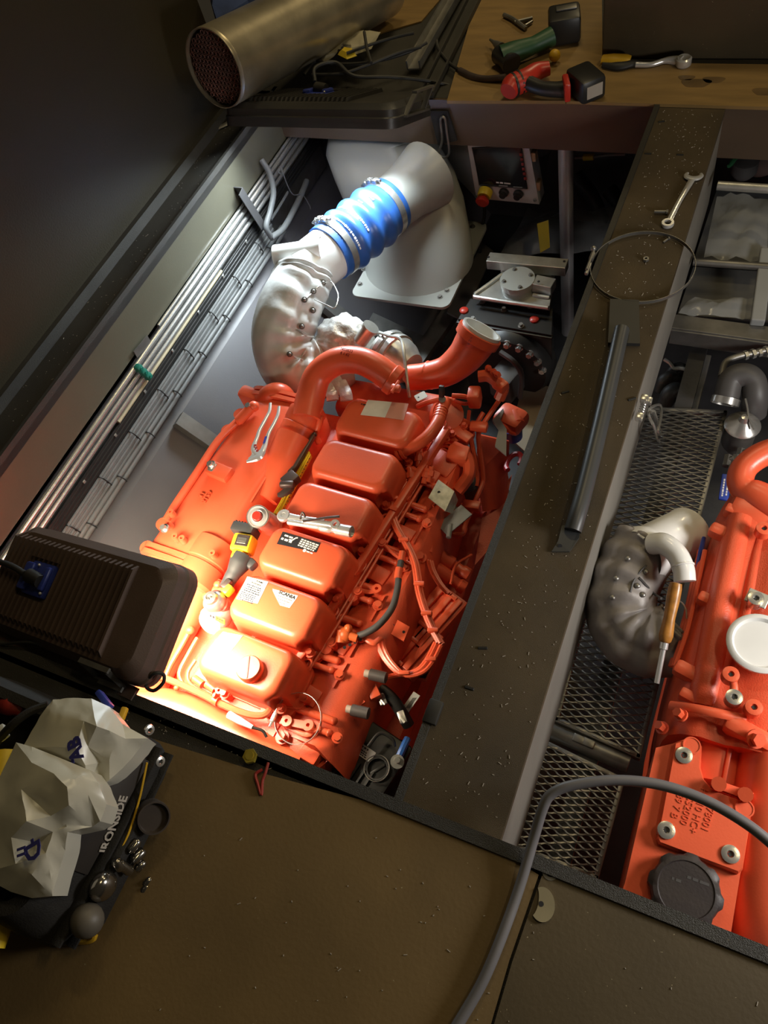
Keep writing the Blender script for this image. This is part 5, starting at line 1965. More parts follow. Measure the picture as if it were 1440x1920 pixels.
# wooden handled tool leaning on it
TL = thing('wooden_handled_tool', 'tool with a varnished wooden handle standing by the grey lagged elbow', 'tool', tuple(at(1240, 1218, -0.20)))
bm = nb()
a, b = at(1268, 1092, -0.095), at(1246, 1205, -0.15)
d = b - a
Lh = d.length
lathe(bm, ((0.003, 0.0), (0.0125, 0.002), (0.0145, 0.012), (0.0150, Lh * 0.25), (0.0125, Lh * 0.6), (0.0155, Lh * 0.88), (0.013, Lh * 0.97), (0.009, Lh)), a, d, 20)
obj('handle', bm, WOOD, TL, True, 60)
bm = nb()
lathe(bm, ((0.009, -0.001), (0.009, 0.014), (0.006, 0.016), (0.006, 0.09)), b, d, 14)
obj('ferrule', bm, CHROME, TL, True, 40)
# thin blue lever beside the engine
bm = nb()
tube(bm, [at(1320, 1008, -0.20), at(1315, 1030, -0.20), at(1309, 1058, -0.21), at(1311, 1072, -0.22), at(1316, 1078, -0.24)], [0.005, 0.006, 0.005, 0.004, 0.004], 8, 4)
tag(obj('blue_lever', bm, BLUEP), 'thin blue lever between white pipe end and right engine', 'lever')
bm = nb()
box(bm, at(1302, 1040, -0.30), (0.05, 0.08, 0.03), None, 0.006, rz=-0.3)
tag(obj('valve_body', bm, GREY), 'pale valve body under the white pipe end', 'valve')

# ================================================================== right engine
E2 = thing('marine_engine', 'orange-red marine engine at the right edge with dark filler cap and white lid', 'engine', (0.35, 0.6, -1.09))
ZE = -0.16


def rp(name, bm, m=ORANGE2, smooth=True, angle=40, parent=None, label=None):
    return obj(name, bm, m, parent or E2, smooth, angle, label)


# heat exchanger casing: rounded slab lofted front to back
bm = nb()
secs = []
for (lx, ly, rx, ry) in ((1243, 1385, 1560, 1470), (1250, 1330, 1560, 1400), (1268, 1245, 1560, 1310), (1292, 1150, 1570, 1200), (1318, 1060, 1580, 1100), (1345, 965, 1590, 1010), (1362, 940, 1590, 980)):
    A, B_ = at(lx, ly, -0.245), at(rx, ry, -0.20)
    dv = B_ - A
    prof = ((0.0, -0.02), (0.02, 0.035), (0.09, 0.068), (0.20, 0.082), (0.30, 0.074), (0.36, 0.070), (0.44, 0.082), (0.6, 0.084), (1.0, 0.06))
    ring = [A + dv * u + V((0, 0, h)) for u, h in prof] + [A + dv + V((0, 0, -0.5)), A + V((-0.01, 0, -0.5))]
    secs.append(ring)
rings(bm, secs)
cas = rp('cooler_casing', bm, ORANGE2, True, 50)
# rounded ribs running along the casing
for pts, r in (([(1388, 975, -0.175), (1372, 1040, -0.17), (1352, 1130, -0.168), (1335, 1220, -0.168), (1322, 1290, -0.172), (1318, 1322, -0.18)], 0.030),
               ([(1428, 995, -0.172), (1414, 1060, -0.168), (1400, 1140, -0.165), (1388, 1215, -0.165), (1378, 1262, -0.17)], 0.016)):
    bm = nb()
    tube(bm, [at(*p) for p in pts], r, 16, 5)
    rp('casing_rib', bm, ORANGE2, parent=cas)
for k in range(3):
    bm = nb()
    tube(bm, [at(1318 - 5 * k + 4, 1032, -0.19 - 0.018 * k), at(1303 - 5 * k + 4, 1100, -0.19 - 0.018 * k), at(1285 - 5 * k + 4, 1180, -0.19 - 0.018 * k), at(1265 - 4 * k, 1250, -0.195 - 0.018 * k)], 0.0055, 8, 4)
    rp('edge_rib', bm, ORANGE, parent=cas)
# ears down its left edge
for px, py, s in ((1352, 1000, 0.9), (1328, 1128, 0.8), (1290, 1262, 1.0), (1292, 1308, 0.7), (1378, 962, 0.8)):
    bm = nb()
    p = at(px, py, -0.175)
    box(bm, p, (0.062 * s, 0.036 * s, 0.035), None, 0.010 * s, rz=-0.25)
    rp('casting_boss', bm, ORANGE, parent=cas)
# end flange line and front neck
bm = nb()
tube(bm, [at(1256, 1322, -0.165), at(1300, 1328, -0.135), at(1350, 1338, -0.125), at(1398, 1348, -0.135)], 0.010, 8, 5, flat=0.5)
rp('flange_edge', bm, ORANGE, parent=cas)
bm = nb()
na, nb_ = at(1346, 1330, -0.25), at(1334, 1475, -0.26)
lathe(bm, ((0.082, 0.0), (0.082, 0.05), (0.080, 0.052), (0.080, 0.056), (0.082, 0.058), (0.080, (nb_ - na).length)), na, nb_ - na, 30)
rp('front_neck', bm, ORANGE, True, 40)
bm = nb()
M, L = between(at(1378, 1352, -0.172), at(1356, 1468, -0.182))
box(bm, (L / 2, 0, 0), (L, 0.008, 0.016), M, 0.002)
rp('parting_rib', bm, ORANGE)
bm = nb()
box(bm, at(1404, 1378, -0.15), (0.10, 0.04, 0.05), None, 0.012, rz=-0.25)
bolt(bm, at(1416, 1385, -0.12), 0.013, 0.02, (0.3, -0.3, 0.8))
rp('clamp_lug', bm, ORANGE)
for px, py, z_ in ((1278, 1342, -0.14), (1243, 1366, -0.20)):
    bm = nb()
    bolt(bm, at(px, py, z_), 0.010, 0.02, (-0.5, 0, 0.7))
    rp('bolt', bm, ORANGE)
# linkage under the neck
bm = nb()
P = [at(1333, 1474, -0.14), at(1345, 1462, -0.14), at(1414, 1487, -0.14), at(1408, 1502, -0.14)]
quad3(bm, P, 0.014)
for px, py in ((1348, 1470), (1398, 1490)):
    cyl(bm, at(px, py, -0.145), at(px, py, -0.115), 0.014, 14)
rp('link_plate', bm, ORANGE)
# washers and plugs on the casing
for px, py, m_, z in ((1417, 1123, STEEL, -0.118), (1376, 1308, STEEL, -0.115), (1282, 1417, STEEL, ZE + 0.016), (1249, 1557, STEEL, ZE + 0.016), (1369, 1602, STEEL, ZE + 0.016), (1413, 1327, ORANGE, -0.11), (1370, 1265, ORANGE, -0.11), (1432, 992, ORANGE, -0.12)):
    bm = nb()
    p = at(px, py, z)
    lathe(bm, ((0.017, -0.02), (0.017, 0.002), (0.0165, 0.005), (0.012, 0.006), (0.0065, 0.006), (0.005, 0.001), (0.0, 0.001)), p, (0, 0, 1), 20)
    pg = rp('socket_plug', bm, m_, True, 35, label='bare metal socket plug' if m_ is STEEL else None)
    bm = nb()
    cyl(bm, p + V((0, 0, 0.001)), p + V((0, 0, 0.0022)), 0.005, 4)
    rp('socket', bm, INK, False, parent=pg)
bm = nb()
tube(bm, [at(1371, 1268, -0.118), at(1376, 1285, -0.118), at(1376, 1305, -0.118)], 0.008, 8, 4, flat=0.5)
rp('lug_arm', bm, ORANGE)
for px, py, w_ in ((1420, 1122, 0.045), (1284, 1424, 0.03)):
    bm = nb()
    box(bm, at(px, py, -0.122 if px > 1400 else ZE + 0.008), (w_, 0.035, 0.004), None, 0.002, rz=-0.2)
    rp('bare_patch', bm, ALU, False, label='bare metal patch')
# cover plate with filler cap
bm = nb()
out = [(1230, 1402), (1262, 1394), (1290, 1384), (1308, 1388), (1316, 1400), (1314, 1440), (1320, 1462), (1336, 1480), (1398, 1502), (1414, 1512), (1414, 1532), (1400, 1600), (1388, 1640), (1368, 1765), (1330, 1780), (1160, 1690), (1172, 1655)]
top = [at(px, py, ZE) for px, py in out]
mid = [at(px, py, ZE - 0.02) for px, py in out]
rings(bm, [[V((p.x, p.y, -0.55)) for p in top], top])
cvp = rp('front_casing', bm, ORANGE, False)
bm = nb()                                          # raised inner pad above the step
pad = [(1264, 1396), (1290, 1388), (1306, 1392), (1311, 1402), (1308, 1442), (1315, 1464), (1332, 1485), (1394, 1507), (1408, 1516), (1406, 1535), (1390, 1634), (1382, 1640), (1234, 1584), (1230, 1576)]
lo = [at(px, py, ZE - 0.002) for px, py in pad]
cpt = sum((p for p in lo), V((0, 0, 0))) / len(lo)
hi = [cpt + (p - cpt) * 0.972 + V((0, 0, 0.019)) for p in lo]
mid_ = [cpt + (p - cpt) * 0.992 + V((0, 0, 0.015)) for p in lo]
rings(bm, [lo, mid_, hi])
rp('raised_pad', bm, ORANGE, True, 30, parent=cvp)
for px, py in ((1297, 1398), (1396, 1516)):
    bm = nb()
    lathe(bm, ((0.0175, 0.0), (0.0175, 0.0025), (0.015, 0.0025), (0.0145, 0.001), (0, 0.001)), at(px, py, ZE + 0.017), (0, 0, 1), 20)
    rp('core_plug', bm, ORANGE, True, 35, parent=cvp)
bm = nb()
cpz = at(1286, 1668, ZE + 0.03)
n = 48
def capr(a):
    return 0.061 + 0.005 * (1 if (math.cos(8 * a) > 0.35) else 0)
rr = [capr(2 * PI * k / n) for k in range(n)]
cs = [(math.cos(2 * PI * k / n), math.sin(2 * PI * k / n)) for k in range(n)]
rings(bm, [[cpz + V((r * c, r * s, z)) for r, (c, s) in zip(rr, cs)] for z in (-0.03, -0.004)] +
      [[cpz + V((0.058 * c, 0.058 * s, 0.002)) for c, s in cs], [cpz + V((0.050 * c, 0.050 * s, 0.003)) for c, s in cs], [cpz + V((0.048 * c, 0.048 * s, 0.001)) for c, s in cs]])
cap2 = rp('filler_cap', bm, mat('dark_brown_plastic', (0.035, 0.026, 0.026), 0.5, bump=0.1, bscale=200), True, 35, label='dark brown plastic filler cap')
bm = nb()
marks(bm, Matrix.Translation(cpz + V((0.01, 0.018, 0.001))), -0.012, 0.02, 0.004, 0.005, seed=71)
marks(bm, Matrix.Translation(cpz + V((-0.015, 0.01, 0.001))), -0.012, 0.0, 0.0, 0.005, seed=72)
rp('print', bm, MIDGREY, False, parent=cap2)
Mt = frame(at(1300, 1516, ZE + 0.0175), at(1276, 1512, ZE) - at(1300, 1522, ZE), (0, 0, 1)) @ Matrix.Rotation(PI / 2, 4, 'Z')
text('1878001\nHS 10 HC+\nAC52000\n0 89 7 B', 0.019, Mt, ORANGE, E2, 'cast_lettering', ext=0.0012)
# white translucent lid lying on the casing
bm = nb()
lc = at(1424, 1209, -0.112)
lathe(bm, ((0.054, 0.0), (0.065, 0.002), (0.066, 0.010), (0.060, 0.014), (0.055, 0.014), (0.050, 0.007), (0.0, 0.007)), lc, (0, 0, 1), 40)
tag(obj('container_lid', bm, TRANSL, None, True, 35), 'round white translucent container lid lying on the right engine', 'lid')
# tank edge and pipe bends at the top of this engine
bm = nb()
tube(bm, [at(1500, 985, -0.17), at(1425, 935, -0.165), at(1396, 918, -0.165), at(1388, 898, -0.16), at(1400, 872, -0.15), at(1440, 848, -0.14), at(1500, 840, -0.14), at(1570, 862, -0.15), at(1600, 920, -0.2)], [0.045, 0.04, 0.032, 0.031, 0.031, 0.031, 0.031, 0.031, 0.031], 18, 6)
rp('top_pipe', bm, ORANGE)
bm = nb()
box(bm, at(1425, 965, -0.19), (0.14, 0.10, 0.08), None, 0.025, rz=-0.2)
rp('tank_end', bm, ORANGE)
# big cross pipe at the lower right
bm = nb()
tube(bm, [at(1470, 1350, -0.20), at(1452, 1480, -0.20), at(1440, 1600, -0.21), at(1436, 1700, -0.23), at(1470, 1800, -0.25)], 0.075, 22, 5)
rp('front_pipe', bm, ORANGE)
# crankcase below
bm = nb()
box(bm, (0.50, 0.62, -0.75), (0.80, 1.0, 0.6), None, 0.03)
rp('crankcase', bm, ORANGE2)

# ------------------------------------------------- fittings beyond the right engine
def single(name, label, cat, m, fn, smooth=True, angle=40, group=None):
    b_ = nb()
    fn(b_)
    return tag(obj(name, b_, m, None, smooth, angle), label, cat, group)


bm = nb()
tube(bm, [at(1362, 745, -0.38), at(1372, 712, -0.35), at(1395, 704, -0.34), at(1412, 715, -0.35), at(1416, 745, -0.38), at(1413, 775, -0.44)], 0.036, 16, 6)
eb = tag(obj('rubber_elbow', bm, MIDGREY), 'dark grey rubber elbow hose above the sea strainer', 'hose')
bm = nb()
for k, (px, py) in enumerate(((1360, 752),)):
    lathe(bm, ((0.037, -0.010), (0.040, -0.010), (0.040, 0.010), (0.037, 0.010)), at(px, py, -0.385), at(1372, 712, -0.35) - at(1362, 745, -0.38), 22, False)
obj('hose_clamp', bm, STEEL, eb, label='steel worm clamp')
SR = thing('sea_strainer', 'stainless strainer with domed lid left of the orange pipe bend', 'strainer', tuple(at(1385, 840, -0.58)))
bm = nb()
sa = at(1393, 795, -0.40)
lathe(bm, ((0.0, 0.036), (0.010, 0.034), (0.016, 0.020), (0.046, 0.0), (0.050, -0.006), (0.046, -0.012)), sa, (0, 0, 1), 28)
obj('lid', bm, STEEL, SR, True, 30)
bm = nb()
lathe(bm, ((0.044, -0.012), (0.044, -0.10), (0.03, -0.13), (0.02, -0.15)), sa, (0.02, -0.10, 1), 24)
obj('bowl', bm, GREYMETAL, SR, True, 40)
bm = nb()
tube(bm, [sa + V((-0.01, 0.06, 0.04)), sa + V((0.0, 0.03, 0.04)), sa + V((0.01, 0.0, 0.035)), sa + V((0.03, -0.03, 0.02))], 0.0028, 6, 4)
obj('wire', bm, STEEL, SR)
for k, (px, py) in enumerate(((1380, 862), (1364, 862), (1388, 850), (1372, 882), (1384, 885))):
    bm = nb()
    p = at(px, py, -0.46)
    cyl(bm, p + V((0, 0.015, 0)), p - V((0, 0.02, 0.005)), 0.012, 6)
    cyl(bm, p, p + V((0.014, 0.004, 0.008)), 0.007, 8)
    obj('pipe_fitting', bm, GREYMETAL, SR)
bm = nb()
M, L = between(at(1363, 890, -0.42), at(1356, 938, -0.42))
box(bm, (L / 2, 0, 0), (L, 0.026, 0.008), M, 0.003)
bh = tag(obj('lever_valve', bm, mat('bright_blue', (0.02, 0.06, 0.42), 0.4)), 'blue valve handle with white print beside the strainer', 'valve')
bm = nb()
for k in range(2):
    marks(bm, frame(at(1360, 914, -0.4155), at(1356, 938, -0.4155) - at(1363, 890, -0.4155)), -0.028, 0.028, 0.005 - 0.010 * k, 0.004, 0.0005, 80 + k)
obj('print', bm, PRINTW, bh, False)
bm = nb()
pp_ = [(1352, 706, -0.36), (1360, 680, -0.36), (1385, 668, -0.36), (1415, 662, -0.36), (1450, 656, -0.36), (1540, 660, -0.4)]
tube(bm, [at(*p) for p in pp_], 0.010, 10, 6)
hh = tag(obj('braided_hose', bm, GREYMETAL), 'braided metal hose with hex ends above the rubber elbow', 'hose')
for k, (px, py, r) in enumerate(((1398, 666, 0.014), (1412, 663, 0.015), (1424, 661, 0.013), (1437, 659, 0.017))):
    bm = nb()
    cyl(bm, at(px - 3, py + 1, -0.36), at(px + 3, py - 1, -0.36), r, 6)
    obj('hex_nut', bm, STEEL, hh)
bm = nb()
M, L = between(at(1370, 697, -0.38), at(1395, 688, -0.38))
box(bm, (L / 2, 0, 0), (L, 0.012, 0.005), M, 0.001)
tag(obj('blue_lever', bm, BLUEP), 'small dark blue lever under the braided hose', 'lever')
for k, (cx_, cy_, r) in enumerate(((1252, 718, 0.022), (1262, 742, 0.026), (1268, 700, 0.018))):
    bm = nb()
    tube(bm, [at(cx_ - 14, cy_ + 14, -0.62), at(cx_ - 6, cy_ - 6, -0.58), at(cx_ + 10, cy_ - 10, -0.58), at(cx_ + 18, cy_ + 8, -0.62)], r, 10, 5)
    tag(obj('black_hose', bm, RUBBER), ('black hose piece nearest the walkway under the beam', 'thickest black hose piece under the beam beyond the latch', 'farthest black hose piece under the beam')[k], 'hose', 'black hoses under the beam')
bm = nb()
tube(bm, [at(1246, 674, -0.55), at(1256, 680, -0.55), at(1264, 690, -0.56), at(1275, 690, -0.56), at(1284, 692, -0.57)], 0.007, 8, 4)
tag(obj('metal_pipe_end', bm, ALU), 'short bright bent pipe beside the black hoses under the beam', 'pipe')
# cross frame and shelves beyond
bm = nb()
a, b = at(1262, 604, -0.36), at(1678, 660, -0.36)
M, L = between(a, b)
box(bm, (L / 2, 0, 0), (L, 0.06, 0.012), M, 0.002)
box(bm, (L / 2, -0.03, -0.03), (L, 0.01, 0.06), M, 0.002)
tag(obj('cross_girder', bm, GREYMETAL, None, False), 'grey cross girder spanning the right hatch beyond the strainer', 'girder')
bm = nb()
M, L = between(at(1438, 470, -0.30), at(1420, 606, -0.34))
box(bm, (L / 2, 0, 0), (L, 0.04, 0.03), M, 0.004)
tag(obj('upright_bar', bm, GREY, None, False), 'pale grey upright bar at the right edge above the cross girder', 'bar')
bm = nb()
cyl(bm, at(1345, 348, -0.16), at(1720, 372, -0.16), 0.014, 14)
tag(obj('rail_tube', bm, ALU), 'bright tube rail crossing the far right hatch', 'rail')
bm = nb()
cyl(bm, at(1300, 491, -0.30), at(1700, 519, -0.30), 0.012, 14)
tag(obj('rail_tube', bm, GREYMETAL), 'dull tube rail across the middle of the far right hatch', 'rail')
bm = nb()
quad3(bm, [at(1345, 352, -0.34), at(1720, 373, -0.34), at(1700, 514, -0.36), at(1300, 490, -0.36)], 0.01)
tag(obj('grey_tank', bm, mat('tank_grey', (0.09, 0.092, 0.095), 0.35, bump=0.2, bscale=20), None, False), 'smooth grey tank top between the two tube rails', 'tank')
bm = nb()
quad3(bm, [at(1300, 500, -0.42), at(1690, 528, -0.42), at(1660, 615, -0.44), at(1270, 590, -0.44)], 0.01)
tag(obj('grey_sheet', bm, mat('panel_dull', (0.10, 0.097, 0.09), 0.45), None, False), 'dull grey panel just above the cross girder', 'panel')
film('plastic_sheet', [(1272, 590, -0.36), (1420, 600, -0.36), (1430, 555, -0.36), (1290, 560, -0.36)], 0.015, 'crumpled clear plastic strip lying above the cross girder', seed=6, nu=12, nv=5, amp=0.012)
film('plastic_sheet', [(1320, 480, -0.325), (1440, 490, -0.325), (1440, 370, -0.32), (1345, 365, -0.32)], 0.02, 'clear plastic sheet over the grey tank top', seed=8, nu=9, nv=8, amp=0.012)
bm = nb()
a, b = at(1418, 240, -0.22), at(1430, 300, -0.40)
lathe(bm, ((0.06, 0.0), (0.066, 0.0), (0.066, (b - a).length), (0.05, (b - a).length)), a, b - a, 22, False)
tag(obj('brown_pipe', bm, mat('pipe_brown', (0.13, 0.09, 0.08), 0.5)), 'brownish open pipe end in the far right corner of the hatch', 'pipe')
bm = nb()
lathe(bm, ((0.03, 0.0), (0.045, 0.02), (0.045, 0.06), (0.0, 0.08)), at(1392, 330, -0.36), (0, 0, 1), 18)
tag(obj('grey_canister', bm, MIDGREY), 'dim grey canister beside the brown pipe end', 'canister')
bm = nb()
tube(bm, [at(1366, 312, -0.30), at(1378, 300, -0.30), at(1394, 293, -0.31)], [0.006, 0.014, 0.006], 8, 4)
tag(obj('green_strap', bm, mat('dim_green', (0.03, 0.16, 0.06), 0.5)), 'short green strap beside the grey canister', 'strap')
# toggle latch on the beam web
LT = thing('toggle_latch', 'sprung toggle latch with wire loop on the right face of the centre beam', 'latch', tuple(atx(1205, 770, XB1 + 0.01)))
def xw(px, py, dx=0.015):
    return atx(px, py, XB1 + dx)
bm = nb()
tube(bm, [xw(1200, 782) + V((0.006 * math.cos(a), 0, 0.006 * math.sin(a))) + (xw(1208, 752) - xw(1200, 782)) * (a / (14 * PI)) for a in [PI * k / 4 for k in range(57)]], 0.002, 6, 1)
obj('spring', bm, STEEL, LT)
for px, py in ((1208, 748), (1216, 752), (1199, 782)):
    bm = nb()
    p = xw(px, py)
    box(bm, p, (0.018, 0.02, 0.016), None, 0.003)
    obj('latch_block', bm, STEEL, LT)
bm = nb()
tube(bm, [xw(1220, 765, 0.02), xw(1238, 760, 0.03), xw(1239, 785, 0.045), xw(1233, 812, 0.05), xw(1246, 815, 0.055), xw(1253, 822, 0.055), xw(1247, 832, 0.055), xw(1234, 826, 0.05), xw(1226, 800, 0.04), xw(1217, 780, 0.02)], 0.0042, 8, 5, True)
obj('wire_loop', bm, STEEL, LT)
bm = nb()
tube(bm, [xw(1224, 770, 0.03), xw(1230, 790, 0.035), xw(1236, 810, 0.045)], 0.008, 8, 4, flat=0.4)
obj('lever', bm, STEEL, LT)

# ================================================================== tools lying on the left engine
def zq(ox, oy, s, z):                              # points read off an enlarged crop
    return lambda x, y, dz=0.0: at(ox + x / s, oy + y / s, z + dz)


# slip-joint pliers on the cooler casing
q = zq(430, 700, 6.0, -0.262)
PL = thing('slip_joint_pliers', 'chrome slip-joint pliers lying open on the orange cooler casing', 'pliers', tuple(q(350, 700)))
for pts, nm in (([(462, 335), (450, 430), (400, 530), (340, 640), (310, 730), (285, 790), (272, 850), (300, 900), (340, 925)], 'handle'),
                ([(560, 372), (545, 470), (500, 570), (450, 660), (420, 740), (400, 810), (375, 875), (345, 935)], 'handle')):
    bm = nb()
    tube(bm, [q(*p) for p in pts], [0.005, 0.006, 0.0065, 0.0065, 0.007, 0.009, 0.011, 0.012], 10, 5, flat=0.6)
    obj(nm, bm, CHROME, PL, True, 60)
bm = nb()
tube(bm, [q(370, 880), (q(330, 940)), q(275, 965), q(235, 980), q(195, 992)], [0.013, 0.014, 0.011, 0.008, 0.005], 8, 5, flat=0.6)
obj('jaw', bm, CHROME, PL)
bm = nb()
tube(bm, [q(280, 880), q(275, 920), q(250, 945), q(215, 965)], [0.009, 0.009, 0.007, 0.004], 8, 5, flat=0.6)
obj('jaw', bm, CHROME, PL)
bm = nb()
for k in range(3):
    box(bm, q(290 + 12 * k, 810 + 30 * k, 0.006), (0.008, 0.008, 0.001), None, 0, rz=0.5)
obj('slot_teeth', bm, DKRED, PL, False)
bm = nb()
M, L = between(q(390, 790, 0.004), q(415, 715, 0.004))
box(bm, (L / 2, 0, 0.001), (L, 0.006, 0.004), M)
obj('size_mark', bm, BLUEP, PL, False)

# folding rule, pipe wrench and rods in the trough
q = zq(430, 700, 6.0, -0.335)
FR = thing('folding_rule', 'yellow folding rule in the trough between casing and covers', 'rule', tuple(q(600, 1500)))
for k in range(4):
    bm = nb()
    M, L = between(q(510 + 22 * k, 1590 - 4 * k, 0.004 * (k % 2)), q(905 + 5 * k, 890 + 12 * k, 0.004 * (k % 2)))
    box(bm, (L / 2, 0, 0), (L, 0.0045, 0.016), M, 0.001, 1)
    obj('rule_stick', bm, YELLOW, FR, False)
bm = nb()
for k in range(16):
    M, L = between(q(510 + 22 * 3 + 4, 1588, 0.012), q(922, 925, 0.012))
    box(bm, (L * (0.04 + 0.06 * k), 0, 0.001), (0.002, 0.005, 0.001), M)
obj('print', bm, INK, FR, False)
PW = thing('pipe_wrench', 'dark brownish pipe wrench lying across the yellow folding rule', 'wrench', tuple(q(640, 1200)))
DARKST = mat('oiled_steel', (0.115, 0.085, 0.078), 0.4, 0.5, var=0.15, scale=20)
bm = nb()
M, L = between(q(700, 1130, 0.02), q(955, 695, 0.02))
box(bm, (L / 2, 0, 0), (L, 0.013, 0.018), M, 0.004)
cyl(bm, M @ V((L, 0, 0)), M @ V((L + 0.006, 0, 0)), 0.008, 12)
obj('handle', bm, DARKST, PW)
bm = nb()
M, L = between(q(670, 1125, 0.018), q(885, 735, 0.012))
box(bm, (L / 2, 0, 0), (L, 0.010, 0.014), M, 0.003)
obj('shank', bm, DARKST, PW)
bm = nb()
box(bm, q(690, 1200, 0.022), (0.042, 0.05, 0.034), None, 0.006, rz=-0.45)
obj('housing', bm, DARKST, PW)
bm = nb()
lathe(bm, ((0.009, -0.022), (0.012, -0.018), (0.012, 0.018), (0.009, 0.022)), q(650, 1250, 0.03), (1, 0.3, 0), 14)
obj('adjusting_nut', bm, DARKST, PW)
bm = nb()
tube(bm, [q(700, 1220, 0.018), q(680, 1290, 0.016), q(640, 1330, 0.014), q(590, 1360, 0.012), q(545, 1370, 0.012)], [0.013, 0.016, 0.015, 0.012, 0.007], 8, 5, flat=0.7)
obj('hook_jaw', bm, DARKST, PW)

# spray can seen end on, orange-red nozzle
q = zq(430, 700, 6.0, -0.225)
ca = q(322, 1612)
SC_ = thing('spray_can', 'silver spray can with red nozzle beside the third rocker cover', 'can', tuple(at(500, 985, -0.38)))
cb = at(510, 985, -0.36)
d = (cb - ca).normalized()
bm = nb()
lathe(bm, ((0.030, 0.0), (0.0335, -0.004), (0.0335, 0.004), (0.031, 0.012), (0.0325, 0.018), (0.0325, (cb - ca).length)), ca, d, 30)
obj('body', bm, STEEL, SC_, True, 40)
bm = nb()
lathe(bm, ((0.030, -0.0045), (0.027, 0.0), (0.020, -0.001), (0.016, -0.006)), ca, d, 30, False)
obj('rim', bm, CHROME, SC_)
bm = nb()
lathe(bm, ((0.014, 0.0), (0.014, -0.012), (0.012, -0.018), (0.0, -0.018)), ca, d, 18)
obj('nozzle', bm, RED, SC_, True, 40, label='red nozzle')

# chrome spanners and ratchet across the gap between two covers
q = zq(430, 700, 6.0, -0.236)
RS = thing('ratchet_spanner', 'chrome ratchet spanner with round head between the third and fourth covers', 'spanner', tuple(q(610, 1600)))
bm = nb()
lathe(bm, ((0.0185, -0.006), (0.0195, -0.004), (0.0195, 0.004), (0.017, 0.007), (0.008, 0.0065), (0.007, 0.005), (0.0, 0.005)), q(612, 1602), (0, 0, 1), 26)
obj('head', bm, CHROME, RS, True, 35)
bm = nb()
tube(bm, [q(670, 1610), q(800, 1630), q(950, 1650), q(1065, 1668)], [0.011, 0.008, 0.008, 0.009], 10, 4, flat=0.5)
obj('handle', bm, CHROME, RS)
EX = thing('socket_extension', 'chrome socket extension bar ending in a thick socket on the fourth cover', 'socket bar', tuple(q(1000, 1700)))
bm = nb()
a, b = q(665, 1672, -0.004), q(1080, 1738, 0.0)
cyl(bm, a, b, 0.0085, 14)
obj('shaft', bm, CHROME, EX)
bm = nb()
d = (q(1345, 1785, 0.008) - q(1100, 1738, 0.0)).normalized()
lathe(bm, ((0.009, -0.01), (0.013, 0.0), (0.013, 0.03), (0.010, 0.034), (0.010, 0.05)), q(1040, 1730), d, 16)
obj('collar', bm, CHROME, EX)
bm = nb()
lathe(bm, ((0.012, 0.0), (0.0165, 0.004), (0.0165, 0.052), (0.014, 0.053), (0.010, 0.046), (0.0, 0.046)), q(1195, 1748, 0.004), d, 20)
obj('socket', bm, CHROME, EX, True, 35)
CS = thing('ring_spanner', 'chrome ring spanner lying on the socket bar, ring end up', 'spanner', tuple(q(1190, 1700)))
bm = nb()
tube(bm, [q(820, 1655, 0.014), q(950, 1668, 0.016), q(1080, 1685, 0.018), q(1160, 1698, 0.02)], [0.006, 0.007, 0.0075, 0.009], 8, 4, flat=0.5)
obj('handle', bm, CHROME, CS)
bm = nb()
lathe(bm, ((0.007, -0.005), (0.0135, -0.005), (0.014, 0.0), (0.0135, 0.005), (0.007, 0.005), (0.007, -0.005)), q(1192, 1700, 0.02), (0, -0.2, 1), 18, False)
obj('ring', bm, CHROME, CS, True, 40)
bm = nb()
tube(bm, [q(830, 1665, 0.02), q(960, 1645, 0.022), q(1110, 1622, 0.024), q(1240, 1610, 0.024)], 0.0036, 8, 3)
tag(obj('hex_rod', bm, DARKST), 'thin dark hex rod crossing the chrome spanners', 'rod')
bm = nb()
tube(bm, [q(800, 1640, 0.02), q(806, 1600, 0.03), q(822, 1565, 0.036), q(842, 1590, 0.032), q(850, 1620, 0.026)], 0.003, 8, 4)
tag(obj('wire_hook', bm, DARKST), 'small dark wire hook on the ratchet spanner', 'hook')

# yellow and black cordless right-angle drill
DR = thing('cordless_drill', 'yellow and black cordless drill with silver chuck in the trough by the near covers', 'drill', tuple(at(430, 1080, -0.36)))
q = zq(240, 960, 6.0, -0.26)
bm = nb()
M = frame(q(1320, 215, -0.01), q(1440, 240) - q(1240, 195), (0, 0, 1))
box(bm, (0, 0, 0), (0.074, 0.032, 0.055), M, 0.006)
for k in range(7):
    box(bm, (-0.03 + 0.010 * k, 0.017, 0.012), (0.004, 0.004, 0.02), M)
obj('battery_base', bm, TOOLGREY, DR)
bm = nb()
M = frame(q(1305, 370, 0.0), q(1440, 390) - q(1180, 350), (0, -0.1, 1))
box(bm, (0, 0, 0), (0.062, 0.055, 0.05), M, 0.009)
hb = obj('battery', bm, YELLOW, DR)
bm = nb()
box(bm, (0.004, 0.004, 0.0255), (0.040, 0.034, 0.003), M, 0.001, 1)
obj('battery_window', bm, DARKST, hb)
bm = nb()
box(bm, (0.004, 0.003, 0.027), (0.030, 0.018, 0.003), M, 0.001, 1)
box(bm, (0.004, 0.002, 0.0288), (0.022, 0.003, 0.0008), M)
obj('battery_label', bm, GREYMETAL, hb, False)
bm = nb()
M = frame(q(1255, 500, 0.0), q(1340, 520) - q(1190, 485), (0, -0.1, 1))
box(bm, (0, 0, 0), (0.034, 0.030, 0.045), M, 0.006)
obj('release_button', bm, YELLOW, DR)
bm = nb()
prism(bm, circ(0.005, 12, 0.0, 0.004), 0.0225, 0.0232, M)
box(bm, (0.0, -0.008, 0.0228), (0.008, 0.002, 0.0006), M)
obj('print', bm, INK, DR, False)
bm = nb()
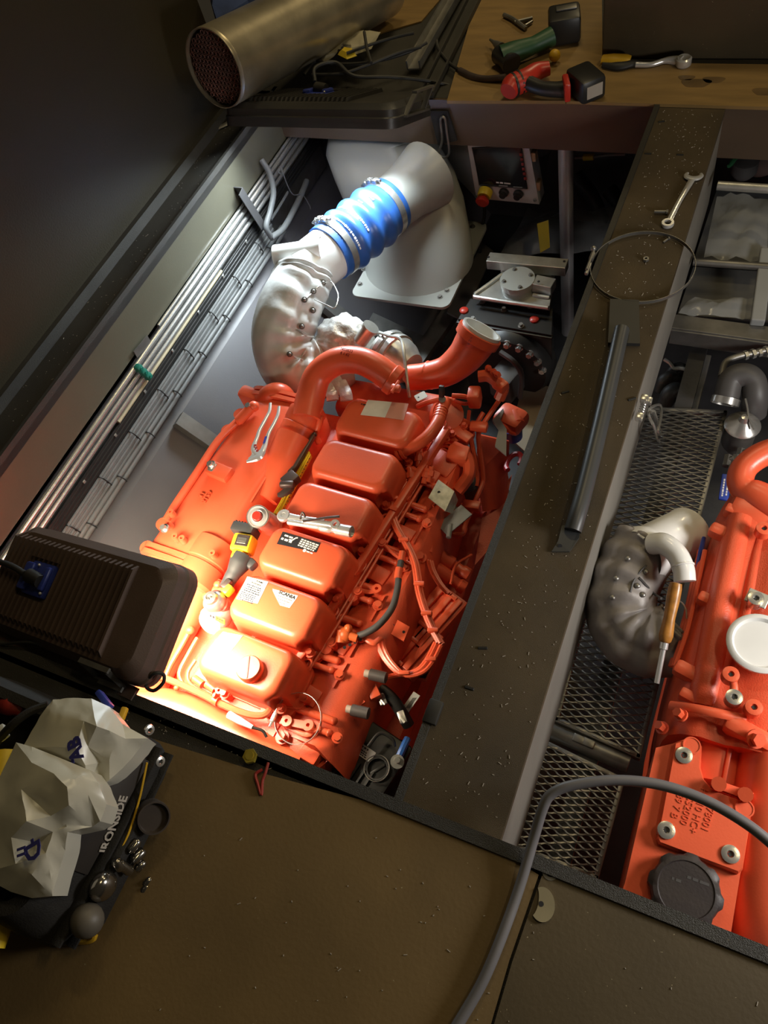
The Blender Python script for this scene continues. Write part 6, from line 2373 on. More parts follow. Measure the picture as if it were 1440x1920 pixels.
tube(bm, [q(1290, 520, -0.008), q(1250, 590, -0.005), q(1190, 690, -0.005), q(1135, 780, -0.008), q(1100, 860, -0.01)], [0.034, 0.031, 0.022, 0.019, 0.020], 14, 6)
obj('grip', bm, TOOLGREY, DR)
bm = nb()
box(bm, q(1390, 590, -0.01), (0.03, 0.03, 0.03), None, 0.008, rz=-0.4)
obj('grip_foot', bm, TOOLGREY, DR)
bm = nb()
box(bm, q(1110, 810, 0.008), (0.018, 0.030, 0.016), None, 0.004, rz=-0.3)
obj('trigger', bm, DARKST, DR)
bm = nb()
box(bm, q(1125, 880, 0.0), (0.024, 0.030, 0.03), None, 0.006, rz=-0.3)
obj('collar', bm, YELLOW, DR)
ax = V((-0.02, -0.06, 1)).normalized()
hc = q(1000, 1030, -0.02)
bm = nb()
lathe(bm, ((0.036, -0.05), (0.042, -0.03), (0.042, 0.0), (0.038, 0.006), (0.036, 0.012), (0.0, 0.012)), hc + V((0, -0.045, -0.02)), V((0, -0.7, 0.5)), 26)
obj('motor_housing', bm, mat('pale_housing', (0.42, 0.40, 0.36), 0.4), DR, True, 40, label='pale front housing')
bm = nb()
lathe(bm, ((0.032, -0.02), (0.033, 0.0), (0.030, 0.004), (0.030, 0.010), (0.033, 0.012), (0.033, 0.020), (0.024, 0.034), (0.020, 0.036), (0.018, 0.046), (0.010, 0.050), (0.008, 0.046), (0.0, 0.044)), hc, ax, 30)
ch = obj('chuck', bm, mat('chuck_steel', (0.36, 0.33, 0.31), 0.3, 0.7), DR, True, 35, label='silver drill chuck')
for k in range(3):
    bm = nb()
    a = 0.3 + 2 * PI * k / 3
    cyl(bm, hc + ax * 0.044 + V((0.005 * math.cos(a), 0.005 * math.sin(a), 0)), hc + ax * 0.052 + V((0.003 * math.cos(a), 0.003 * math.sin(a), 0)), 0.0028, 6)
    obj('chuck_jaw', bm, GREYMETAL, ch)
bm = nb()
M = frame(q(1030, 1205, -0.005), (1, -0.12, 0.05), (0, -0.75, 0.6))
box(bm, (0.004, 0.0, 0.002), (0.034, 0.016, 0.003), M, 0.001, 1)
lb2 = obj('rating_label', bm, YELLOW, DR, False, label='yellow label')
bm = nb()
marks(bm, M, -0.032, -0.016, 0.0, 0.007, 0.004, 91)
marks(bm, M, -0.008, 0.018, 0.003, 0.004, 0.0045, 92)
obj('print', bm, INK, DR, False)

# loose hose clamp ring standing on the near engine corner
CLR = thing('hose_clamp', 'thin stainless hose clamp ring resting on the near corner of the left engine', 'clamp', tuple(at(556, 1392, -0.36)))
bm = nb()
cc = at(559, 1347, -0.345)
L_ = []
n = 48
R_ = Matrix.Rotation(0.25, 4, 'X')
inner = [(0.064, -0.006), (0.0655, -0.006), (0.0655, 0.006), (0.064, 0.006)]
for k in range(n):
    a = 2 * PI * k / n
    L_.append([cc + R_ @ V((r * math.cos(a), r * math.sin(a), z)) for r, z in inner])
vr = [[bm.verts.new(p) for p in lp] for lp in L_]
for i in range(n):
    for k in range(4):
        a, b = vr[i], vr[(i + 1) % n]
        bm.faces.new((a[k], a[(k + 1) % 4], b[(k + 1) % 4], b[k]))
obj('band', bm, STEEL, CLR, True, 40)
bm = nb()
p = cc + R_ @ V((-0.065, -0.015, 0.0))
box(bm, p, (0.012, 0.035, 0.014), None, 0.003)
cyl(bm, p + V((0, -0.03, 0)), p + V((0, 0.025, 0)), 0.004, 8)
obj('screw_housing', bm, STEEL, CLR)

# ================================================================== things lying on the beam and boards
# flat-ended steel lever with square plate
z = 0.022
ST_ = thing('steel_lever', 'dark grey tube lever with a square plate and flattened end lying on the centre beam', 'lever', (at(1120, 800, 0).x, at(1120, 800, 0).y, 0.0))
bm = nb()
P = [at(1144, 560, 0.012), at(1198, 562, 0.012), at(1200, 644, 0.012), at(1140, 642, 0.012)]
quad3(bm, P, 0.010)
obj('plate', bm, RUBBER, ST_, False)
LEV = mat('lever_grey', (0.05, 0.052, 0.054), 0.4, var=0.08)
bm = nb()
tube(bm, [at(1166, 618, 0.022), at(1150, 690, z), at(1125, 800, z), at(1098, 910, z), at(1083, 965, z), at(1074, 995, 0.014)], [0.019, 0.019, 0.019, 0.019, 0.019, 0.019], 18, 3)
obj('tube', bm, LEV, ST_)
bm = nb()
quad3(bm, [at(1054, 985, 0.012), at(1088, 985, 0.012), at(1086, 1008, 0.010), at(1068, 1034, 0.006), at(1034, 1034, 0.005), at(1046, 1015, 0.008)], 0.004)
fe = obj('flat_end', bm, LEV, ST_, False)
bm = nb()
cyl(bm, at(1050, 1024, 0.0065), at(1050, 1024, 0.0078), 0.005, 12)
obj('hole', bm, INK, fe, False)

# big loose band clamp
BC = thing('band_clamp', 'large thin steel band clamp lying on the centre beam, overhanging both edges', 'clamp', (at(1206, 500, 0).x, at(1206, 500, 0).y, 0.001))
bm = nb()
cc = (at(1108, 500, 0.01) + at(1304, 497, 0.01)) / 2
rx = (at(1304, 497, 0.01) - at(1108, 500, 0.01)).length / 2
ry = (at(1206, 435, 0.01) - at(1206, 566, 0.01)).length / 2
cc.y = (at(1206, 435, 0.01).y + at(1206, 566, 0.01).y) / 2
n = 72
vr = []
for k in range(n):
    a = 2 * PI * k / n
    vr.append([bm.verts.new(cc + V(((rx + dr) * math.cos(a), (ry + dr) * math.sin(a), zz))) for dr, zz in ((0, -0.008), (0.0010, -0.008), (0.0010, 0.002), (0, 0.002))])
for i in range(n):
    for k in range(4):
        a, b = vr[i], vr[(i + 1) % n]
        bm.faces.new((a[k], a[(k + 1) % 4], b[(k + 1) % 4], b[k]))
obj('band', bm, GREYMETAL, BC, True, 40)
for nm, a0, a1, m_ in (('sticker', -0.93, -0.66, RED), ('sticker', -0.66, -0.48, STICK), ('sticker', -0.48, -0.26, BLUE)):  # plain strips of red, white and blue colour along the band
    bm = nb()
    lo, hi = [], []
    for k in range(7):
        a = a0 + (a1 - a0) * k / 6
        lo.append(cc + V(((rx - 0.0008) * math.cos(a), (ry - 0.0008) * math.sin(a), -0.0075)))
        hi.append(cc + V(((rx - 0.0008) * math.cos(a), (ry - 0.0008) * math.sin(a), 0.0015)))
    vl, vh = [bm.verts.new(p) for p in lo], [bm.verts.new(p) for p in hi]
    for k in range(6):
        bm.faces.new((vl[k], vl[k + 1], vh[k + 1], vh[k]))
    obj(nm, bm, m_, BC, False, label={RED: 'red', STICK: 'white', BLUE: 'blue'}[m_] + ' coloured patch on the band')
bm = nb()
p = cc + V((-rx - 0.004, 0.012, 0.004))
box(bm, p, (0.012, 0.03, 0.014), None, 0.003)
box(bm, p + V((0.002, -0.05, 0)), (0.010, 0.045, 0.010), None, 0.003)
cyl(bm, p + V((0, -0.06, 0.006)), p + V((0, 0.03, 0.006)), 0.004, 8)
sphere(bm, p + V((-0.002, 0.02, 0.01)), 0.008, 8, 6)
obj('clamp_screw', bm, GREYMETAL, BC)

# combination spanner, bolts and nuts on the beam
SP = thing('combination_spanner', 'chrome combination spanner lying on the centre beam beyond the band clamp', 'spanner', (at(1275, 375, 0).x, at(1275, 375, 0).y, 0.0))
bm = nb()
tube(bm, [at(1256, 412, 0.006), at(1275, 375, 0.006), at(1297, 338, 0.006)], [0.0085, 0.0075, 0.009], 10, 3, flat=0.5)
obj('shank', bm, CHROME, SP)
bm = nb()
lathe(bm, ((0.0095, -0.005), (0.0165, -0.005), (0.0175, 0.0), (0.0165, 0.005), (0.0095, 0.005), (0.0095, -0.005)), at(1252, 419, 0.007), (0, 0, 1), 22, False)
obj('ring_end', bm, CHROME, SP, True, 35)
bm = nb()
oc = at(1301, 328, 0.006)
tube(bm, [oc + V((0.019 * math.cos(a) * 1.1, 0.017 * math.sin(a), 0)) for a in [math.radians(150 + 240 * k / 8) for k in range(9)]], [0.004, 0.007, 0.009, 0.0095, 0.009, 0.007, 0.004], 8, 3, flat=0.55)
obj('open_end', bm, CHROME, SP)
def boltthing(px, py, z, l, r, ang, label):
    b_ = nb()
    p = at(px, py, z + r)
    d = V((math.cos(ang), math.sin(ang), 0))
    cyl(b_, p - d * l / 2, p + d * l / 2, r, 10)
    cyl(b_, p + d * l / 2, p + d * (l / 2 + r * 1.3), r * 1.8, 6)
    return tag(obj('bolt', b_, GREYMETAL), label, 'bolt')


boltthing(1238, 397, 0.003, 0.032, 0.004, 0.1, 'short dull bolt beside the combination spanner on the beam')
boltthing(1248, 451, 0.0, 0.018, 0.003, 1.0, 'tiny bolt inside the band clamp near its far side')
bm = nb()
lathe(bm, ((0.004, 0.0), (0.008, 0.0), (0.008, 0.007), (0.004, 0.007), (0.004, 0.0)), at(1211, 488, 0.001), (0, 0, 1), 6, False)
tag(obj('nut', bm, GREYMETAL, None, False), 'small hex nut in the middle of the band clamp', 'nut')
bm = nb()
lathe(bm, ((0.008, 0.0), (0.014, 0.0), (0.014, 0.008), (0.008, 0.008), (0.008, 0.0)), at(1032, 1636, 0.002), (0, 0, 1), 16, False)
tag(obj('nut', bm, GREYMETAL, None, True, 35), 'dirty ring nut on the near rim below the walkway', 'nut')
# washer with a bite out of its side
bm = nb()
wc = at(1017, 1696, 0.0095)
pts = []
for k in range(40):
    a = 2 * PI * k / 40
    x, y = 0.0225 * math.cos(a), 0.027 * math.sin(a)
    if x < -0.013:
        x = -0.013 - (x + 0.013) * 0.6 + 0.0
    pts.append((x, y))
n = len(pts)
prism(bm, [(wc.x + x * 0.95 - y * 0.1, wc.y + y) for x, y in pts], 0.0095, 0.013)
ws = tag(obj('washer', bm, mat('dull_zinc', (0.42, 0.37, 0.24), 0.45, 0.4, var=0.15), None, False), 'dull round washer with a bite out of its side, on the dark board', 'washer')
bm = nb()
cyl(bm, (wc.x - 0.002, wc.y, 0.0125), (wc.x - 0.002, wc.y, 0.0135), 0.0045, 12)
obj('hole', bm, INK, ws, False)
# yellow hex bolt and red hook on the near rim
bm = nb()
p = at(471, 1419, 0.009)
cyl(bm, p, p + V((0, 0, 0.010)), 0.0155, 6)
cyl(bm, p + V((0, 0, 0.010)), p + V((0, 0, 0.0115)), 0.009, 14)
tag(obj('hex_bolt', bm, BRASS, None, False), 'yellow hex bolt head on the near board edge', 'bolt')
bm = nb()
tube(bm, [at(503, 1430, 0.012), at(498, 1448, 0.013), at(492, 1465, 0.012), at(490, 1490, 0.012), at(484, 1472, 0.013), at(479, 1452, 0.014), at(492, 1443, 0.013)], 0.0032, 8, 5)
tag(obj('red_hook', bm, DKRED), 'dark red plastic hook next to the yellow hex bolt', 'hook')
# dark tab on the beam corner
bm = nb()
box(bm, at(812, 1335, 0.008), (0.03, 0.05, 0.012), None, 0.003, rz=0.0)
tag(obj('rubber_pad', bm, RUBBER), 'small black rubber pad on the near left edge of the beam', 'pad')

# grey hose from the near board across to the right
bm = nb()
hp_ = [at(850, 1935, 0.02), at(905, 1840, 0.02), at(945, 1745, 0.02), at(975, 1660, 0.02), at(1000, 1575, 0.035), at(1018, 1515, 0.06), at(1035, 1488, 0.07), at(1075, 1472, 0.075), at(1150, 1463, 0.075), at(1230, 1470, 0.07), at(1310, 1495, 0.065), at(1385, 1535, 0.06), at(1450, 1585, 0.055), at(1560, 1690, 0.04), at(1700, 1850, 0.012)]
tube(bm, hp_, 0.0092, 12, 8)
tag(obj('air_hose', bm, mat('hose_grey', (0.16, 0.155, 0.165), 0.45)), 'grey air hose arching from the near board over the walkway to the right engine', 'hose')

# ------------------------------------------------- far boards: cordless tools, ratchet, tube
RD = thing('cordless_driver', 'red and black cordless driver with battery lying on the plywood', 'power tool', (at(1040, 165, 0).x, at(1040, 165, 0).y, 0.012))
zt = 0.05
bm = nb()
a, b = at(962, 160, zt), at(1005, 135, zt)
tube(bm, [at(953, 172, 0.045), a, at(985, 150, zt), b, at(1030, 128, zt)], [0.030, 0.038, 0.036, 0.030, 0.022], 14, 5)
obj('motor_housing', bm, RED, RD)
bm = nb()
for k in range(2):
    lathe(bm, ((0.036, -0.005), (0.0390, -0.003), (0.0390, 0.003), (0.036, 0.005)), at(964 + 10 * k, 159 - 5 * k, zt), at(985, 150, zt) - a, 20, False)
obj('rubber_ring', bm, BLACK, RD)
bm = nb()
tube(bm, [at(990, 155, zt), at(1015, 165, 0.045), at(1045, 168, 0.045), at(1068, 166, 0.045)], [0.024, 0.023, 0.024, 0.03], 12, 5)
obj('grip', bm, BLACK, RD)
bm = nb()
box(bm, at(1098, 155, 0.05), (0.085, 0.12, 0.075), None, 0.012, rz=0.75)
bt = obj('battery', bm, BLACK, RD)
bm = nb()
box(bm, at(1062, 165, 0.055), (0.02, 0.07, 0.06), None, 0.006, rz=0.4)
obj('battery_seat', bm, RED, RD)
bm = nb()
MBT = Matrix.Translation(at(1098, 155, 0.05)) @ Matrix.Rotation(0.75, 4, 'Z')
box(bm, (0.0, -0.0605, 0.0), (0.055, 0.002, 0.04), MBT)
obj('battery_label', bm, GREYPR, RD, False, label='pale label on the battery')
bm = nb()
tube(bm, [at(948, 145, 0.03), at(910, 148, 0.02), at(885, 143, 0.02), at(862, 132, 0.02)], 0.011, 10, 5)
obj('bit_holder', bm, DARKST, RD)
GD = thing('cordless_grinder', 'dark green cordless tool with black battery on the plywood behind the red driver', 'power tool', (at(1000, 70, 0).x, at(1000, 70, 0).y, 0.012))
bm = nb()
tube(bm, [at(942, 108, 0.05), at(965, 98, 0.055), at(1000, 85, 0.055), at(1035, 68, 0.06)], [0.040, 0.036, 0.028, 0.032], 14, 5)
obj('body', bm, TOOLGREEN, GD)
bm = nb()
lathe(bm, ((0.03, 0.0), (0.034, 0.01), (0.030, 0.05), (0.036, 0.09)), at(935, 100, 0.045), at(965, 110, 0.045) - at(935, 85, 0.05), 16)
obj('gear_head', bm, BLACK, GD)
bm = nb()
lathe(bm, ((0.018, 0.0), (0.012, 0.04), (0.007, 0.06), (0.004, 0.09)), at(940, 90, 0.045), at(916, 72, 0.04) - at(940, 90, 0.045), 14)
obj('nose', bm, GREYMETAL, GD)
bm = nb()
box(bm, at(1058, 45, 0.06), (0.11, 0.12, 0.09), None, 0.014, rz=0.3)
gb = obj('battery', bm, BLACK, GD)
bm = nb()
box(bm, at(1062, 14, 0.108), (0.07, 0.03, 0.006), None, 0.002, rz=0.3)
obj('latch', bm, GREYMETAL, gb)
bm = nb()
sphere(bm, at(1040, 104, 0.04), 0.020, 12, 8)
tag(obj('yellow_ball', bm, OCHRE), 'yellow ball between the red and the green cordless tools', 'ball')
bm = nb()
tube(bm, [at(945, 28, 0.02), at(962, 36, 0.022), at(978, 48, 0.022), at(986, 54, 0.02)], 0.008, 8, 4)
cyl(bm, at(965, 42, 0.022), at(998, 34, 0.02), 0.007, 8)
cyl(bm, at(985, 48, 0.022), at(998, 40, 0.02), 0.005, 8)
tag(obj('clevis_pin', bm, GREYMETAL), 'dull metal fork piece on the plywood left of the green tool', 'fitting')
RA = thing('ratchet', 'chrome ratchet with yellow and black grip on the plywood strip', 'ratchet', (at(1215, 115, 0).x, at(1215, 115, 0).y, 0.011))
bm = nb()
tube(bm, [at(1130, 112, 0.026), at(1150, 112, 0.028), at(1172, 112, 0.028), at(1182, 113, 0.026)], [0.020, 0.024, 0.022, 0.018], 14, 4, flat=0.7)
gr = obj('grip', bm, OCHRE, RA)
bm = nb()
tube(bm, [at(1132, 120, 0.02), at(1160, 124, 0.02), at(1185, 119, 0.022), at(1196, 120, 0.022)], [0.016, 0.020, 0.017, 0.012], 12, 4, flat=0.7)
obj('grip_underside', bm, RUBBER, RA)
bm = nb()
tube(bm, [at(1192, 121, 0.022), at(1220, 121, 0.02), at(1245, 114, 0.022), at(1262, 113, 0.022), at(1278, 116, 0.022)], [0.009, 0.008, 0.009, 0.013, 0.018], 12, 5)
obj('shaft', bm, CHROME, RA)
bm = nb()
lathe(bm, ((0.022, -0.014), (0.025, -0.01), (0.025, 0.008), (0.020, 0.012), (0.014, 0.009), (0.0, 0.009)), at(1282, 114, 0.026), (0, 0, 1), 24)
obj('head', bm, CHROME, RA, True, 40)
bm = nb()
tube(bm, [at(818, 70, 0.02), at(822, 92, 0.02), at(842, 118, 0.018), at(862, 132, 0.02)], 0.006, 8, 5)
tag(obj('thin_hose', bm, RUBBER), 'thin dark hose curving over the channel rail to the red driver', 'hose')

# stainless exhaust tube with honeycomb end
r_t = 0.122
A = at(400, 130, 0.315)
B_ = at(700, -25, 0.14)
ET = thing('exhaust_tube', 'large stainless exhaust tube with mesh end lying at the far left corner', 'tube', (-1.75, 2.6, 0.005))
d = (B_ - A).normalized()
bm = nb()
lathe(bm, ((r_t - 0.004, 0.03), (r_t - 0.004, 0.0), (r_t, 0.0), (r_t, 0.012), (r_t + 0.001, 0.014), (r_t + 0.001, 0.016), (r_t, 0.018), (r_t, 0.95), (r_t - 0.004, 0.95), (r_t - 0.004, 0.03)), A, d, 56, False)
obj('shell', bm, TUBEST, ET, True, 35)
bm = nb()
s_ = d.cross(V((0, 0, 1))).normalized()
u = s_.cross(d)
cyl(bm, A + d * 0.045, A + d * 0.05, r_t - 0.005, 40)
obj('core', bm, DARKHOLE, ET, False)
bm = nb()
hx = 0.0135
for i in range(-8, 9):
    for j in range(-8, 9):
        x = (i + 0.5 * (j % 2)) * hx * 1.25
        y = j * hx * 1.08
        if math.hypot(x, y) < r_t - 0.012:
            c = A + d * 0.012 + s_ * x + u * y
            rings(bm, [[c + d * dz + (s_ * math.cos(2 * PI * k / 6 + PI / 6) + u * math.sin(2 * PI * k / 6 + PI / 6)) * rr for k in range(6)] for rr, dz in ((0.0062, 0.0), (0.0079, 0.0), (0.0079, 0.02), (0.0062, 0.02))], True, False, False)
hm = obj('honeycomb', bm, mat('rusty_mesh', (0.34, 0.19, 0.15), 0.6, 0.3, var=0.2), ET, False)
hm['kind'] = 'stuff'
bm = nb()
tube(bm, [at(418, 183, 0.012), at(428, 195, 0.01), at(438, 218, 0.008), at(425, 232, 0.006), at(392, 246, 0.004)], 0.012, 8, 4, flat=0.3)
tag(obj('bent_strap', bm, GREYMETAL), 'bent metal strap below the mesh end of the exhaust tube', 'strap')
# rag, yellow flap, cables and blue cloth behind
def crumple(name, pix, z, hgt, m, label, cat, seed, sub=2, amp=0.01):
    r_ = random.Random(seed)
    P = [at(px, py, z) for px, py in pix]
    c = sum(P, V((0, 0, 0))) / len(P)
    b_ = nb()
    loops = []
    for f, h in ((1.0, 0.0), (0.97, 0.35), (0.8, 0.7), (0.55, 0.95), (0.25, 1.0)):
        loops.append([c + (p - c) * (f + r_.uniform(-0.04, 0.04)) + V((0, 0, hgt * (h + r_.uniform(-0.18, 0.18) * (f < 0.99)))) for p in P])
    rings(b_, loops)
    for v in b_.verts:
        v.co += V((r_.uniform(-amp, amp), r_.uniform(-amp, amp), 0))
    return tag(obj(name, b_, m, None, True, 25), label, cat)


crumple('rag', [(592, 106), (625, 78), (660, 62), (700, 58), (712, 68), (690, 92), (665, 100), (640, 90), (628, 108), (606, 118)], 0.10, 0.02, mat('rag_cloth', (0.42, 0.38, 0.27), 0.8), 'crumpled pale rag on the cables behind the far floodlight', 'rag', 3)
crumple('yellow_flap', [(634, 102), (645, 92), (660, 92), (670, 104), (650, 110)], 0.125, 0.012, YELTAPE, 'bright yellow scrap on the pale rag', 'scrap', 5, amp=0.003)
for k, (pts) in enumerate(([(570, 140), (590, 115), (610, 118), (660, 120), (720, 112), (770, 96), (800, 80)], [(585, 140), (640, 138), (690, 122), (745, 100), (790, 88)], [(650, 100), (700, 82), (740, 70), (776, 62)], [(683, 60), (688, 90), (696, 118)])):
    bm = nb()
    tube(bm, [at(px, py, 0.115 + 0.012 * k) for px, py in pts], 0.0055, 8, 5)
    tag(obj('black_cable', bm, RUBBER), ('thick black cable lowest behind the far floodlight', 'black cable passing under the pale rag', 'black cable reaching out to the right of the rag', 'short black cable crossing over the pale rag')[k], 'cable')
crumple('blue_cloth', [(405, 52), (385, -30), (470, -60), (520, -20), (470, 20)], 0.30, 0.10, BLUECL, 'blue cloth hanging behind the exhaust tube, top left', 'cloth', 7, amp=0.012)

# ------------------------------------------------- tool bag with plastic bags
TB = thing('tool_bag', 'black open tool bag at lower left, lettering on its side, tools in its pockets', 'bag', (-1.12, -0.1, 0.009))
bm = nb()
def bagring(x0, x1, y0, y1, z, r):
    return [V((x, y, z)) for x, y in rrect(x1 - x0, y1 - y0, r, 5, (x0 + x1) / 2, (y0 + y1) / 2)]
rings(bm, [bagring(-1.36, -0.862, -0.30, 0.085, 0.010, 0.05), bagring(-1.37, -0.850, -0.31, 0.095, 0.04, 0.06), bagring(-1.36, -0.862, -0.30, 0.085, 0.12, 0.06), bagring(-1.34, -0.885, -0.28, 0.065, 0.19, 0.06),
           bagring(-1.32, -0.905, -0.26, 0.045, 0.19, 0.05), bagring(-1.32, -0.91, -0.25, 0.04, 0.10, 0.05)], True, True, True)
obj('body', bm, NYLON, TB, True, 50)
SIDE = frame((-0.867, -0.12, 0.142), (0.02, 1, 0), (0.95, 0, 0.32))
bm = nb()
box(bm, (0.06, 0.0, 0.001), (0.22, 0.07, 0.004), SIDE, 0.002)
fl = obj('side_panel', bm, mat('panel_nylon', (0.03, 0.024, 0.02), 0.6, var=0.1), TB)
def side_at(px, py):                               # point on the bag's flank under a pixel
    n = V((0.95, 0, 0.32)).normalized()
    o = V((-0.867, -0.12, 0.145))
    dd = ray(px, py)
    t = (o - V((0, 0, H))).dot(n) / dd.dot(n)
    return V((0, 0, H)) + dd * t
p0, p1 = side_at(192, 1597), side_at(231, 1492)
tx = frame((p0 + p1) / 2 + V((0.004, 0, 0.002)), p1 - p0, (0.95, 0, 0.32))
wtx = (p1 - p0).length
text('IRONSIDE', 0.026, tx, GREYPR, TB, 'lettering', bold=0.0008, fit=wtx)
for px, py in ((278, 1368), (298, 1427)):
    bm = nb()
    p = side_at(px, py)
    lathe(bm, ((0.005, 0.0), (0.011, 0.0), (0.010, 0.004), (0.005, 0.005), (0.004, 0.0)), p + V((0.004, 0, 0.004)), (0.9, 0, 0.4), 18, False)
    obj('eyelet', bm, STEEL, TB, True, 40)
bm = nb()
tube(bm, [side_at(271, 1428) + V((0.012, 0, 0.01)), side_at(264, 1460) + V((0.014, 0, 0.012)), side_at(255, 1500) + V((0.014, 0, 0.012)), side_at(236, 1560) + V((0.014, 0, 0.012)), side_at(217, 1600) + V((0.012, 0, 0.01))], 0.0022, 6, 4)
obj('cord', bm, OCHRE, TB, label='thin yellow-brown cord')
bm = nb()
for zz in (0.05, 0.10):
    tube(bm, [V((-0.852, -0.29, zz)), V((-0.846, -0.1, zz)), V((-0.855, 0.08, zz))], 0.012, 6, 4, flat=0.5)
obj('tool_loop', bm, NYLON, TB)
bm = nb()
box(bm, (-0.838, -0.14, 0.055), (0.035, 0.22, 0.07), None, 0.014)
obj('pocket', bm, NYLON, TB)
# tools in its pockets
def bt_(px, py, dx=0.02):
    p = side_at(px, py)
    return p + V((dx, 0, dx * 0.3))


bm = nb()
pcu = bt_(268, 1522, 0.03)
lathe(bm, ((0.028, -0.03), (0.031, 0.0), (0.031, 0.014), (0.028, 0.014), (0.026, 0.002), (0.0, 0.002)), pcu, (0.6, -0.1, 0.6), 26)
tag(obj('tape_roll', bm, mat('brown_cup', (0.05, 0.038, 0.03), 0.4)), 'dark round cup end sticking out of the tool bag side', 'cup')
bm = nb()
sphere(bm, bt_(181, 1654, 0.02), 0.026, 16, 10, (0.8, 1.1, 1.2))
tag(obj('hammer_head', bm, mat('dark_chrome', (0.4, 0.37, 0.33), 0.16, 0.95)), 'shiny rounded chrome hammer head in the bag pocket', 'hammer')
bm = nb()
sphere(bm, bt_(148, 1716, 0.025), 0.030, 18, 12)
tag(obj('ball_end', bm, mat('grey_ball', (0.12, 0.105, 0.085), 0.5)), 'dull grey ball end at the near corner of the tool bag', 'ball')
SOC = ['broad chrome tool end below the lettering, nearest the hammer head', 'chrome tool end just under the first letter on the tool bag', 'upper chrome tool end of three beside the yellow-brown cord', 'middle chrome tool end of three beside the yellow-brown cord', 'lowest chrome tool end of three beside the yellow-brown cord', 'small chrome tool end low on the right flank, lower one', 'small chrome tool end low on the right flank, upper one']
for k, (a, b, r) in enumerate((((207, 1610), (228, 1625), 0.010), ((200, 1605), (210, 1620), 0.010), ((228, 1588), (243, 1566), 0.009), ((234, 1606), (252, 1584), 0.011), ((240, 1622), (254, 1606), 0.008), ((252, 1664), (262, 1648), 0.008), ((256, 1650), (267, 1636), 0.007))):
    bm = nb()
    p, q_ = bt_(*a, 0.025), bt_(*b, 0.028)
    lathe(bm, ((r * 0.6, -0.002), (r, 0.002), (r, (q_ - p).length * 0.8), (r * 0.7, (q_ - p).length)), p, q_ - p, 12)
    tag(obj('socket', bm, mat('dark_chrome%d' % k, (0.35, 0.33, 0.3), 0.16, 0.95), None, True, 40), SOC[k], 'socket', 'chrome tool ends in the bag pockets')
bm = nb()
tube(bm, [at(-40, 1700, 0.12), at(20, 1705, 0.10), at(70, 1690, 0.10), at(100, 1720, 0.06)], 0.02, 10, 4)
tag(obj('dark_tool', bm, mat('dark_grip', (0.05, 0.045, 0.04), 0.5)), 'dark tool grip lying at the near side of the tool bag', 'tool')
bm = nb()
tube(bm, [at(150, 1738, 0.03), at(160, 1752, 0.02), at(178, 1756, 0.02), at(160, 1765, 0.016), at(110, 1762, 0.016)], 0.006, 8, 4)
tag(obj('yellow_strap', bm, OCHRE), 'dull yellow strap trailing at the near corner of the tool bag', 'strap')
bm = nb()
box(bm, at(76, 1708, 0.12), (0.02, 0.02, 0.008), None, 0.002, rz=0.4)
tag(obj('yellow_clip', bm, OCHRE), 'small yellow clip on the near side of the tool bag', 'clip')
for k, (px, py, r, z, lab) in enumerate(((8, 1440, 0.035, 0.22, 'yellow tool grip at the left edge beside the plastic bags'), (-4, 1745, 0.022, 0.10, 'yellow round tool end at the left edge near the bottom of the bag'))):
    bm = nb()
    tube(bm, [at(px - 10, py + 30, z), at(px, py, z), at(px + 4, py - 25, z)], r, 12, 4)
    tag(obj('yellow_grip', bm, YELLOW), lab, 'grip')
bm = nb()
tube(bm, [at(4, 1322, 0.16), at(22, 1322, 0.17), at(44, 1330, 0.16)], [0.018, 0.022, 0.014], 12, 4)
tag(obj('red_grip', bm, DKRED), 'dark red tool grip at the left edge behind the plastic bags', 'grip')
bm = nb()
tube(bm, [at(-10, 1396, 0.22), at(22, 1360, 0.25), at(55, 1335, 0.25), at(90, 1322, 0.24)], 0.008, 8, 5)
tag(obj('carry_strap', bm, NYLON), 'black carrying strap arching behind the plastic bags', 'strap')
bm = nb()
box(bm, at(196, 1312, 0.20), (0.045, 0.012, 0.02), None, 0.003, rz=-0.4)
tag(obj('blue_box', bm, BLUEP), 'small blue plastic piece behind the upper plastic bag', 'box')
bm = nb()
box(bm, at(231, 1338, 0.18), (0.012, 0.025, 0.012), None, 0.003, rz=0.2)
tag(obj('yellow_tip', bm, OCHRE), 'small yellow tip right of the blue plastic piece', 'tip')
bm = nb()
box(bm, at(4, 1374, 0.23), (0.03, 0.02, 0.012), None, 0.003, rz=-0.5)
tag(obj('white_block', bm, STICK), 'small white block at the left edge above the yellow grip', 'block')

from mathutils.geometry import delaunay_2d_cdt


def foil_bag(name, edge, inner, drop, label):      # creased plastic: triangulated folds with a skirt
    P = [at(*p) for p in edge] + [at(*p) for p in inner]
    n = len(edge)
    co = [V((px, py)) for px, py, _ in edge] + [V((px, py)) for px, py, _ in inner]
    vs, es, fs, ov, oe, of = delaunay_2d_cdt(co, [], [list(range(n))], 1, 1e-4)
    b_ = nb()
    bv = []
    for i, v in enumerate(vs):
        src = ov[i][0] if ov[i] else 0
        bv.append(b_.verts.new(P[src]))
    for f in fs:
        try:
            b_.faces.new([bv[i] for i in f])
        except ValueError:
            pass
    bmesh.ops.subdivide_edges(b_, edges=list(b_.edges), cuts=2, use_grid_fill=True, smooth=0.25)
    r_ = random.Random(len(edge))
    be = [e for e in b_.edges if len(e.link_faces) == 1]
    ex = bmesh.ops.extrude_edge_only(b_, edges=be)
    for g in ex['geom']:
        if isinstance(g, bmesh.types.BMVert):
            g.co.z -= drop
            g.co.x -= drop * 0.25
    for v in b_.verts:
        v.co += V((0, 0, r_.uniform(-0.0015, 0.0015)))
    return tag(obj(name, b_, BAGW, None, True, 28), label, 'plastic bag')


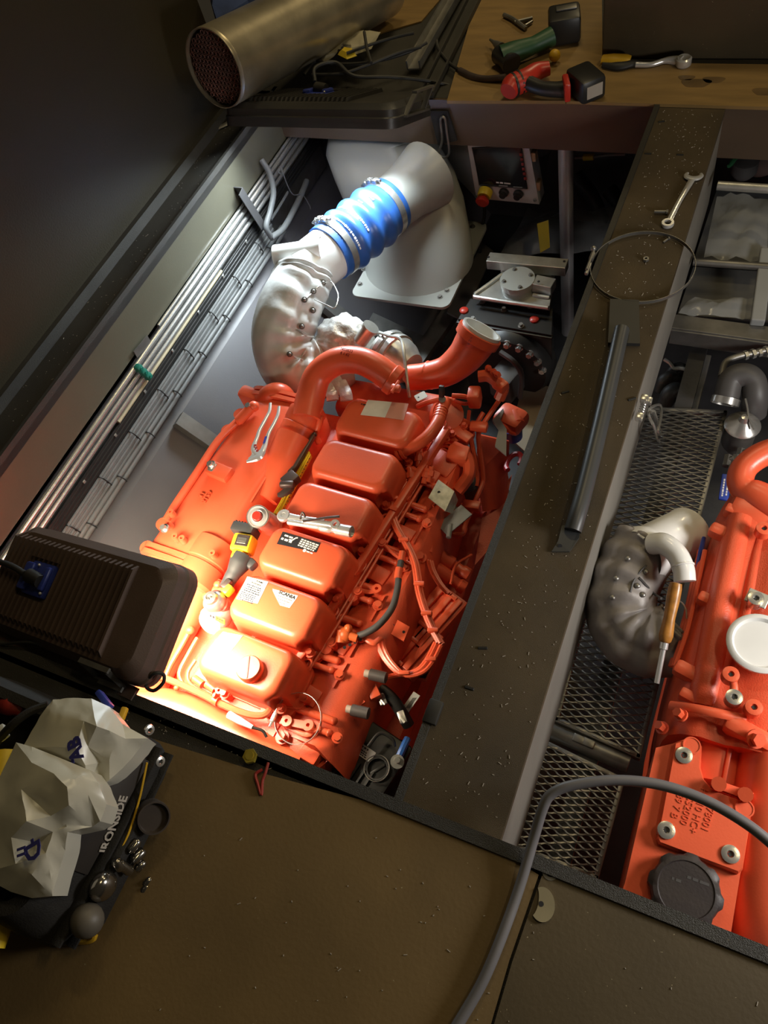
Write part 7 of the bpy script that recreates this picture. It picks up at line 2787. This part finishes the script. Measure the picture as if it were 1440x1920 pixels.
b1 = foil_bag('plastic_bag', [(100, 1312, 0.25), (136, 1308, 0.25), (172, 1310, 0.25), (205, 1325, 0.24), (230, 1358, 0.23), (277, 1384, 0.21), (262, 1404, 0.20), (240, 1430, 0.20), (206, 1462, 0.20), (188, 1476, 0.19), (160, 1470, 0.21), (110, 1430, 0.23), (40, 1404, 0.23), (58, 1372, 0.24), (84, 1330, 0.25)],
              [(92, 1400, 0.265), (95, 1340, 0.262), (120, 1345, 0.27), (158, 1352, 0.275), (175, 1335, 0.268), (182, 1362, 0.278), (160, 1435, 0.245), (142, 1402, 0.268), (165, 1400, 0.25), (188, 1430, 0.215), (215, 1395, 0.24), (205, 1370, 0.262), (235, 1385, 0.232), (205, 1425, 0.225), (128, 1420, 0.25)], 0.06,
              'white plastic bag with blue letters, upper of two on the tool bag')
b2 = foil_bag('plastic_bag', [(30, 1392, 0.265), (60, 1400, 0.272), (110, 1420, 0.275), (168, 1444, 0.27), (184, 1468, 0.262), (200, 1508, 0.24), (188, 1540, 0.235), (172, 1550, 0.23), (126, 1560, 0.25), (122, 1595, 0.23), (112, 1630, 0.215), (98, 1680, 0.20), (60, 1684, 0.20), (20, 1672, 0.21), (-40, 1640, 0.23), (-60, 1500, 0.25), (0, 1455, 0.26)],
              [(60, 1430, 0.295), (100, 1450, 0.30), (150, 1455, 0.285), (90, 1495, 0.285), (125, 1475, 0.298), (40, 1480, 0.29), (68, 1505, 0.275), (130, 1510, 0.282), (165, 1490, 0.27), (95, 1530, 0.27), (125, 1545, 0.255), (50, 1540, 0.285), (0, 1520, 0.27), (20, 1570, 0.265), (0, 1580, 0.25), (70, 1580, 0.245), (100, 1560, 0.255), (85, 1600, 0.25), (60, 1640, 0.24), (95, 1640, 0.225), (30, 1620, 0.25)], 0.07,
              'white plastic bag with a blue letter, lower of two on the tool bag')


def on_bag(px, py, z, px2, py2, body, size, parent, m=BLUEINK):
    a = at(px, py, z)
    b = at(px2, py2, z)
    M = frame(a, b - a, (0.1, -0.2, 1))
    return text(body, size, M, m, parent, 'lettering', bold=0.0012, ext=0.0008)


on_bag(142, 1404, 0.2725, 140, 1394, 'AB', 0.036, b1).rotation_euler = (0, 0, 0)
on_bag(134, 1428, 0.262, 132, 1418, '-', 0.03, b1)
on_bag(60, 1597, 0.268, 62, 1608, 'D', 0.042, b2)
on_bag(63, 1577, 0.268, 65, 1588, '-', 0.03, b2)
on_bag(39, 1597, 0.268, 39, 1608, '11', 0.02, b2)
